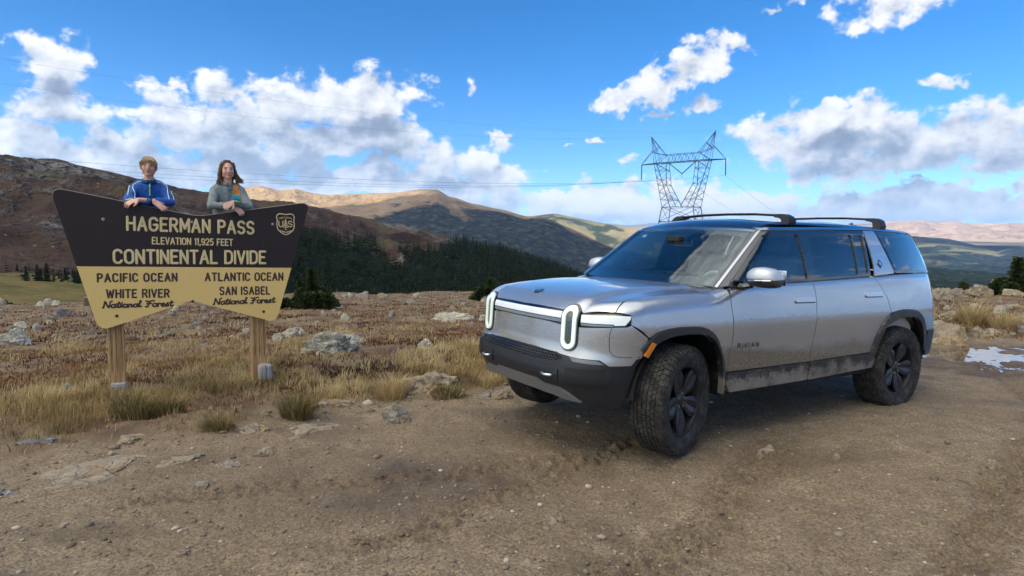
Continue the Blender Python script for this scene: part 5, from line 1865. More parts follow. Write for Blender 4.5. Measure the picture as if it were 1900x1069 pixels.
for mir in (False, True):
    # front door, rear door
    fd = shift(DOOR_F, -g_) + shift(DOOR_M[::-1], g_)
    d1 = panel('front_door', 'S', fd, M_PAINT, car, low, mirror=mir, step=.028)
    sill = [(-1.0, .612), (-.045 - g_, .600)]
    ro = [p_ for p_ in RA_OUT if p_[0] > -1.30 and p_[1] > .62][::-1]
    rdp = shift(DOOR_M, -g_) + [(-1.0, .612)] + [(a + .006, c) for a, c in ro[::-1]] + shift(DOOR_R[::-1], g_)
    d2 = panel('rear_door', 'S', rdp, M_PAINT, car, low, mirror=mir, step=.028)
    # flush handles, a little proud
    for par, x0, x1, zc in ((d1, -.035, .238, 1.143), (d2, -1.128, -.84, 1.168)):
        hd = panel('door_handle', 'S', fillet([(x0, zc - .022), (x1, zc - .020), (x1, zc + .020), (x0, zc + .022)], .012), M_CHROME, par, low, off=.010, thick=.012, step=.02, mirror=mir)
        panel('handle_recess', 'S', fillet([(x0 - .006, zc - .030), (x1 + .006, zc - .028), (x1 + .006, zc - .012), (x0 - .006, zc - .014)], .006), M_SEAL, par, low, off=.002, thick=.004, step=.02, mirror=mir)
    # front fender (side part, top up to the hood seam is on the C surface)
    fo = [p_ for p_ in FA_OUT]
    # rear quarter
    rq = shift(DOOR_R, -g_) + [(a, c + .004) for a, c in RA_OUT if a < -1.275] + [(-2.135, .62), (-2.40, .66), (-2.47, .95), (-2.47, 1.12), (-2.45, 1.30), (-2.43, 1.362), (-1.5, 1.352), (-1.0, 1.338)]
    panel('quarter_panel', 'S', rq, M_PAINT, car, low, mirror=mir, step=.03)
    # black arch trims, sill
    panel('arch_trim', 'S', FA_OUT[3:] + [(1.055, .43), (1.075, .42)] + FA_IN[::-1][:-3], M_CLAD, car, low, off=.020, thick=.05, mirror=mir, step=.024)
    panel('arch_trim', 'S', RA_OUT + [(-2.10, .56)] + FA_IN[:0] + RA_IN[::-1] + [(-1.0, .56)], M_CLAD, car, low, off=.020, thick=.05, mirror=mir, step=.024)
    panel('sill_cladding', 'S', fillet([(1.055, .585), (-.02, .592), (-.02, .440), (1.0, .432), (1.052, .50)], .01), M_CLAD, car, low, off=.022, thick=.06, mirror=mir, step=.03)
    panel('sill_cladding', 'S', fillet([(-.03, .592), (-1.0, .604), (-1.06, .56), (-1.04, .47), (-.03, .442)], .01), M_CLAD, car, low, off=.030, thick=.06, mirror=mir, step=.03)
    # roof side: black frame round the windows, then the panes
    panel('window_frame', 'S', [(1.02, 1.268), (.44, 1.70), (.40, 1.725), (-.40, 1.752), (-1.10, 1.768), (-1.08, 1.70), (-1.0, 1.338), (-.05, 1.300), (.5, 1.288)], M_BLACK, car, green, mirror=mir, step=.03, off=-.001,
          holes=[fillet([(.70, 1.505), (.462, 1.682), (-.015, 1.702), (.008, 1.318), (.86, 1.300), (.775, 1.43)], .012),
                 fillet([(-.165, 1.706), (-.862, 1.722), (-.79, 1.352), (-.105, 1.325)], .012),
                 fillet([(-.905, 1.722), (-1.045, 1.722), (-.965, 1.368), (-.845, 1.356)], .012)])
    panel('side_window', 'S', [(.70, 1.505), (.462, 1.682), (-.015, 1.702), (.008, 1.318), (.86, 1.300), (.775, 1.43)], M_TINT, car, green, off=-.012, thick=.004, mirror=mir, step=.05)
    panel('side_window', 'S', [(-.155, 1.712), (-.872, 1.728), (-.79, 1.347), (-.095, 1.320)], M_PRIV, car, green, off=-.012, thick=.004, mirror=mir, step=.05)
    panel('vent_window', 'S', [(-.895, 1.727), (-1.055, 1.727), (-.965, 1.364), (-.84, 1.352)], M_PRIV, car, green, off=-.012, thick=.004, mirror=mir, step=.05)
    # body-coloured rear pillar and the long quarter window behind it
    pil = panel('rear_pillar', 'S', fillet([(-1.062, 1.338), (-1.090, 1.45), (-1.112, 1.768), (-1.30, 1.772), (-1.345, 1.60), (-1.425, 1.362)], [.02, 0, 0, 0, 0, .02]), M_PAINT, car, green, off=.004, mirror=mir, step=.03)
    panel('quarter_window_frame', 'S', fillet([(-1.31, 1.772), (-1.355, 1.60), (-1.44, 1.366), (-2.36, 1.368), (-2.33, 1.55), (-2.22, 1.72), (-2.12, 1.775)], [0, .05, .05, .02, .02, .05, .02]), M_BLACK, car, green, off=-.001, mirror=mir, step=.035)
    panel('quarter_window', 'S', fillet([(-1.345, 1.745), (-1.385, 1.60), (-1.46, 1.392), (-2.23, 1.392), (-2.21, 1.53), (-2.12, 1.70), (-2.06, 1.745)], [.01, .04, .05, .02, .02, .05, .02]), M_PRIV, car, green, off=.003, thick=.003, mirror=mir, step=.05)
    # satin strips: roof edge and rear window surround
    panel('roof_trim', 'S', [(.43, 1.722), (-.40, 1.755), (-1.2, 1.775), (-1.9, 1.775), (-2.17, 1.765), (-2.17, 1.785), (-1.9, 1.797), (-1.2, 1.797), (-.40, 1.777), (.41, 1.745)], M_CHROME, car, green, off=.006, thick=.014, mirror=mir, step=.03)
    panel('roof_trim', 'S', [(-2.145, 1.775), (-2.26, 1.62), (-2.33, 1.50), (-2.39, 1.362), (-2.42, 1.362), (-2.36, 1.51), (-2.29, 1.64), (-2.18, 1.785)], M_PAINT, car, green, off=.008, thick=.02, mirror=mir, step=.03)
    bad = panel('badge', 'S', [(-1.195, 1.412), (-1.235, 1.452), (-1.195, 1.495), (-1.155, 1.452)], M_BLACK, pil, green, off=.011, thick=.008, mirror=mir, step=.03)
    panel('badge_emblem', 'S', [(-1.195, 1.432), (-1.215, 1.452), (-1.195, 1.474), (-1.175, 1.452)], M_CHROME, bad if False else pil, green, off=.013, thick=.003, mirror=mir, step=.03)
    # corner piece of nose: fascia side, tail lamp, marker
    panel('marker_lamp', 'S', fillet([(1.845, .872), (1.885, .886), (1.945, .79), (1.905, .775)], .006), M_AMBER, car, low, off=.026, thick=.012, mirror=mir, step=.02)

# the fender: from the door seam round to the fascia seam; lies on the cylinder-mapped surface
def th(x, z):
    return cS(x, z)


DOMS = {}


def lin(name, d):
    d = np.array(d, float); d /= np.linalg.norm(d)
    up = np.array([0, 0, 1.0]) if abs(d[2]) < .95 else np.array([1.0, 0, 0])
    a = np.cross(up, -d); a /= np.linalg.norm(a)
    c = np.cross(-d, a)
    DOMS[name] = (d, a, c)


_cast0 = cast


def cast(dom, pts, fn, sgn=1):
    if dom in DOMS:
        d, a, c = DOMS[dom]
        pts = np.asarray(pts, float)
        O_ = pts[:, :1] * a + pts[:, 1:] * c - d * 4.2
        return march(fn, O_, np.tile(d, (len(pts), 1)), 6.5, 230)
    return _cast0(dom, pts, fn, sgn)


def snap(P, fn):
    P = np.array([P], float)
    for _ in range(6):
        P = P - grad(fn, P) * fn(*P.T)[:, None]
    return P[0]


def q(dom, P):
    d, a, c = DOMS[dom]
    P = snap(P, green if dom in ('ws', 'pil', 'head') else low)
    return (float(P @ a), float(P @ c))


lin('fend', (0, -.8, -.6))
lin('hood', (-.5, 0, -.866))
lin('ws', (-.72, 0, -.69))
lin('pil', (-.5, -.72, -.48))
lin('quart', (.38, -.92, 0))
lin('rc', (.75, -.66, 0))
lin('head', (-.45, 0, -.89))


def sy(x, z, fn=low):
    P = cast('S', [(x, z)], fn)[0]
    return (x, P[1], z)


HOODSEAM = [(1.040, .815, 1.252), (1.126, .828, 1.223), (1.243, .834, 1.207), (1.40, .815, 1.198), (1.554, .800, 1.189), (1.72, .796, 1.173), (1.885, .802, 1.152), (2.0, .815, 1.133), (2.08, .835, 1.112), (2.121, .853, 1.088)]
for mir in (False, True):
    dp = [sy(a + g_, c) for a, c in DOOR_F]
    fo = [sy(a, c + .003) for a, c in FA_OUT[::-1] if c < .93 or a < 1.85]
    fo = [p_ for p_ in fo if not (p_[0] > 1.80 and p_[2] < .905)]
    P3 = dp + fo + [(1.90, .966, .914), (2.046, .935, 1.008), (2.040, .928, 1.076), (2.10, .872, 1.086)] + [(a, c + .004, z) for a, c, z in HOODSEAM[::-1]] + [(1.015, .865, 1.262)]
    panel('front_fender', 'fend', [q('fend', p_) for p_ in P3], M_PAINT, car, low, step=.028, mirror=mir)
    # black strip at the windscreen pillar
    P3 = [(1.085, .80, 1.262), (1.02, .905, 1.268), (.44, .775, 1.705), (.425, .73, 1.738), (.475, .675, 1.725)]
    panel('windscreen_pillar', 'pil', [q('pil', p_) for p_ in P3], M_BLACK, car, green, off=.004, thick=.03, step=.03, mirror=mir)
    P3 = [(1.078, .822, 1.262), (1.066, .845, 1.262), (.437, .742, 1.728), (.452, .722, 1.734)]
    panel('pillar_trim', 'pil', [q('pil', p_) for p_ in P3], M_CHROME, car, green, off=.010, thick=.008, step=.03, mirror=mir)
    # rear corner of the body, bumper corner, tail lamp
    P3 = [(-2.475, .80, z) for z in (.66, 1.0, 1.36)]
    Z = [(.755, 0), (1.355, 0)]
    qp = []
    panel('rear_corner_panel', 'rc', [q('rc', (-2.30, .92, .77)), q('rc', (-2.30, .92, 1.350)), q('rc', (-2.62, .55, 1.350)), q('rc', (-2.62, .55, .77))], M_PAINT, car, low, off=-.002, step=.035, mirror=mir)
    panel('tail_lamp', 'rc', fillet([q('rc', (-2.34, .86, 1.175)), q('rc', (-2.32, .88, 1.285)), q('rc', (-2.60, .60, 1.275)), q('rc', (-2.60, .60, 1.18))], .02), M_TAIL, car, low, off=.008, thick=.02, step=.03, mirror=mir)
    panel('rear_bumper_corner', 'rc', [q('rc', (-2.09, .95, .765)), q('rc', (-2.66, .45, .765)), q('rc', (-2.66, .45, .50)), q('rc', (-2.12, .92, .50))], M_BUMP, car, low, off=.022, thick=.04, step=.035, mirror=mir)
# hood
H = [(a, c - .003, z) for a, c, z in HOODSEAM]
front = [(2.143, .835, 1.086), (2.23, .715, 1.080), (2.268, .670, 1.078), (2.272, .655, 1.088), (2.262, .622, 1.108), (2.262, .57, 1.116), (2.275, .52, 1.108), (2.292, .488, 1.088), (2.299, .47, 1.080), (2.312, .30, 1.082)]
half = H + front
P3 = half + [(2.323, 0, 1.083)] + [(a, -c, z) for a, c, z in half[::-1]] + [(1.15, -.45, 1.262), (1.185, 0, 1.27), (1.15, .45, 1.262)]
hood = panel('hood', 'hood', [q('hood', p_) for p_ in P3], M_PAINT, car, low, step=.032)
# badge on the hood: a small dark diamond with a bright rim
for s_, mt, of in ((1.0, M_BLACK, .006), (.62, M_CHROME, .009)):
    panel('badge', 'hood', fillet([q('hood', (2.185 + .035 * s_ * dx, 0 + .052 * s_ * dy, 1.155 - .017 * s_ * dx)) for dx, dy in ((1, .35), (1, -.35), (-.2, -1), (-1, -.35), (-1, .35), (.2, 1))], .008), mt, hood, low, off=of, thick=.006, step=.02)
# nose: lamp band backing, fascia, light bar, corner lamps
def C3(x, y, z):
    P = snap((x, y, z), low)
    return (atan2(P[1], P[0] - CXC), P[2])

halfb = [C3(2.316, .30, .982), C3(2.312, .482, .972), C3(2.281, .68, .972), C3(2.148, .875, .990), C3(2.080, .922, .995), C3(2.035, .935, 1.050), C3(2.026, .938, 1.078), C3(2.121, .856, 1.080), C3(2.268, .66, 1.074), C3(2.299, .47, 1.074), C3(2.31, .30, 1.074)]
band = halfb + [(-t, z) for t, z in halfb[::-1]]
panel('lamp_band', 'C', band, M_BLACK, car, low, off=-.006, thick=.02, step=.03)
fb = [C3(2.316, .30, .978), C3(2.312, .482, .968), C3(2.281, .685, .968), C3(2.148, .878, .986), C3(2.076, .924, .990), C3(2.046, .938, 1.004), C3(1.905, .966, .906), C3(1.93, .955, .80), C3(1.945, .95, .765), C3(1.987, .941, .762), C3(2.023, .929, .716), C3(2.17, .862, .712), C3(2.217, .815, .750), C3(2.308, .665, .748), C3(2.327, .565, .752), C3(2.350, .40, .766), C3(2.36, .2, .772)]
panel('front_fascia', 'C', fb + [(-t, z) for t, z in fb[::-1]], M_PAINT, car, low, step=.03)
# light bar with the grey patterned lens strip below it
bar = [C3(2.31, .474, 1.016), C3(2.302, .474, 1.062)]
panel('light_bar', 'C', [bar[0], bar[1], (-bar[1][0], 1.062), (-bar[0][0], 1.016)], M_BAR, car, low, off=.003, thick=.012, step=.03)
panel('light_bar_lower_lens', 'C', [(bar[0][0], .987), (bar[0][0], 1.010), (-bar[0][0], 1.010), (-bar[0][0], .987)], M_BARLOW, car, low, off=.001, thick=.01, step=.03)
for mir in (False, True):
    crn = [C3(2.275, .662, 1.060), C3(2.13, .853, 1.064), C3(2.045, .928, 1.066), C3(2.052, .930, 1.045), C3(2.086, .916, 1.004), C3(2.148, .872, .999), C3(2.150, .870, 1.008), C3(2.278, .668, 1.004)]
    panel('corner_light', 'C', crn, M_DRL, car, low, off=.004, thick=.012, step=.025, mirror=mir)
    panel('corner_lower_lens', 'C', [C3(2.278, .672, .984), C3(2.278, .668, .998), C3(2.152, .866, 1.002), C3(2.156, .866, .992)], M_BARLOW, car, low, off=.002, thick=.01, step=.025, mirror=mir)
    # corner panel outline seam
    # stadium headlamp
    def stad(w, h, r=None, cy=.57, cz=.951):
        r = w if r is None else r
        out = []
        for i in range(13): a = pi * i / 12; out.append((cy + w * cos(a), cz + (h - w) + w * sin(a)))
        for i in range(13): a = pi + pi * i / 12; out.append((cy + w * cos(a), cz - (h - w) + w * sin(a)))
        return out
    hl = panel('headlight', 'F', stad(.080, .170), M_BLACK, car, low, off=.010, thick=.05, step=.02, mirror=mir)
    panel('light_ring', 'F', stad(.066, .154), M_RING, hl, low, off=.022, thick=.014, step=.02, mirror=mir, holes=[stad(.036, .118)])
    panel('lens', 'F', stad(.0355, .1175), M_LENS, hl, low, off=.012, thick=.006, step=.02, mirror=mir)
# bumper (black), beam shelf, grille recess, lower skid plate
bl = [C3(2.36, .2, .768), C3(2.350, .40, .762), C3(2.327, .565, .748), C3(2.308, .665, .744), C3(2.217, .815, .746), C3(2.17, .862, .708), C3(2.023, .929, .712), C3(1.987, .941, .758), C3(1.950, .95, .762), C3(1.985, .93, .70), C3(2.00, .91, .62), C3(2.03, .89, .50), C3(2.05, .87, .405), C3(2.19, .765, .398), C3(2.27, .59, .415), C3(2.30, .47, .44), C3(2.33, .2, .445)]
panel('front_bumper', 'C', bl + [(-t, z) for t, z in bl[::-1]], M_BUMP, car, low, off=-.001, thick=.02, step=.03)


def beam(v):
    return .018 * np.clip((.706 - v[:, 1]) / .02, 0, 1)


bb = [C3(2.38, .2, .692), C3(2.36, .45, .694), C3(2.32, .66, .712), C3(2.20, .83, .712), C3(2.165, .868, .700), C3(2.165, .868, .60), C3(2.20, .83, .583), C3(2.33, .575, .562), C3(2.36, .40, .552), C3(2.38, .2, .556)]
beam_o = panel('bumper_beam', 'C', bb + [(-t, z) for t, z in bb[::-1]], M_BUMP, car, low, thick=.03, step=.025, offn=beam)
gr = [C3(2.36, .2, .764), C3(2.350, .40, .758), C3(2.332, .53, .742), C3(2.33, .53, .712), C3(2.36, .42, .698), C3(2.38, .2, .696)]
grille = panel('grille', 'C', gr + [(-t, z) for t, z in gr[::-1]], M_MATTE, car, low, off=.0015, thick=.01, step=.03)
bm = bmesh.new()                                           # its honeycomb
hexw = .036
rows = 3
for r_ in range(rows):
    for c_ in range(-15, 16):
        cy_ = (c_ + .5 * (r_ % 2)) * hexw; cz_ = .716 + r_ * .0185
        if abs(cy_) > .50: continue
        pts = []
        for k in range(7):
            a = rad(60 * k + 30)
            pts.append((cy_ + .0195 * cos(a), cz_ + .0115 * sin(a)))
        P = cast('F', pts, low)
        N = grad(low, P)
        P = P + N * .007
        add_tube(bm, [tuple(p_) for p_ in P], .0022, 4, caps=False)
bm_obj('honeycomb', bm, M_BLACK, grille)
for mir in (False, True):
    s = -1 if mir else 1
    panel('fog_lamp', 'C', fillet([C3(2.32, .60, .745), C3(2.22, .80, .742), C3(2.185, .835, .716), C3(2.31, .64, .716)], .008), simple('fog_lens', (.09, .10, .11), rough=.1, coat=1.0), car, low, off=.004, thick=.01, step=.02, mirror=mir)
    panel('bumper_pocket', 'C', fillet([C3(2.33, .595, .672), C3(2.19, .84, .690), C3(2.19, .84, .615), C3(2.22, .80, .598), C3(2.325, .59, .575)], .012), M_MATTE, beam_o, low, off=.020, thick=.006, step=.025, mirror=mir)
    pk = panel('hook_plate', 'F', fillet([(.345, .645), (.535, .648), (.53, .565), (.36, .560)], .012), M_BUMP, beam_o, low, off=.026, thick=.014, step=.02, mirror=mir)
    bm = bmesh.new()
    P = cast('F', [(.385, .604), (.40, .604), (.44, .602), (.48, .602), (.495, .602)], low)
    N = grad(low, P)
    offs = (.024, .052, .060, .052, .024)
    add_tube(bm, [tuple((p_ + n_ * o_) * (1, s, 1)) for p_, n_, o_ in zip(P, N, offs)], .0115, 8)
    bm_obj('tow_hook', bm, M_HOOKM, car, smooth=True)
sk = [C3(2.37, .2, .545), C3(2.365, .28, .545), C3(2.352, .345, .512), C3(2.33, .52, .508), C3(2.30, .60, .480), C3(2.25, .68, .430), C3(2.28, .54, .430), C3(2.31, .41, .440), C3(2.33, .2, .448)]
panel('skid_plate', 'C', sk + [(-t, z) for t, z in sk[::-1]], M_SKID, car, low, off=.012, thick=.02, step=.025)
# seam lines of the fascia corner, as fine grooves
for mir in (False, True):
    s = -1 if mir else 1
    pts = [(2.165, .868, .985), (2.172, .858, .94), (2.174, .856, .88), (2.170, .858, .82), (2.150, .875, .788), (2.115, .895, .777), (2.05, .925, .776), (1.96, .948, .774)]
    pp = [cast('C', [C3(*p_)], low)[0] for p_ in pts]
    bm = bmesh.new()
    add_tube(bm, [tuple(p_ * (1, s, 1)) for p_ in pp], .0026, 6)
    bm_obj('fascia_seam', bm, M_SEAL, car)

# glasshouse front: windscreen with its dark border, header trim, roof
wsP = [(1.062, .800, 1.262), (1.13, .55, 1.262), (1.165, .30, 1.262), (1.178, 0, 1.262)]
top_ = [(.475, .665, 1.728), (.525, .35, 1.745), (.545, 0, 1.750)]
outer = wsP + [(a, -c, z) for a, c, z in wsP[:3][::-1]] + [(a, -c, z) for a, c, z in top_] + [(a, c, z) for a, c, z in top_[:2][::-1]]
inn = [(.985, .735, 1.330), (1.06, .45, 1.325), (1.085, 0, 1.325)]
int_ = [(.545, .635, 1.685), (.575, .30, 1.705), (.585, .12, 1.706), (.66, .09, 1.650), (.665, 0, 1.648)]
inner = inn + [(a, -c, z) for a, c, z in inn[:2][::-1]] + [(a, -c, z) for a, c, z in int_] + [(a, c, z) for a, c, z in int_[:4][::-1]]
oq = [q('ws', p_) for p_ in outer]; iq = [q('ws', p_) for p_ in inner]
panel('windscreen_border', 'ws', oq, M_BLACK, car, green, off=-.006, thick=.003, step=.04, holes=[iq])
panel('windscreen', 'ws', oq, M_GLASS, car, green, off=0.0, thick=.004, step=.06)
hp = [(.475, .70, 1.735), (.49, .6, 1.742), (.54, .3, 1.758), (.555, 0, 1.762)]
hp2 = [(.44, .70, 1.755), (.455, .6, 1.765), (.50, .3, 1.779), (.515, 0, 1.783)]
panel('header_trim', 'head', [q('head', p_) for p_ in hp + [(a, -c, z) for a, c, z in hp[:3][::-1]] + [(a, -c, z) for a, c, z in hp2] + hp2[:3][::-1]], M_CHROME, car, green, off=.004, thick=.014, step=.03)
rp = [(.43, .675), (.47, .45), (.505, 0), (.47, -.45), (.43, -.675), (.2, -.712), (-1.0, -.728), (-1.9, -.712), (-2.12, -.66), (-2.22, -.4), (-2.24, 0), (-2.22, .4), (-2.12, .66), (-1.9, .712), (-1.0, .728), (.2, .712)]
panel('roof', 'T', rp, M_ROOF, car, green, off=.002, thick=.03, step=.05)
# rear: tailgate, window, bumper
panel('tailgate', 'R', fillet([(-.58, .78), (.58, .78), (.62, 1.30), (.60, 1.36), (-.60, 1.36), (-.62, 1.30)], .03), M_PAINT, car, low, step=.05)
panel('rear_light_bar', 'R', [(-.60, 1.20), (.60, 1.20), (.60, 1.26), (-.60, 1.26)], M_TAIL, car, low, off=.008, thick=.01, step=.05)
panel('rear_window', 'R', fillet([(-.70, 1.37), (.70, 1.37), (.60, 1.74), (-.60, 1.74)], .05), M_PRIV, car, green, step=.05)
panel('rear_bumper', 'R', [(-.5, .50), (.5, .50), (.5, .765), (-.5, .765)], M_BUMP, car, low, off=.02, thick=.04, step=.05)

# dark inner shell just inside the panels (closes every seam) and underbody
def shell_grid(dom, us, vs, fn, off, name, mirror=False, test=None, mat=None):
    U, V_ = np.meshgrid(us, vs)
    pts = np.stack([U.ravel(), V_.ravel()], 1)
    P = cast(dom, pts, fn)
    N = grad(fn, np.nan_to_num(P))
    Q = P + N * off
    if mirror: Q = Q * (1, -1, 1)
    ok = ~np.isnan(P[:, 0])
    if test is not None: ok &= test(pts)
    nu = len(us)
    F = []
    for i in range(len(vs) - 1):
        for j in range(nu - 1):
            f_ = (i * nu + j, i * nu + j + 1, (i + 1) * nu + j + 1, (i + 1) * nu + j)
            if all(ok[list(f_)]): F.append(f_)
    me = bpy.data.meshes.new(name)
    me.from_pydata([tuple(np.nan_to_num(p_)) for p_ in Q], [], F)
    return mesh_obj(name, me, mat or M_MATTE, car)


for mir in (False, True):
    def tst(p_):
        x, z = p_[:, 0], p_[:, 1]
        a = (np.abs(x - 1.54) < .47) & (z < .93)
        c = (np.abs(x + 1.5375) < .50) & (z < .95)
        return ~(a | c)
    shell_grid('S', np.linspace(-2.2, 1.98, 120), np.linspace(.44, 1.26, 26), low, -.024, 'inner_shell', mir, tst)
shell_grid('C', np.linspace(-1.06, 1.06, 70), np.linspace(.42, 1.06, 22), low, -.030, 'inner_shell')
shell_grid('hood', np.linspace(-.82, .82, 40), np.linspace(DOMS['hood'][2] @ np.array([2.25, 0, 1.12]), DOMS['hood'][2] @ np.array([1.2, 0, 1.22]), 30), low, -.035, 'inner_shell')
shell_grid('rc', np.linspace(q('rc', (-2.30, .90, 1))[0], q('rc', (-2.62, .55, 1))[0], 14), np.linspace(.5, 1.34, 12), low, -.04, 'inner_shell')
shell_grid('rc', np.linspace(q('rc', (-2.30, .90, 1))[0], q('rc', (-2.62, .55, 1))[0], 14), np.linspace(.5, 1.34, 12), low, -.04, 'inner_shell', True)
bm = bmesh.new()
add_box(bm, (-.05, 0, .46), (2.2, 1.80, .14), bev=.02)
add_box(bm, (1.55, 0, .50), (1.2, 1.05, .10), bev=.02)
add_box(bm, (-1.7, 0, .50), (1.5, 1.05, .12), bev=.02)
bm_obj('underbody', bm, M_MATTE, car)
bm = bmesh.new()
for xx in (1.5375, -1.5375):
    add_tube(bm, [(xx, -.80, .42), (xx, .80, .42)], .045, 10)
    for s in (-1, 1):
        add_box(bm, (xx + .02, s * .62, .40), (.14, .22, .07), bev=.01)
        add_tube(bm, [(xx - .08, s * .60, .45), (xx - .08, s * .58, .85)], .05, 10)
bm_obj('suspension', bm, M_MATTE, car)
bm = bmesh.new()
add_box(bm, (2.02, .42, .37), (.09, .10, .08), bev=.01)
add_box(bm, (2.02, -.42, .37), (.09, .10, .08), bev=.01)
bm_obj('jacking_bracket', bm, M_MATTE, car)
# wheel housings
for xx, rr in ((1.53, .49), (-1.53, .50)):
    for s in (-1, 1):
        bm = bmesh.new()
        prev = None
        for k in range(19):
            a = rad(2 + 176 * k / 18)
            x = xx + rr * cos(a); z = .455 + rr * sin(a)
            v1 = bm.verts.new((x, s * .955, z)); v2 = bm.verts.new((x, s * .50, z))
            if prev: bm.faces.new((prev[0], v1, v2, prev[1]))
            prev = (v1, v2)
        ring = [v for v in bm.verts if abs(abs(v.co.y) - .50) < 1e-4]
        bm.faces.new(ring)
        bm_obj('wheel_housing', bm, mat_clad('housing_plastic', base=(.007, .007, .007), amount=.25) if 'housing_plastic' not in bpy.data.materials else bpy.data.materials['housing_plastic'], car)

# cabin
bm = bmesh.new()
add_box(bm, (.86, 0, 1.13), (.55, 1.62, .20), bev=.05)
add_box(bm, (.62, 0, 1.19), (.10, 1.30, .14), bev=.03)
bm_obj('dashboard', bm, M_INT, car, smooth=False)
bm = bmesh.new(); add_box(bm, (.545, -.02, 1.22), (.02, .40, .20), bev=.006); bm_obj('centre_screen', bm, M_BLACK, car)


def seat(x, y, w, hr=True):
    st = empty('seat', (0, 0, 0)); st.parent = car
    bm = bmesh.new(); add_box(bm, (x + .22, y, .86), (.52, w, .16), bev=.05); bm_obj('cushion', bm, M_SEAT, st, smooth=True)
    bm = bmesh.new()
    add_box(bm, (0, 0, .34), (.14, w, .66), Matrix.Translation((x - .04, y, .84)) @ Matrix.Rotation(rad(-14), 4, 'Y'), bev=.055)
    bm_obj('backrest', bm, M_SEAT, st, smooth=True)
    ns = (0,) if hr else (-.36, 0, .36)
    for dy in ns:
        bm = bmesh.new()
        add_box(bm, (0, 0, .80), (.10, .25, .19), Matrix.Translation((x - .05, y + dy, .84)) @ Matrix.Rotation(rad(-12), 4, 'Y'), bev=.04)
        bm_obj('headrest', bm, M_SEAT, st, smooth=True)


seat(-.10, .40, .52); seat(-.10, -.40, .52); seat(-1.12, 0, 1.28, hr=False)
sw = empty('steering_wheel', (0, 0, 0)); sw.parent = car
M = Matrix.Translation((.50, .40, 1.18)) @ Matrix.Rotation(rad(-66), 4, 'Y')
bm = bmesh.new()
ring = [M @ Vector((.185 * cos(2 * pi * k / 28), .185 * sin(2 * pi * k / 28), 0)) for k in range(29)]
add_tube(bm, ring, .016, 8, caps=False)
bm_obj('wheel_rim', bm, M_SEAT, sw, smooth=True)
bm = bmesh.new()
for a in (0, 180, 270):
    add_tube(bm, [M @ Vector((0, 0, -.01)), M @ Vector((.18 * sin(rad(a)) * 1, .18 * cos(rad(a)), 0))], .018, 6)
add_box(bm, (0, 0, -.01), (.09, .12, .03), M, bev=.012)
bm_obj('spokes', bm, M_SEAT, sw)
bm = bmesh.new(); add_box(bm, (.66, 0, 1.635), (.10, .16, .055), bev=.015); bm_obj('camera_housing', bm, M_MATTE, car)
bm = bmesh.new(); add_box(bm, (.56, 0, 1.60), (.03, .24, .07), bev=.015); bm_obj('rear_view_mirror', bm, M_BLACK, car)
bm = bmesh.new()
add_box(bm, (-.05, .0, .72), (2.1, 1.72, .04)); bm_obj('cabin_floor', bm, M_INT, car)
# inner skin of the doors and pillars, seen through the far glass
for s in (-1, 1):
    bm = bmesh.new(); add_box(bm, (-.45, s * .86, 1.0), (2.9, .05, .50), bev=.02); bm_obj('door_lining', bm, M_INT, car)
# sticker in the windscreen corner
panel('inspection_sticker', 'ws', fillet([q('ws', (.575, -.555, 1.66)), q('ws', (.535, -.56, 1.69)), q('ws', (.55, -.50, 1.69)), q('ws', (.59, -.495, 1.66))], .006), simple('sticker_paper', (.62, .66, .66), rough=.5), car, green, off=-.007, thick=.001, step=.03)

# crossbars on the roof
for x0, zr in ((-.05, 1.872), (-1.56, 1.900)):
    rk = empty('roof_rack_bar', (0, 0, 0)); rk.parent = car
    bm = bmesh.new()
    pts = [(x0, -.60, zr), (x0, -.3, zr + .018), (x0, 0, zr + .022), (x0, .3, zr + .018), (x0, .60, zr)]
    for a, c in zip(pts, pts[1:]):
        pass
    prof = [(.034, 0), (.022, .0105), (-.022, .0105), (-.034, 0), (-.022, -.0105), (.022, -.0105)]
    rings = [[bm.verts.new((p_[0] + u, p_[1], p_[2] + v)) for u, v in prof] for p_ in pts]
    for A, B in zip(rings, rings[1:]):
        for k in range(6): bm.faces.new((A[k], A[(k + 1) % 6], B[(k + 1) % 6], B[k]))
    bm.faces.new(rings[0][::-1]); bm.faces.new(rings[-1])
    bm_obj('crossbar', bm, M_MATTE, rk)
    for s in (-1, 1):
        bm = bmesh.new()
        zs = float(cast('T', [(x0, .655)], green)[0][2])
        outl = [(.54, zr - .018), (.54, zr + .014), (.64, zr + .012), (.69, zr - .012), (.712, zs + .01), (.705, zs - .02), (.62, zs - .005), (.622, zr - .03), (.60, zr - .02)]
        A = [bm.verts.new((x0 + .05, s * u, v)) for u, v in outl]; B = [bm.verts.new((x0 - .05, s * u, v)) for u, v in outl]
        bm.faces.new(A); bm.faces.new(B[::-1])
        for k in range(len(A)): bm.faces.new((A[k], A[(k + 1) % len(A)], B[(k + 1) % len(A)], B[k]))
        bmesh.ops.bevel(bm, geom=list(bm.edges), offset=.006, segments=2, affect='EDGES')
        bm_obj('rack_foot', bm, simple('rack_black', (.012, .012, .014), rough=.35), rk)
bm = bmesh.new()
A = [bm.verts.new(v) for v in ((-2.05, .022, 1.80), (-2.05, -.022, 1.80), (-2.23, -.03, 1.80), (-2.23, .03, 1.80))]
B = [bm.verts.new(v) for v in ((-2.15, .006, 1.885), (-2.15, -.006, 1.885), (-2.22, -.006, 1.90), (-2.22, .006, 1.90))]
bm.faces.new(B); bm.faces.new(A[::-1])
for k in range(4): bm.faces.new((A[k], A[(k + 1) % 4], B[(k + 1) % 4], B[k]))
bm_obj('roof_antenna', bm, M_BLACK, car)

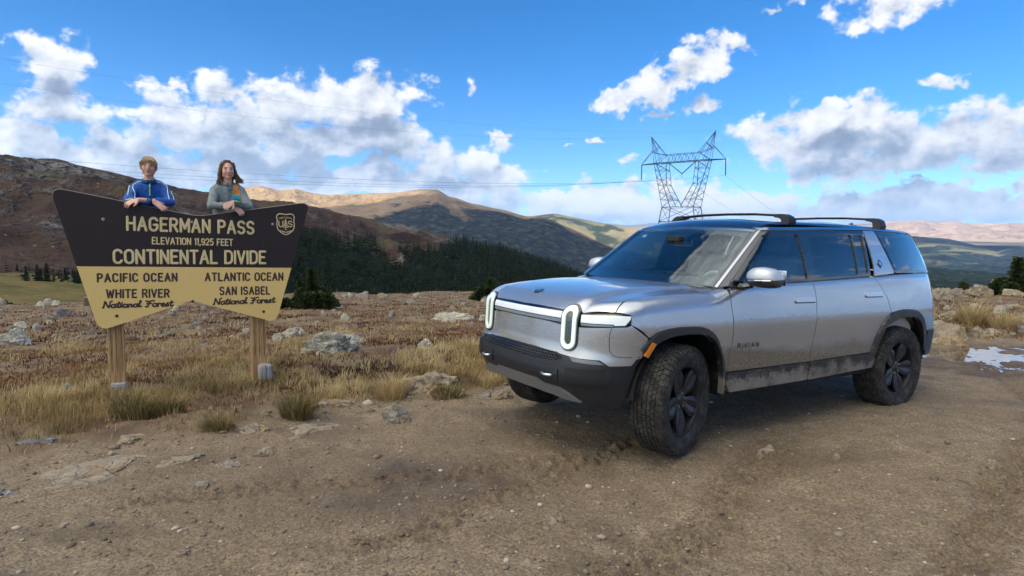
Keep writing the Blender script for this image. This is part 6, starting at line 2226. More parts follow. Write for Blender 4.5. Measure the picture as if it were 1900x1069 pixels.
# outside mirrors
def loft(bm, secs):
    rings = [[bm.verts.new(p_) for p_ in s_] for s_ in secs]
    n = len(rings[0])
    for A, B in zip(rings, rings[1:]):
        for k in range(n): bm.faces.new((A[k], A[(k + 1) % n], B[(k + 1) % n], B[k]))
    bm.faces.new(rings[0][::-1]); bm.faces.new(rings[-1])


def msec(y, x0, x1, z0, z1, zf, s, n=20, e=2.6):
    """closed section in the x-z plane at y; zf keeps part of the height"""
    out = []
    for k in range(n):
        a = 2 * pi * k / n
        c, d = cos(a), sin(a)
        x = (x0 + x1) / 2 + (x1 - x0) / 2 * math.copysign(abs(c) ** (2 / e), c)
        z = (z0 + z1) / 2 + (z1 - z0) / 2 * math.copysign(abs(d) ** (2 / e), d)
        z = max(z, zf[0]) if zf[0] is not None else z
        z = min(z, zf[1]) if zf[1] is not None else z
        out.append((x, s * y, z))
    return out


for s in (1, -1):
    mr_ = empty('side_mirror', (0, 0, 0) if s == 1 else (-.16, .07, 0)); mr_.parent = car
    ys = [(.985, .80, .905, 1.300, 1.375), (1.005, .765, .935, 1.278, 1.402), (1.05, .75, .965, 1.268, 1.422), (1.11, .745, .970, 1.262, 1.428), (1.17, .745, .955, 1.262, 1.418), (1.215, .755, .925, 1.270, 1.395), (1.235, .78, .89, 1.290, 1.360)]
    bm = bmesh.new(); loft(bm, [msec(y, a, c, z0, z1, (1.328, None), s) for y, a, c, z0, z1 in ys])
    bm_obj('mirror_cap', bm, simple('mirror_cap_silver', (.55, .57, .60), rough=.45, metal=.4, coat=1.0) if s == 1 else bpy.data.materials['mirror_cap_silver'], mr_, smooth=True)
    bm = bmesh.new(); loft(bm, [msec(y - .001, a + .004, c - .004, z0 + .003, z1 - .005, (None, 1.3265), s) for y, a, c, z0, z1 in ys])
    bm_obj('mirror_shell', bm, M_CLAD, mr_, smooth=True)
    bm = bmesh.new()
    add_tube(bm, [(.935, s * .905, 1.262), (.90, s * .955, 1.262), (.865, s * 1.02, 1.280)], .03, 10, radii=[.036, .026, .022])
    add_box(bm, (.935, s * .925, 1.285), (.15, .03, .06), bev=.012)
    bm_obj('mirror_arm', bm, M_BLACK, mr_, smooth=False)
    bm = bmesh.new()
    P = [(.966, 1.05, 1.322), (.972, 1.11, 1.322), (.958, 1.17, 1.324), (.925, 1.215, 1.326)]
    for a, c in zip(P, P[1:]): pass
    add_tube(bm, [(x, s * y, z) for x, y, z in P], .0065, 6)
    bm_obj('mirror_indicator', bm, M_CHROME, mr_)
    bm = bmesh.new(); add_box(bm, (.7425, s * 1.12, 1.345), (.004, .20, .115), bev=.0015); bm_obj('mirror_glass', bm, simple('mirror_silver', (.8, .82, .84), rough=.02, metal=1) if s == 1 else bpy.data.materials['mirror_silver'], mr_)

# maker's name on the front doors, half hidden by dust
yd = float(cast('S', [(.84, .80)], low)[0][1])
for s in (1, -1):
    if s == 1:
        M = Matrix(((-1, 0, 0, .955), (0, 0, 1, yd + .004), (0, 1, 0, .782), (0, 0, 0, 1)))
    else:
        M = Matrix(((1, 0, 0, .70), (0, 0, -1, -yd - .004), (0, 1, 0, .782), (0, 0, 0, 1)))
    text_obj('lettering', 'RIVIAN', M, .255, .034, .0042, .003, simple('letter_grey', (.05, .052, .055), rough=.4, metal=.3) if s == 1 else bpy.data.materials['letter_grey'], car, track=.5)


# ---------------------------------------------------------------- wheels
def lathe(prof, n=72):
    """prof: list of (r, y); axis y"""
    V = []; F = []
    m = len(prof)
    for i in range(n):
        a = 2 * pi * i / n
        for r, y in prof: V.append((r * cos(a), y, r * sin(a)))
    for i in range(n):
        j = (i + 1) % n
        for k in range(m - 1):
            F.append((i * m + k, i * m + k + 1, j * m + k + 1, j * m + k))
    return V, F


TR = .418; TW = .1375
tp = [(.262, -.105), (.275, -.118), (.31, -.136), (.35, -.1395), (.385, -.133), (.402, -.120), (.4075, -.10), (.4085, -.05), (.4085, 0), (.4085, .05), (.4075, .10), (.402, .120), (.385, .133), (.35, .1395), (.31, .136), (.275, .118), (.262, .105)]
V, F = lathe(tp)
me_tyre = bpy.data.meshes.new('tyre'); me_tyre.from_pydata(V, [], F); me_tyre.shade_smooth()
# tread blocks: staggered ribs with saw-tooth sides
V = []; F = []


def block(poly, r0, r1, crown):
    """poly in (arc length, y)"""
    n = len(poly); k = len(V)
    cx_ = sum(p_[0] for p_ in poly) / n; cy_ = sum(p_[1] for p_ in poly) / n
    for (s_, y) in poly:
        a = s_ / TR
        V.append((r0 * cos(a), y, r0 * sin(a)))
    for (s_, y) in poly:
        s2 = cx_ + (s_ - cx_) * .94; y2 = cy_ + (y - cy_) * .94
        a = s2 / TR; r = r1 - crown * (abs(y2) / .12) ** 3
        V.append((r * cos(a), y2, r * sin(a)))
    F.append(tuple(range(k + n, k + 2 * n)))
    for i in range(n):
        j = (i + 1) % n
        F.append((k + i, k + j, k + n + j, k + n + i))


NB_ = 58
CIR = 2 * pi * TR
p_ = CIR / NB_
for i in range(NB_):
    s0 = i * p_
    z_ = .007
    # centre rib of slanted blocks
    block([(s0 + .004, -.014), (s0 + p_ * .9 + .004, -.014), (s0 + p_ * .9 - .010 + .012, .014), (s0 - .006 + .012 - .004, .014)], .404, TR, .0)
    for sg in (1, -1):
        o = s0 + (0 if sg > 0 else p_ * .5)
        # two intermediate zig-zag ribs
        block([(o + .001, sg * .021), (o + p_ * .45, sg * (.021 + z_ * .3)), (o + p_ * .90, sg * .021), (o + p_ * .93, sg * .044), (o + p_ * .47, sg * (.044 + z_)), (o + .003, sg * .044)], .404, TR, .003)
        block([(o + p_ * .5 + .001, sg * (.052)), (o + p_ * .95, sg * (.052 + z_)), (o + p_ * 1.40, sg * .052), (o + p_ * 1.43, sg * .076), (o + p_ * .97, sg * (.076 + z_)), (o + p_ * .5 + .003, sg * .076)], .404, TR, .004)
        # shoulder lugs running over the edge
        k = len(V)
        w0, w1 = o + .003, o + p_ * (.80 if i % 2 else .70)
        sec = [(.405, .088), (.4155, .0885), (.4125, .112), (.404, .128), (.388, .1395), (.374, .1425 if i % 2 else .139), (.37, .134)]
        for w in (w0, w1):
            for r, y in sec: V.append((r * cos(w / TR), sg * y, r * sin(w / TR)))
        m = len(sec)
        for j in range(m - 1): F.append((k + j, k + j + 1, k + m + j + 1, k + m + j))
        F.append(tuple(range(k, k + m))); F.append(tuple(range(k + 2 * m - 1, k + m - 1, -1)))
me_tread = bpy.data.meshes.new('tread'); me_tread.from_pydata(V, [], F)
bm = bmesh.new(); bm.from_mesh(me_tread); bmesh.ops.recalc_face_normals(bm, faces=bm.faces); bm.to_mesh(me_tread); bm.free()
# rim: barrel, lip; outer side +y
rp_ = [(.262, .100), (.268, .112), (.262, .117), (.252, .110), (.246, .095), (.238, .02), (.232, -.06), (.245, -.10), (.258, -.108), (.262, -.100)]
V, F = lathe(rp_)
me_rim = bpy.data.meshes.new('rim'); me_rim.from_pydata(V, [], F); me_rim.shade_smooth()
V, F = lathe([(.0, .02), (.15, .02), (.17, .0), (.17, -.02), (.0, -.02)], 40)
me_disc = bpy.data.meshes.new('brake_disc'); me_disc.from_pydata(V, [], F)
V, F = lathe([(.0, .088), (.030, .088), (.040, .082), (.062, .078), (.072, .066), (.072, .0), (.0, .0)], 40)
me_hub = bpy.data.meshes.new('hub'); me_hub.from_pydata(V, [], F); me_hub.shade_smooth()
# one broad spoke with a folded face
bm = bmesh.new()
secs = [(.045, .034, .078, .0), (.085, .048, .086, .004), (.13, .068, .098, .012), (.175, .080, .104, .014), (.215, .070, .106, .010), (.252, .052, .106, .003)]
rings = []
for r, hw, y, fold in secs:
    rings.append([bm.verts.new((hw, y - .030, r)), bm.verts.new((hw, y - .006, r)), bm.verts.new((hw * .55, y, r)), bm.verts.new((0, y - fold, r)), bm.verts.new((-hw * .55, y, r)), bm.verts.new((-hw, y - .006, r)), bm.verts.new((-hw, y - .030, r))])
for A, B in zip(rings, rings[1:]):
    for k in range(7): bm.faces.new((A[k], A[(k + 1) % 7], B[(k + 1) % 7], B[k]))
bm.faces.new(rings[0]); bm.faces.new(rings[-1][::-1])
bmesh.ops.recalc_face_normals(bm, faces=bm.faces)
me_spoke = bpy.data.meshes.new('spoke'); bm.to_mesh(me_spoke); bm.free()
bm = bmesh.new(); bmesh.ops.create_cone(bm, cap_ends=True, segments=6, radius1=.010, radius2=.009, depth=.02, matrix=Matrix.Rotation(rad(90), 4, 'X'))
me_nut = bpy.data.meshes.new('wheel_nut'); bm.to_mesh(me_nut); bm.free()
for me, mt in ((me_tyre, M_RUB), (me_tread, M_RUB), (me_rim, M_RIMB), (me_disc, M_RIMB), (me_hub, M_RIM), (me_spoke, M_RIM), (me_nut, M_CHROME)): me.materials.append(mt)
for x, y, steer in ((1.5375, .855, 17.5), (1.5375, -.855, 17.5), (-1.5375, .855, 0), (-1.5375, -.855, 0)):
    w = empty('wheel', (x, y, .418)); w.parent = car
    w.rotation_euler = (0, rad(random.uniform(0, 60)), rad(steer + (180 if y < 0 else 0)))
    for nm, me in (('tyre', me_tyre), ('tread', me_tread), ('rim', me_rim), ('brake_disc', me_disc), ('hub_cap', me_hub)):
        mesh_obj(nm, me, None, w)
    for k in range(5):
        s_ = mesh_obj('spoke', me_spoke, None, w); s_.rotation_euler = (0, rad(72 * k + 10), 0)
        s_ = mesh_obj('wheel_nut', me_nut, None, w); s_.location = (.056 * sin(rad(72 * k + 46)), .078, .056 * cos(rad(72 * k + 46)))

# ================================================================ trail sign
SO = Vector((-3.438, 6.747, 0)); SPH = rad(30)
SM = Matrix.Translation(SO) @ Matrix.Rotation(SPH, 4, 'Z')          # sign frame: x along the board, y behind it, z up


def mat_wood(name, a, c):
    m, b = mat_new(name)
    pos = b.n('ShaderNodeTexCoord').outputs['Object']
    qv = b.v('MULTIPLY', pos, (1, 1, .06))
    n1 = b.noise(qv, 30, 6, .65, .8)
    n2_ = b.noise(qv, 110, 4, .7)
    n3 = b.noise(b.v('MULTIPLY', pos, (1, 1, .5)), 7, 4, .6)
    col = b.mix(b.mr(n1, .35, .65), a, c)
    col = b.mix(b.mr(n2_, .45, .7, 0, .45), col, tuple(k * .35 for k in a))
    col = b.mix(b.mr(n3, .55, .75, 0, .5), col, tuple(k * .5 for k in a))
    p = b.n('ShaderNodeBsdfPrincipled', {'Base Color': col, 'Roughness': .8, 'Normal': b.n('ShaderNodeBump', {'Strength': 1, 'Distance': .004, 'Height': n1}).outputs[0]})
    finish(b, p.outputs[0])
    return m


def mat_board(name, c, sc=9):
    m, b = mat_new(name)
    pos = b.n('ShaderNodeTexCoord').outputs['Object']
    n1 = b.noise(pos, 2.2, 5, .65)
    n2_ = b.noise(pos, 45, 5, .7)
    spk = b.mr(b.vor(pos, 26), .03, .06, .35, 0)
    col = b.mix(n1, tuple(k * .88 for k in c), tuple(min(1, k * 1.08) for k in c))
    col = b.mix(b.mr(n2_, .55, .8, 0, .25), col, tuple(k * .7 for k in c))
    col = b.mix(b.m('MULTIPLY', spk, b.mr(n1, .5, .6)), col, (.1, .08, .06))
    p = b.n('ShaderNodeBsdfPrincipled', {'Base Color': col, 'Roughness': .55, 'Specular IOR Level': .35, 'Normal': b.n('ShaderNodeBump', {'Strength': .4, 'Distance': .001, 'Height': n2_}).outputs[0]})
    finish(b, p.outputs[0])
    return m


M_BROWN = mat_board('sign_brown', (.026, .016, .0135))
M_CREAM = mat_board('sign_cream', (.80, .55, .19))
M_LCREAM = simple('letter_cream', (.70, .53, .26), rough=.6)
M_LBROWN = simple('letter_brown', (.050, .024, .022), rough=.6)
M_BOLT = simple('bolt_head', (.045, .04, .035), rough=.45, metal=.6)
M_BOLTG = simple('bolt_grey', (.35, .34, .33), rough=.4, metal=.8)
M_POST = mat_wood('post_wood', (.34, .18, .07), (.52, .32, .14))
M_BEAM = mat_wood('beam_wood', (.16, .12, .09), (.25, .20, .15))

sign = empty('trail_sign', SO, 'large brown and cream wooden pass sign reading HAGERMAN PASS on two posts', 'sign', rotz=SPH)


def slab(name, poly, mat, parent, y0, y1, bev=.003):
    bm = bmesh.new()
    A = [bm.verts.new((u, y0, v)) for u, v in poly]; B = [bm.verts.new((u, y1, v)) for u, v in poly]
    bm.faces.new(A); bm.faces.new(B[::-1])
    for k in range(len(A)): bm.faces.new((A[k], A[(k + 1) % len(A)], B[(k + 1) % len(A)], B[k]))
    return bm_obj(name, bm, mat, parent)


# measured outline (u, v)
TL, TC, TR_, BR, BC, BL = (-1.165, 2.150), (.11, 1.890), (1.275, 2.078), (.868, .712), (.02, 1.000), (-.815, .728)
YJ = lambda u: 1.3835 + (u + .96) * (-.0275)
eL = lambda v: TL[0] + (BL[0] - TL[0]) * (TL[1] - v) / (TL[1] - BL[1])
eR = lambda v: TR_[0] + (BR[0] - TR_[0]) * (TR_[1] - v) / (TR_[1] - BR[1])
uL, uR = eL(1.384), eR(1.326)
brown = fillet([TL, TC, TR_, (uR, YJ(uR)), (uL, YJ(uL))], [.13, .10, .11, 0, 0])
cream = fillet([(uL, YJ(uL) - .0015), (uR, YJ(uR) - .0015), BR, BC, BL], [0, 0, .10, .03, .11])
slab('brown_board', brown, M_BROWN, sign, -.022, .022)
slab('cream_board', cream, M_CREAM, sign, -.022, .022)
# thin light edge of the plywood along the top
bm = bmesh.new()
add_tube(bm, [(u, .0, v + .0015) for u, v in brown if v > 1.86], .0045, 5)
bm_obj('board_edge', bm, simple('plywood_edge', (.33, .26, .20), rough=.8), sign)
YF = -.024


def line(text, x0, x1, y0, y1, h, st, mat, script=False, track=.24, slant=0.0):
    """x0..x1 along the board, baseline from y0 to y1"""
    ang = atan2(y1 - y0, x1 - x0)
    M = Matrix.Translation((x0, YF, y0)) @ Matrix.Rotation(-ang, 4, 'Y') @ Matrix.Rotation(rad(90), 4, 'X')
    text_obj('lettering', text, M, math.hypot(x1 - x0, y1 - y0), h, st, .0035, mat, sign, script, slant, track)


line('HAGERMAN PASS', -.535, .655, 1.745, 1.712, .128, .0125, M_LCREAM, track=.30)
line('ELEVATION 11,925 FEET', -.320, .440, 1.602, 1.582, .066, .0062, M_LCREAM, track=.27)
line('CONTINENTAL DIVIDE', -.662, .770, 1.410, 1.383, .130, .0125, M_LCREAM, track=.27)
line('PACIFIC OCEAN', -.808, -.112, 1.226, 1.214, .078, .0085, M_LBROWN, track=.36)
line('WHITE RIVER', -.738, -.190, 1.064, 1.048, .078, .0082, M_LBROWN, track=.32)
line('National Forest', -.775, -.160, .962, .950, .066, .0078, M_LBROWN, script=True, slant=.12)
line('ATLANTIC OCEAN', .162, .952, 1.208, 1.190, .080, .0085, M_LBROWN, track=.33)
line('SAN ISABEL', .300, .806, 1.052, 1.038, .080, .0082, M_LBROWN, track=.34)
line('National Forest', .232, .858, .945, .940, .068, .0078, M_LBROWN, script=True, slant=.12)
# service shield: outline, US and a tree, arc of small lettering
cx_, top_z, bot_z = 1.0, 1.928, 1.700
sh = [(-.088, .0), (-.055, .012), (0, .0), (.055, .012), (.088, .0), (.098, -.03), (.088, -.06), (.095, -.11), (.088, -.165), (.045, -.205), (0, -.228), (-.045, -.205), (-.088, -.165), (-.095, -.11), (-.088, -.06), (-.098, -.03)]
MS = Matrix.Translation((cx_, YF, top_z)) @ Matrix.Rotation(rad(90), 4, 'X')
bm = bmesh.new()
stroke_bm(bm, chaikin(sh, 1, True) + [chaikin(sh, 1, True)[0]], .0055, .003, MS)
shield = bm_obj('shield_emblem', bm, M_LCREAM, sign, smooth=True)
bm = bmesh.new()
for ch, x0 in (('U', -.072), ('S', .030)):
    for L in GLY[ch][1]: stroke_bm(bm, [(x0 + a * .075, -.135 + c * .062) for a, c in L], .0052, .003, MS)
bm_obj('shield_letters', bm, M_LCREAM, shield, smooth=True)
bm = bmesh.new()
stroke_bm(bm, [(0, -.165), (0, -.045)], .003, .003, MS)
for k in range(6):
    w_ = .006 + k * .0042; z_ = -.055 - k * .016
    stroke_bm(bm, [(-w_, z_ - .010), (0, z_), (w_, z_ - .010)], .004, .003, MS)
stroke_bm(bm, [(-.012, -.168), (.012, -.168)], .003, .003, MS)
bm_obj('tree_emblem', bm, M_LCREAM, shield, smooth=True)
bm = bmesh.new()


def arc_text(text, zc, R_, h, sign_, w):
    ls, wd = text_strokes(text, False, .3)
    for L in ls:
        P = []
        for a, c in L:
            t = (a / wd - .5) * w
            if sign_ > 0: P.append((R_ * sin(t / R_), zc + R_ * cos(t / R_) - R_ + c * h))
            else: P.append((t, zc - (.020 - (abs(t) / .07) ** 2 * .0) * 0 + abs(t) * .30 + c * h))
        stroke_bm(bm, P, .0013, .002, MS, 5)


arc_text('FOREST SERVICE', -.038, .18, .014, 1, .140)
arc_text('DEPARTMENT OF AGRICULTURE', -.204, .3, .011, -1, .120)
bm_obj('shield_small_lettering', bm, M_LCREAM, shield)
# bolts
for (u, v, mt) in [(-.74, 1.847, M_BOLTG), (-.62, 1.622, M_BOLT), (.05, 1.832, M_BOLTG), (.86, 1.821, M_BOLTG), (.76, 1.586, M_BOLT), (.03, .990, M_BOLT), (-.66, .875, M_BOLT), (.74, .842, M_BOLT)]:
    bm = bmesh.new()
    bmesh.ops.create_uvsphere(bm, u_segments=12, v_segments=6, radius=.012, matrix=Matrix.Translation((u, -.022, v)) @ Matrix.Diagonal((1, .45, 1, 1)))
    bmesh.ops.create_cone(bm, cap_ends=True, segments=16, radius1=.015, radius2=.015, depth=.003, matrix=Matrix.Translation((u, -.0235, v)) @ Matrix.Rotation(rad(90), 4, 'X'))
    bm_obj('bolt', bm, mt, sign)
# posts with the offset stubs they are bolted to
zL = float(zg(*(SM @ Vector((-.68, .1, 0))).xy)); zR = float(zg(*(SM @ Vector((.68, .1, 0))).xy))
for u, z0, w in ((-.680, zL, .145), (.690, zR, .150)):
    bm = bmesh.new()
    add_box(bm, (u, .105, (1.85 + z0 - .5) / 2), (w, .155, 1.85 - z0 + .5), bev=.008)
    p_ = bm_obj('post', bm, M_POST, sign)
    bm = bmesh.new()
    for k in range(3):
        add_box(bm, (u - w / 2 + .028 + k * w / 3.1, .026, (1.6 + z0) / 2 + .1), (.003, .003, 1.3 - z0))
    bm_obj('drying_crack', bm, M_MATTE if 'M_MATTE' in globals() else M_BOLT, p_)
M_STUB = mat_wood('weathered_stub', (.22, .20, .19), (.40, .38, .36))
bm = bmesh.new(); add_box(bm, (-.672, .0, zL + .055), (.135, .085, .17), bev=.014); st1 = bm_obj('weathered_stub', bm, M_STUB, sign)
bm = bmesh.new(); add_box(bm, (.735, -.03, zR + .075), (.145, .14, .19), bev=.03); bm_obj('weathered_stub', bm, M_STUB, sign)
bm = bmesh.new(); add_box(bm, (.735, -.1015, zR + .085), (.006, .003, .15)); bm_obj('split', bm, M_BOLT, sign)
# painted 70 on the left stub, worn
bm = bmesh.new()
M7 = Matrix.Translation((-.722, -.045, zL + .055)) @ Matrix.Rotation(rad(90), 4, 'X')
for L in ([(0, .06), (.035, .06), (.012, 0)], arc(.068, .03, .018, .03, 0, 360, 12)):
    stroke_bm(bm, L, .004, .002, M7)
bm_obj('stub_number', bm, simple('worn_white_paint', (.62, .60, .56), rough=.8), sign)
# cross members behind the board; the lower one carries the two standing on it
for v, nm in ((1.015, 'foot_rail'), (1.62, 'cross_member')):
    bm = bmesh.new(); add_box(bm, (.0, .26, v), (1.9, .16 if v < 1.2 else .05, .085), bev=.005); bm_obj(nm, bm, M_BEAM, sign)

# ================================================================ the two people leaning on the sign
def capsule(bm, a, c, ra, rc, seg=12, squash=None):
    a = Vector(a); c = Vector(c)
    d = (c - a)
    L = max(d.length, 1e-4); d.normalize()
    up = Vector((0, 0, 1)) if abs(d.z) < .9 else Vector((0, 1, 0))
    s = d.cross(up).normalized(); t = d.cross(s)
    if squash: pass
    rings = []
    st = [(-sin(x) * ra, cos(x) * ra) for x in (1.45, 1.0, .5)] + [(0, ra)] + [(L * k, ra + (rc - ra) * k) for k in (.33, .66)] + [(L, rc)] + [(L + sin(x) * rc, cos(x) * rc) for x in (.5, 1.0, 1.45)]
    for o, r in st:
        rings.append([bm.verts.new(a + d * o + (s * cos(2 * pi * k / seg) + t * sin(2 * pi * k / seg)) * r) for k in range(seg)])
    for A, B in zip(rings, rings[1:]):
        for k in range(seg): bm.faces.new((A[k], A[(k + 1) % seg], B[(k + 1) % seg], B[k]))
    bm.faces.new(rings[0][::-1]); bm.faces.new(rings[-1])


def ell(bm, c, r, R_=None, M=None):
    """ellipsoid"""
    m = Matrix.Translation(c) @ (R_.to_4x4() if R_ is not None else Matrix.Identity(4)) @ Matrix.Diagonal((r[0], r[1], r[2], 1))
    if M is not None: m = M @ m
    bmesh.ops.create_uvsphere(bm, u_segments=18, v_segments=12, radius=1.0, matrix=m)


def remesh(bm, name, vox, mat, parent, smooth_it=4, xf=None, disp=None):
    bmesh.ops.recalc_face_normals(bm, faces=bm.faces)
    me = bpy.data.meshes.new(name); bm.to_mesh(me); bm.free()
    o = bpy.data.objects.new(name, me); COL.objects.link(o)
    md = o.modifiers.new('r', 'REMESH'); md.mode = 'VOXEL'; md.voxel_size = vox; md.use_smooth_shade = True
    ms = o.modifiers.new('s', 'SMOOTH'); ms.factor = .5; ms.iterations = smooth_it
    dg = bpy.context.evaluated_depsgraph_get(); dg.update()
    me2 = bpy.data.meshes.new_from_object(o.evaluated_get(dg))
    bpy.data.objects.remove(o); bpy.data.meshes.remove(me)
    me2.name = name
    me2.shade_smooth()
    if disp is not None:
        V = np.empty(len(me2.vertices) * 3, np.float32); me2.vertices.foreach_get('co', V); V = V.reshape(-1, 3)
        N = np.empty(len(me2.vertices) * 3, np.float32); me2.vertices.foreach_get('normal', N); N = N.reshape(-1, 3)
        V = V + N * disp(V)[:, None]
        me2.vertices.foreach_set('co', V.astype(np.float32).ravel()); me2.update()
    me2.materials.clear()
    return mesh_obj(name, me2, mat, parent)


def mat_skin(name, base, blush):
    m, b = mat_new(name)
    pos = b.n('ShaderNodeTexCoord').outputs['Object']
    n1 = b.noise(pos, 18, 4, .6)
    col = b.mix(b.mr(n1, .35, .7, 0, .6), base, blush)
    p = b.n('ShaderNodeBsdfPrincipled', {'Base Color': col, 'Roughness': .5, 'Subsurface Weight': .12, 'Subsurface Radius': (.01, .004, .002), 'Subsurface Scale': .5})
    finish(b, p.outputs[0])
    return m


def mat_cloth(name, a, scale=16, fold=.006, sheen=.2):
    m, b = mat_new(name)
    pos = b.n('ShaderNodeTexCoord').outputs['Object']
    n1 = b.noise(b.v('MULTIPLY', pos, (1, 1, .8)), scale, 4, .55, .8)
    col = b.mix(b.mr(n1, .3, .7), tuple(k * .8 for k in a), tuple(min(1, k * 1.15) for k in a))
    p = b.n('ShaderNodeBsdfPrincipled', {'Base Color': col, 'Roughness': .7, 'Sheen Weight': 0.0, 'Normal': b.n('ShaderNodeBump', {'Strength': 1, 'Distance': fold, 'Height': n1}).outputs[0]})
    finish(b, p.outputs[0])
    return m


M_SKIN = mat_skin('skin', (.66, .38, .26), (.62, .27, .18))
M_SKIN2 = mat_skin('skin_fair', (.70, .42, .31), (.68, .30, .22))
M_EYEW = simple('eye_white', (.6, .57, .54), rough=.25)
M_IRIS = simple('iris', (.03, .04, .05), rough=.15)
M_LIP = simple('lip', (.36, .11, .09), rough=.45)
M_TEETH = simple('teeth', (.85, .80, .72), rough=.3)
M_BROW = simple('brow', (.24, .13, .075), rough=.8)


def hand(bm, wrist, dirv, palm_n, s, curl=.5, spread=.12, side=1, tip_dir=None, k_=1.0):
    """palm and five fingers. dirv: towards the finger tips, palm_n: out of the back of the hand, side: which side the thumb is on"""
    d = Vector(dirv).normalized(); n = Vector(palm_n).normalized(); n = (n - d * n.dot(d)).normalized()
    t = d.cross(n) * side
    w = Vector(wrist)
    c = w + d * .045 * s
    for k in (-1.5, -.5, .5, 1.5):
        capsule(bm, w + t * k * .009 * s + d * .005, w + d * .082 * s + t * k * .0185 * s, .0145 * s, .0115 * s, 8)
    L = [.066, .078, .073, .056]
    for i, k in enumerate((1.5, .5, -.5, -1.5)):
        p0 = w + d * .082 * s + t * k * .0188 * s
        dd = (d + t * k * spread).normalized()
        l = L[i] * s
        p1 = p0 + (dd * cos(curl * .5) - n * sin(curl * .5)) * l * .45
        p2 = p1 + (dd * cos(curl * 1.1) - n * sin(curl * 1.1)) * l * .32
        p3 = p2 + (dd * cos(curl * 1.6) - n * sin(curl * 1.6)) * l * .25
        capsule(bm, p0, p1, .0098 * s, .0086 * s, 8); capsule(bm, p1, p2, .0086 * s, .0078 * s, 8); capsule(bm, p2, p3, .0078 * s, .0066 * s, 8)
    p0 = w + d * .022 * s + t * .028 * s
    p1 = p0 + (d * .7 + t * .62 - n * .15).normalized() * .042 * s
    p2 = p1 + (d * .92 + t * .25 - n * .2).normalized() * .030 * s
    capsule(bm, p0, p1, .0135 * s, .0110 * s, 8); capsule(bm, p1, p2, .0108 * s, .0085 * s, 8)


def face_bm(bm, H, s, wide=0.0, smile=False):
    """head in its own frame: origin at the middle of the skull, -y the face, z up; s scale"""
    e = lambda c, r, rot=None: ell(bm, Vector(c) * s, Vector(r) * s, rot, H)
    e((0, .012, .030), (.073, .092, .085))              # cranium
    e((0, -.018, .005), (.066, .070, .075))             # brow and midface
    e((0, -.030, -.048), (.047, .052, .052))            # jaw
    e((0, -.058, -.082), (.026, .026, .020))            # chin
    e((-.036, -.052, -.022), (.026, .026, .028)); e((.036, -.052, -.022), (.026, .026, .028))     # cheeks
    e((0, -.076, .030), (.046, .014, .010))             # brow ridge
    e((0, -.092, -.006), (.0095, .016, .026), Matrix.Rotation(rad(-14), 3, 'X'))                   # nose bridge
    e((0, -.101, -.022), (.0125, .013, .011))           # tip
    e((-.011, -.094, -.025), (.009, .010, .008)); e((.011, -.094, -.025), (.009, .010, .008))
    e((0, -.083, -.050), (.024, .012, .014))            # mouth area
    for k in (-1, 1):
        e((k * .075, .012, -.004), (.010, .020, .030), Matrix.Rotation(rad(k * 20), 3, 'Z'))       # ears
        e((k * .048, -.012, -.050), (.018, .036, .028))


def face_parts(H, s, parent, smile, squint=1.0):
    for k in (-1, 1):
        bm = bmesh.new(); ell(bm, Vector((k * .031, -.0745, .010)) * s, Vector((.0125, .008, .0062 * squint)) * s, None, H); ey = bm_obj('eye', bm, M_EYEW, parent, True)
        bm = bmesh.new(); ell(bm, Vector((k * .031, -.0800, .010)) * s, Vector((.0058, .004, .0056 * squint)) * s, None, H); bm_obj('iris', bm, M_IRIS, ey, True)
        bm = bmesh.new(); ell(bm, Vector((k * .031, -.0785, .0180)) * s, Vector((.0155, .006, .0030)) * s, None, H); bm_obj('eyelid', bm, M_BROW, parent, True)
        bm = bmesh.new(); capsule(bm, H @ (Vector((k * .016, -.0875, .032)) * s), H @ (Vector((k * .048, -.077, .034)) * s), .0040 * s, .0026 * s, 8); bm_obj('eyebrow', bm, M_BROW, parent, True)
    bm = bmesh.new()
    if smile:
        pts = [(-.030, -.081, -.044), (-.018, -.0925, -.055), (0, -.097, -.059), (.018, -.0925, -.055), (.030, -.081, -.044)]
        add_tube(bm, [H @ (Vector(p_) * s) for p_ in pts], .004 * s, 8)
        pts = [(-.029, -.082, -.042), (-.016, -.0945, -.0435), (0, -.098, -.0445), (.016, -.0945, -.0435), (.029, -.082, -.042)]
        add_tube(bm, [H @ (Vector(p_) * s) for p_ in pts], .0032 * s, 8)
        bm_obj('lips', bm, M_LIP, parent, True)
        bm = bmesh.new()
        ell(bm, Vector((0, -.0895, -.0495)) * s, Vector((.024, .0075, .0072)) * s, None, H)
        bm_obj('teeth', bm, M_TEETH, parent, True)
    else:
        pts = [(-.024, -.084, -.049), (-.012, -.0935, -.0505), (0, -.0965, -.0515), (.012, -.0935, -.0505), (.024, -.084, -.049)]
        add_tube(bm, [H @ (Vector(p_) * s) for p_ in pts], .0042 * s, 8)
        bm_obj('lips', bm, M_LIP, parent, True)


def strands(name, roots, mat, parent, width=.004):
    """hair: many thin tapering locks; roots: list of polylines"""
    V = []; F = []
    for P in roots:
        k0 = len(V)
        n = len(P)
        for i, p_ in enumerate(P):
            w = width * (1 - .75 * i / (n - 1))
            d = (P[min(i + 1, n - 1)] - P[max(i - 1, 0)]).normalized()
            a = d.cross(Vector((random.uniform(-.3, .3), -1, .2))).normalized() if i == 0 else a
            V += [tuple(p_ - a * w), tuple(p_ + a * w)]
        for i in range(n - 1):
            F.append((k0 + 2 * i, k0 + 2 * i + 1, k0 + 2 * i + 3, k0 + 2 * i + 2))
    me = from_arrays(name, np.array(V), np.array(F), True)
    return mesh_obj(name, me, mat, parent)


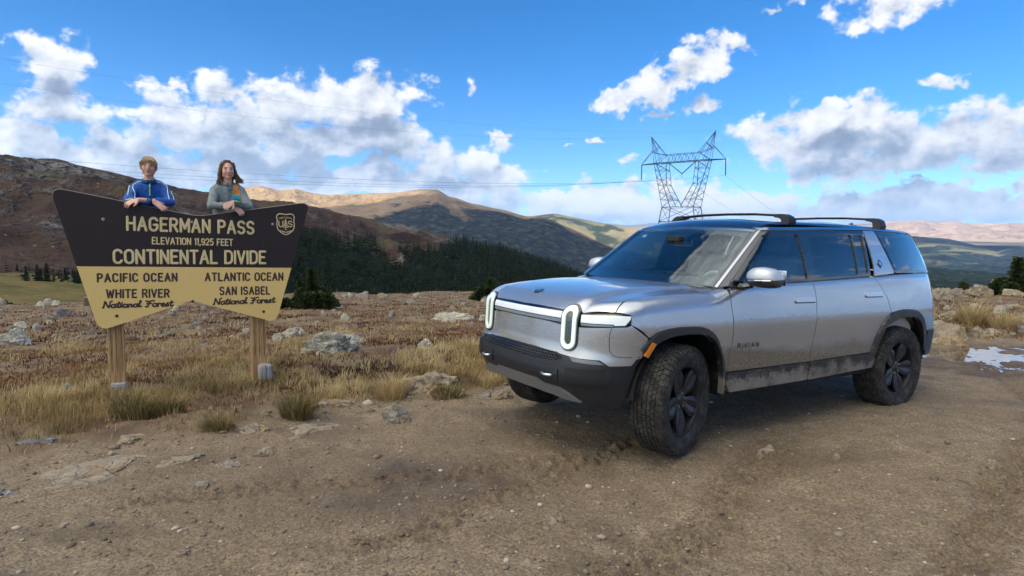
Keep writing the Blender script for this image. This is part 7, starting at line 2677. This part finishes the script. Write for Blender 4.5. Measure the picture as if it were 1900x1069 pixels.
def mat_hair(name, a, c):
    m, b = mat_new(name)
    pos = b.n('ShaderNodeTexCoord').outputs['Object']
    n1 = b.noise(b.v('MULTIPLY', pos, (1, 1, .25)), 90, 3, .6)
    p = b.n('ShaderNodeBsdfPrincipled', {'Base Color': b.mix(b.mr(n1, .3, .7), a, c), 'Roughness': .55, 'Specular IOR Level': .4})
    finish(b, p.outputs[0])
    return m


def build_person(u0, vtop, cfg):
    """u0 along the sign, vtop height of the board's top edge there; frame: x along the board, y behind it"""
    root = empty('person', SM @ Vector((u0, .22, 1.0575)), cfg['label'], 'person', rotz=SPH)
    inv = lambda x, y, z: Vector((x, y - .22, z - 1.0575))
    s = cfg['s']
    zt = vtop
    headc = Vector((cfg['hx'], .10, cfg['hz']))
    neckb = Vector((cfg['hx'] * .6, .150, cfg['hz'] - .175 * s))
    shz = cfg['hz'] - .205 * s
    sw_ = .132 * s
    SHL = Vector((-sw_, .175, shz - .022)); SHR = Vector((sw_, .175, shz - .022))
    ELL = Vector((cfg['el'], .045, zt + .052)); ELR = Vector((cfg['er'], .045, zt + .050))
    WL = Vector(cfg['wl']) + Vector((0, 0, zt)); WR = Vector(cfg['wr']) + Vector((0, 0, zt))
    hip = Vector((0, .30, 1.0575 + .76 * s))
    I = lambda v: inv(v.x, v.y, v.z)
    # ---- body: one skin from crown to toes
    H = Matrix.Translation(I(headc)) @ Matrix.Rotation(rad(cfg['yaw']), 4, 'Z') @ Matrix.Rotation(rad(cfg['tilt']), 4, 'X') @ Matrix.Rotation(rad(cfg.get('roll', 0)), 4, 'Y')
    bm = bmesh.new()
    face_bm(bm, H, s)
    capsule(bm, H @ (Vector((0, .012, -.05)) * s), I(neckb), .046 * s, .052 * s)
    capsule(bm, I(neckb), I(Vector((0, .24, shz - .25 * s))), .058 * s, .09 * s)
    capsule(bm, I(SHL), I(SHR), .050 * s, .050 * s)
    for S_, E_, Wp, sd, hd in ((SHL, ELL, WL, -1, cfg['hl']), (SHR, ELR, WR, 1, cfg['hr'])):
        capsule(bm, I(S_), I(E_), .045 * s, .035 * s)
        capsule(bm, I(E_), I(Wp), .034 * s, .024 * s)
        hand(bm, I(Wp), hd[0], hd[1], s * 1.0, hd[2], hd[3], hd[4])
    capsule(bm, I(Vector((0, .24, shz - .22 * s))), I(hip), .115 * s, .125 * s)
    for k in (-1, 1):
        hp = Vector((k * .075 * s, .30, hip.z)); kn = Vector((k * .09 * s, .27, 1.0575 + .42 * s)); an = Vector((k * .10 * s, .30, 1.0575 + .08))
        capsule(bm, I(hp), I(kn), .078 * s, .052 * s); capsule(bm, I(kn), I(an), .052 * s, .036 * s)
        capsule(bm, I(an + Vector((0, 0, -.035))), I(an + Vector((0, -.10, -.045))), .034, .028)
    body = remesh(bm, 'body', .0058, cfg['skin'], root, 3)
    # ---- jacket over torso and arms
    bm = bmesh.new()
    g2 = .014
    capsule(bm, I(neckb + Vector((0, .008, -.045 * s))), I(Vector((0, .21, shz - .12 * s))), .085 * s, .135 * s)
    capsule(bm, I(SHL + Vector((.02, 0, 0))), I(SHR + Vector((-.02, 0, 0))), .062 * s, .062 * s)
    for k in (-1, 1):
        capsule(bm, I(Vector((k * .075 * s, .19, shz - .02))), I(Vector((k * .068 * s, .22, shz - .34 * s))), .098 * s, .100 * s)
    capsule(bm, I(Vector((0, .22, shz - .30 * s))), I(Vector((0, .28, hip.z))), .125 * s, .138 * s)
    for S_, E_, Wp, cuff in ((SHL, ELL, WL, cfg['cuffl']), (SHR, ELR, WR, cfg['cuffr'])):
        capsule(bm, I(S_), I(S_.lerp(E_, .55)), .066 * s, .056 * s)
        capsule(bm, I(S_.lerp(E_, .5)), I(E_), .058 * s, .050 * s)
        capsule(bm, I(E_), I(E_.lerp(Wp, cuff)), .049 * s, (.049 - .013 * cuff) * s)
    fold = lambda V: fb3(V * np.array([22., 22., 16.]), 3, cfg['seed']) * .007 + np.abs(fb3(V * 9.0, 2, cfg['seed'] + 4)) * .006 - .002
    jac = remesh(bm, 'jacket', .008, cfg['jacket'], root, 3, disp=fold)
    # collar
    bm = bmesh.new()
    nb_ = I(neckb)
    P = []
    for k in range(25):
        a = rad(-90 + 360 * k / 24)
        if cfg['open'] and k < 5: continue
        P.append(a)
    lo, hi = [], []
    for a in P:
        rx, ry = .064 * s, .066 * s
        lo.append(bm.verts.new(nb_ + Vector((rx * 1.15 * cos(a), ry * 1.15 * sin(a) + .0, .006 + .012 * sin(a)))))
        hi.append(bm.verts.new(nb_ + Vector((rx * cos(a), ry * sin(a) + .0 - .008, .052 * s + .018 * sin(a)))))
    for i in range(len(P) - 1): bm.faces.new((lo[i], lo[i + 1], hi[i + 1], hi[i]))
    o = bm_obj('collar', bm, cfg['collar'], jac, True)
    md = o.modifiers.new('t', 'SOLIDIFY'); md.thickness = .006; md.offset = 0
    # trousers and shoes (behind the board)
    bm = bmesh.new()
    capsule(bm, I(hip + Vector((-.05, 0, .03))), I(hip + Vector((.05, 0, .03))), .118 * s, .118 * s)
    for k in (-1, 1):
        hp = Vector((k * .075 * s, .30, hip.z)); kn = Vector((k * .09 * s, .27, 1.0575 + .42 * s)); an = Vector((k * .10 * s, .30, 1.0575 + .10))
        capsule(bm, I(hp), I(kn), .092 * s, .066 * s); capsule(bm, I(kn), I(an), .066 * s, .052 * s)
    remesh(bm, 'trousers', .011, cfg['trousers'], root, 3)
    for k in (-1, 1):
        bm = bmesh.new()
        an = Vector((k * .10 * s, .30, 1.0575 + .045))
        add_box(bm, I(an + Vector((0, -.035, -.0225))), (.085, .235, .045), bev=.018)
        ell(bm, I(an + Vector((0, .01, .008))), (.040, .055, .040))
        bm_obj('shoe', bm, M_SHOE, root, True)
    face_parts(H, s, body, cfg['smile'], cfg['squint'])
    return root, body, jac, H, I, s, dict(SHL=SHL, SHR=SHR, ELL=ELL, ELR=ELR, WL=WL, WR=WR, neckb=neckb, shz=shz)


M_SHOE = simple('shoe', (.05, .05, .055), rough=.7)
M_JEANS = mat_cloth('trouser_cloth', (.06, .065, .08))
M_BLUE = mat_cloth('blue_jacket', (.003, .075, .32), 20, .004)
M_BLUED = mat_cloth('dark_blue_panel', (.005, .045, .17), 20, .003)
M_GREY = mat_cloth('grey_jacket', (.19, .22, .215), 20, .004)
M_LIME = simple('lime_piping', (.62, .85, .30), rough=.5)
M_LIMEZ = simple('lime_zip', (.28, .62, .10), rough=.5)
M_PIPW = simple('pale_piping', (.62, .72, .62), rough=.5)
M_ORANGE = mat_cloth('orange_shirt', (.72, .24, .03), 18, .002)
M_TEAL = simple('teal_print', (.03, .38, .45), rough=.7)
M_HAIRB = mat_hair('light_brown_hair', (.22, .13, .06), (.52, .35, .18))
M_HAIRG = mat_hair('brown_hair', (.10, .055, .032), (.20, .115, .065))
M_WATCH = simple('watch_black', (.01, .01, .01), rough=.3)

# --- boy
vb = 1.985
boy = build_person(-.325, vb, dict(label='boy in a blue half zip jacket leaning on the sign', s=.94, hx=.0, hz=2.395, el=-.195, er=.185, wl=(.030, -.035, .050), wr=(-.105, -.045, .062),
    hl=((.82, -.30, -.62), (.2, -.75, .55), .25, .10, -1), hr=((-.88, -.28, -.36), (-.2, -.6, .75), .45, .16, -1), cuffl=.80, cuffr=.42, yaw=-6, tilt=3, roll=2, skin=M_SKIN, jacket=M_BLUE, trousers=M_JEANS,
    collar=M_BLUED, open=False, smile=False, squint=.8, seed=3))
root, body, jac, H, I, s, J = boy


def on_mesh(o, org, d):
    """hit a mesh from org along d, in its own frame"""
    ok, loc, nrm, idx = o.ray_cast(org, d)
    return (loc + nrm * .002) if ok else None


def trim_on(o, name, pts, r, mat, parent, d=Vector((0, 1, 0)), n=14, flat=.5):
    P = []
    for a, c in zip(pts, pts[1:]):
        for k in range(n):
            t = k / n
            x = a[0] + (c[0] - a[0]) * t; z = a[1] + (c[1] - a[1]) * t
            h = on_mesh(o, Vector((x, -.9, z)), d)
            if h is not None: P.append(h)
    if len(P) > 1:
        bm = bmesh.new(); add_tube(bm, P, r, 6)
        return bm_obj(name, bm, mat, parent, True)


def W2(u, v):          # sign-frame offset (from the person's centre, height) -> local x, z
    return (u, v - 1.0575)


def ph(px, py, u0, yb=-.02):
    """photograph pixel -> (x, z) in the person's frame on the plane through the chest front"""
    d = pray(px, py)
    n = Vector((-sin(SPH), cos(SPH), 0)); p0 = SO + n * yb
    t = (p0 - Vector((0, 0, 1.62))).dot(n) / d.dot(n)
    X = SM.inverted() @ (Vector((0, 0, 1.62)) + d * t)
    return (X.x - u0, X.z - 1.0575)


ub = -.325
PB = lambda *L: [ph(220 + a / 6.786, 270 + c / 6.786, ub, .06) for a, c in L]
trim_on(jac, 'piping', PB((310, 440), (240, 455), (185, 490), (178, 530), (205, 600), (205, 680)), .0042, M_PIPW, jac)
trim_on(jac, 'piping', PB((155, 430), (130, 520), (115, 640)), .0042, M_PIPW, jac)
trim_on(jac, 'piping', PB((470, 450), (560, 470), (610, 505), (620, 600), (636, 690)), .0042, M_PIPW, jac)
trim_on(jac, 'piping', PB((655, 570), (685, 640), (695, 690)), .0042, M_PIPW, jac)
trim_on(jac, 'zip', PB((393, 462), (395, 545), (396, 636)), .0075, M_LIMEZ, jac)
trim_on(jac, 'cuff_band', PB((92, 690), (150, 680), (200, 690), (248, 706)), .0065, M_LIME, jac)
nb_ = I(J['neckb'])
bm = bmesh.new(); add_tube(bm, [nb_ + Vector((.0625 * s * cos(rad(a)), .064 * s * sin(rad(a)) - .009, .052 * s + .018 * sin(rad(a)))) for a in range(-90, 271, 15)], .0035, 6); bm_obj('collar_piping', bm, M_LIME, jac, True)
# watch
bm = bmesh.new()
wv = (J['WR'] - J['ELR']).normalized()
cW = I(J['WL'] - (J['WL'] - J['ELL']).normalized() * .02)
bmesh.ops.create_cone(bm, cap_ends=True, segments=18, radius1=.031, radius2=.030, depth=.022, matrix=Matrix.Translation(cW) @ (J['WL'] - J['ELL']).to_track_quat('Z', 'Y').to_matrix().to_4x4())
bm_obj('watch', bm, M_WATCH, root, True)


# hair caps: a grown shell plus locks
def hair_cap(bm, H, s, back=.0, long=False):
    ell(bm, Vector((0, .022, .036)) * s, Vector((.078, .092, .086)) * s, None, H)
    ell(bm, Vector((0, .045, .0)) * s, Vector((.078, .070, .080)) * s, None, H)
    pass


bm = bmesh.new(); hair_cap(bm, H, s)
for k in (-1, 1): ell(bm, Vector((k * .066, -.005, .030)) * s, Vector((.016, .035, .045)) * s, None, H)
hdisp = lambda V: fb3(V * np.array([60., 60., 25.]), 3, 5) * .008
hair = remesh(bm, 'hair', .006, M_HAIRB, root, 2, disp=hdisp)
rnd = random.Random(5)
L = []
for k in range(260):
    a = rnd.uniform(-1.35, 1.35); t0 = rnd.uniform(0, 1)
    # locks fall forward over the forehead and down the sides
    x0 = .045 * sin(a); 
    p0 = Vector((x0, -.03 + .03 * t0, .118 - .01 * abs(a)))
    p1 = Vector((.072 * sin(a), -.080 * cos(a * .8) - .004, .088 - .018 * abs(a)))
    ln = rnd.uniform(.030, .058) * (.7 + .5 * abs(a))
    p2 = p1 + Vector((.010 * sin(a) + rnd.uniform(-.010, .016), -.008, -ln * .6))
    p3 = p1 + Vector((.006 * sin(a) + rnd.uniform(-.016, .022), -.003, -ln))
    L.append([H @ (q_ * s) for q_ in (p0, p1, p2, p3)])
strands('fringe', L, M_HAIRB, hair, .0035)

# --- girl
vg = 1.960
girl = build_person(.430, vg, dict(label='smiling girl in a grey jacket over an orange shirt leaning on the sign', s=.93, hx=-.005, hz=2.402, el=-.185, er=.20, wl=(.020, -.040, .050), wr=(.020, -.085, .085),
    hl=((.80, -.30, -.66), (.2, -.75, .5), .35, .10, -1), hr=((-.55, -.55, -.30), (.3, -.6, .5), .75, .06, -1), cuffl=.93, cuffr=.90, yaw=3, tilt=2, roll=-4, skin=M_SKIN2, jacket=M_GREY, trousers=M_JEANS,
    collar=M_GREY, open=True, smile=True, squint=.45, seed=8))
root, body, jac, H, I, s, J = girl
ug = .43
PG = lambda *L: [ph(220 + a / 6.786, 270 + c / 6.786, ug, .06) for a, c in L]


def patch_on(o, name, poly, mat, parent, off=.003, step=.012):
    """a thin panel of cloth laid on the chest"""
    A = np.array(dense(poly, step))
    lo, hi = A.min(0), A.max(0)
    G = np.stack(np.meshgrid(np.arange(lo[0], hi[0], step), np.arange(lo[1], hi[1], step)), -1).reshape(-1, 2)
    G = G[inside(list(map(tuple, A)), G)]
    pts = [tuple(p_) for p_ in A] + [tuple(p_) for p_ in G]
    n = len(A)
    r_ = geometry.delaunay_2d_cdt([Vector(p_) for p_ in pts], [(i, (i + 1) % n) for i in range(n)], [], 1, 1e-6)
    V = []; ok = []
    for v in r_[0]:
        h = on_mesh(o, Vector((v[0], -.9, v[1])), Vector((0, 1, 0)))
        ok.append(h is not None); V.append((h + Vector((0, -off, 0))) if h is not None else Vector((0, 0, 0)))
    ym = float(np.median([v.y for v, k_ in zip(V, ok) if k_]))
    ok = [k_ and v.y > ym - .045 for v, k_ in zip(V, ok)]
    F = [tuple(f_) for f_ in r_[2] if all(ok[i] for i in f_)]
    me = bpy.data.meshes.new(name); me.from_pydata([tuple(v) for v in V], [], F); me.shade_smooth()
    ob = mesh_obj(name, me, mat, parent)
    md = ob.modifiers.new('t', 'SOLIDIFY'); md.thickness = .003
    return ob


patch_on(jac, 'shirt', PG((1450, 432), (1500, 440), (1525, 560), (1548, 745), (1430, 770), (1445, 600)), M_ORANGE, root, .003)
patch_on(jac, 'shirt_print', PG((1440, 622), (1528, 618), (1536, 690), (1436, 698)), M_TEAL, root, .006)
patch_on(jac, 'shirt_print', PG((1440, 718), (1540, 712), (1544, 728), (1438, 735)), simple('green_print', (.10, .22, .06), rough=.8), root, .006)
lt = bmesh.new()
base_ = PG((1446, 690))[0]
ls, wd = text_strokes('NATURE', False, .25)
h0 = on_mesh(jac, Vector((PG((1485, 680))[0][0], -.9, base_[1])), Vector((0, 1, 0)))
if h0 is not None:
    MT = Matrix.Translation((base_[0], h0.y - .010, base_[1] + .002)) @ Matrix.Rotation(rad(90), 4, 'X')
    for Ls in ls: stroke_bm(lt, [(a / wd * .072, c * .012) for a, c in Ls], .0012, .001, MT, 5)
    bm_obj('shirt_lettering', lt, simple('print_ink', (.02, .05, .06)), root)
# open zip edges
trim_on(jac, 'zip_edge', PG((1452, 450), (1445, 560), (1430, 690), (1425, 770)), .0040, simple('zip_grey', (.30, .33, .33), rough=.5), jac)
trim_on(jac, 'zip_edge', PG((1508, 470), (1530, 560), (1552, 690), (1560, 745)), .0040, bpy.data.materials['zip_grey'], jac)
# long hair
bm = bmesh.new()
ell(bm, Vector((0, .032, .040)) * s, Vector((.080, .088, .086)) * s, None, H)
ell(bm, Vector((0, -.012, .096)) * s, Vector((.052, .045, .026)) * s, None, H)
ell(bm, Vector((0, .050, -.04)) * s, Vector((.086, .055, .115)) * s, None, H)
for k, w in ((-1, .018), (1, .024)):
    capsule(bm, H @ (Vector((k * .062, -.035, .075)) * s), H @ (Vector((k * .083, .010, -.02)) * s), .020 * s, .022 * s)
    capsule(bm, H @ (Vector((k * .083, .010, -.02)) * s), H @ (Vector((k * .098, .02, -.135)) * s), .024 * s, .020 * s)
capsule(bm, H @ (Vector((.10, .03, -.06)) * s), H @ (Vector((.155, .03, -.135)) * s), .024 * s, .012 * s)
hair = remesh(bm, 'hair', .006, M_HAIRG, root, 2, disp=hdisp)
L = []
for k in range(420):
    sd = rnd.choice((-1, 1)); f = rnd.uniform(0, 1)
    p0 = Vector((sd * rnd.uniform(.002, .02), -.055 + .05 * f, .118 - .01 * f))
    p1 = Vector((sd * (.060 + .022 * f), -.060 + .07 * f, .060))
    p2 = Vector((sd * (.082 + .016 * f), -.030 + .06 * f, -.02 + rnd.uniform(-.01, .01)))
    wv_ = rnd.uniform(0, .055) if sd > 0 else rnd.uniform(-.006, .02)
    p3 = Vector((sd * (.092 + wv_ * .6), -.010 + .05 * f, -.09))
    p4 = Vector((sd * (.100 + wv_ * 1.3) + rnd.uniform(-.012, .012), .0 + .04 * f, -.140 + rnd.uniform(-.02, .03)))
    L.append([H @ (q_ * s) for q_ in (p0, p1, p2, p3, p4)])
strands('locks', L, M_HAIRG, hair, .0042)


# ================================================================ air
bm = bmesh.new()
add_box(bm, (0, 6000, 190), (90000, 76000, 2000))
hz = bm_obj('haze', bm)
hm, b = mat_new('haze')
vol = b.n('ShaderNodeVolumePrincipled', {'Color': (.40, .64, 1.0, 1), 'Density': 4.2e-5, 'Anisotropy': .2})
b.n('ShaderNodeOutputMaterial', {'Volume': vol.outputs[0]})
hz.data.materials.append(hm)
tag(hz, kind='stuff')
print('built in', round(time.time() - T0, 1), 's')
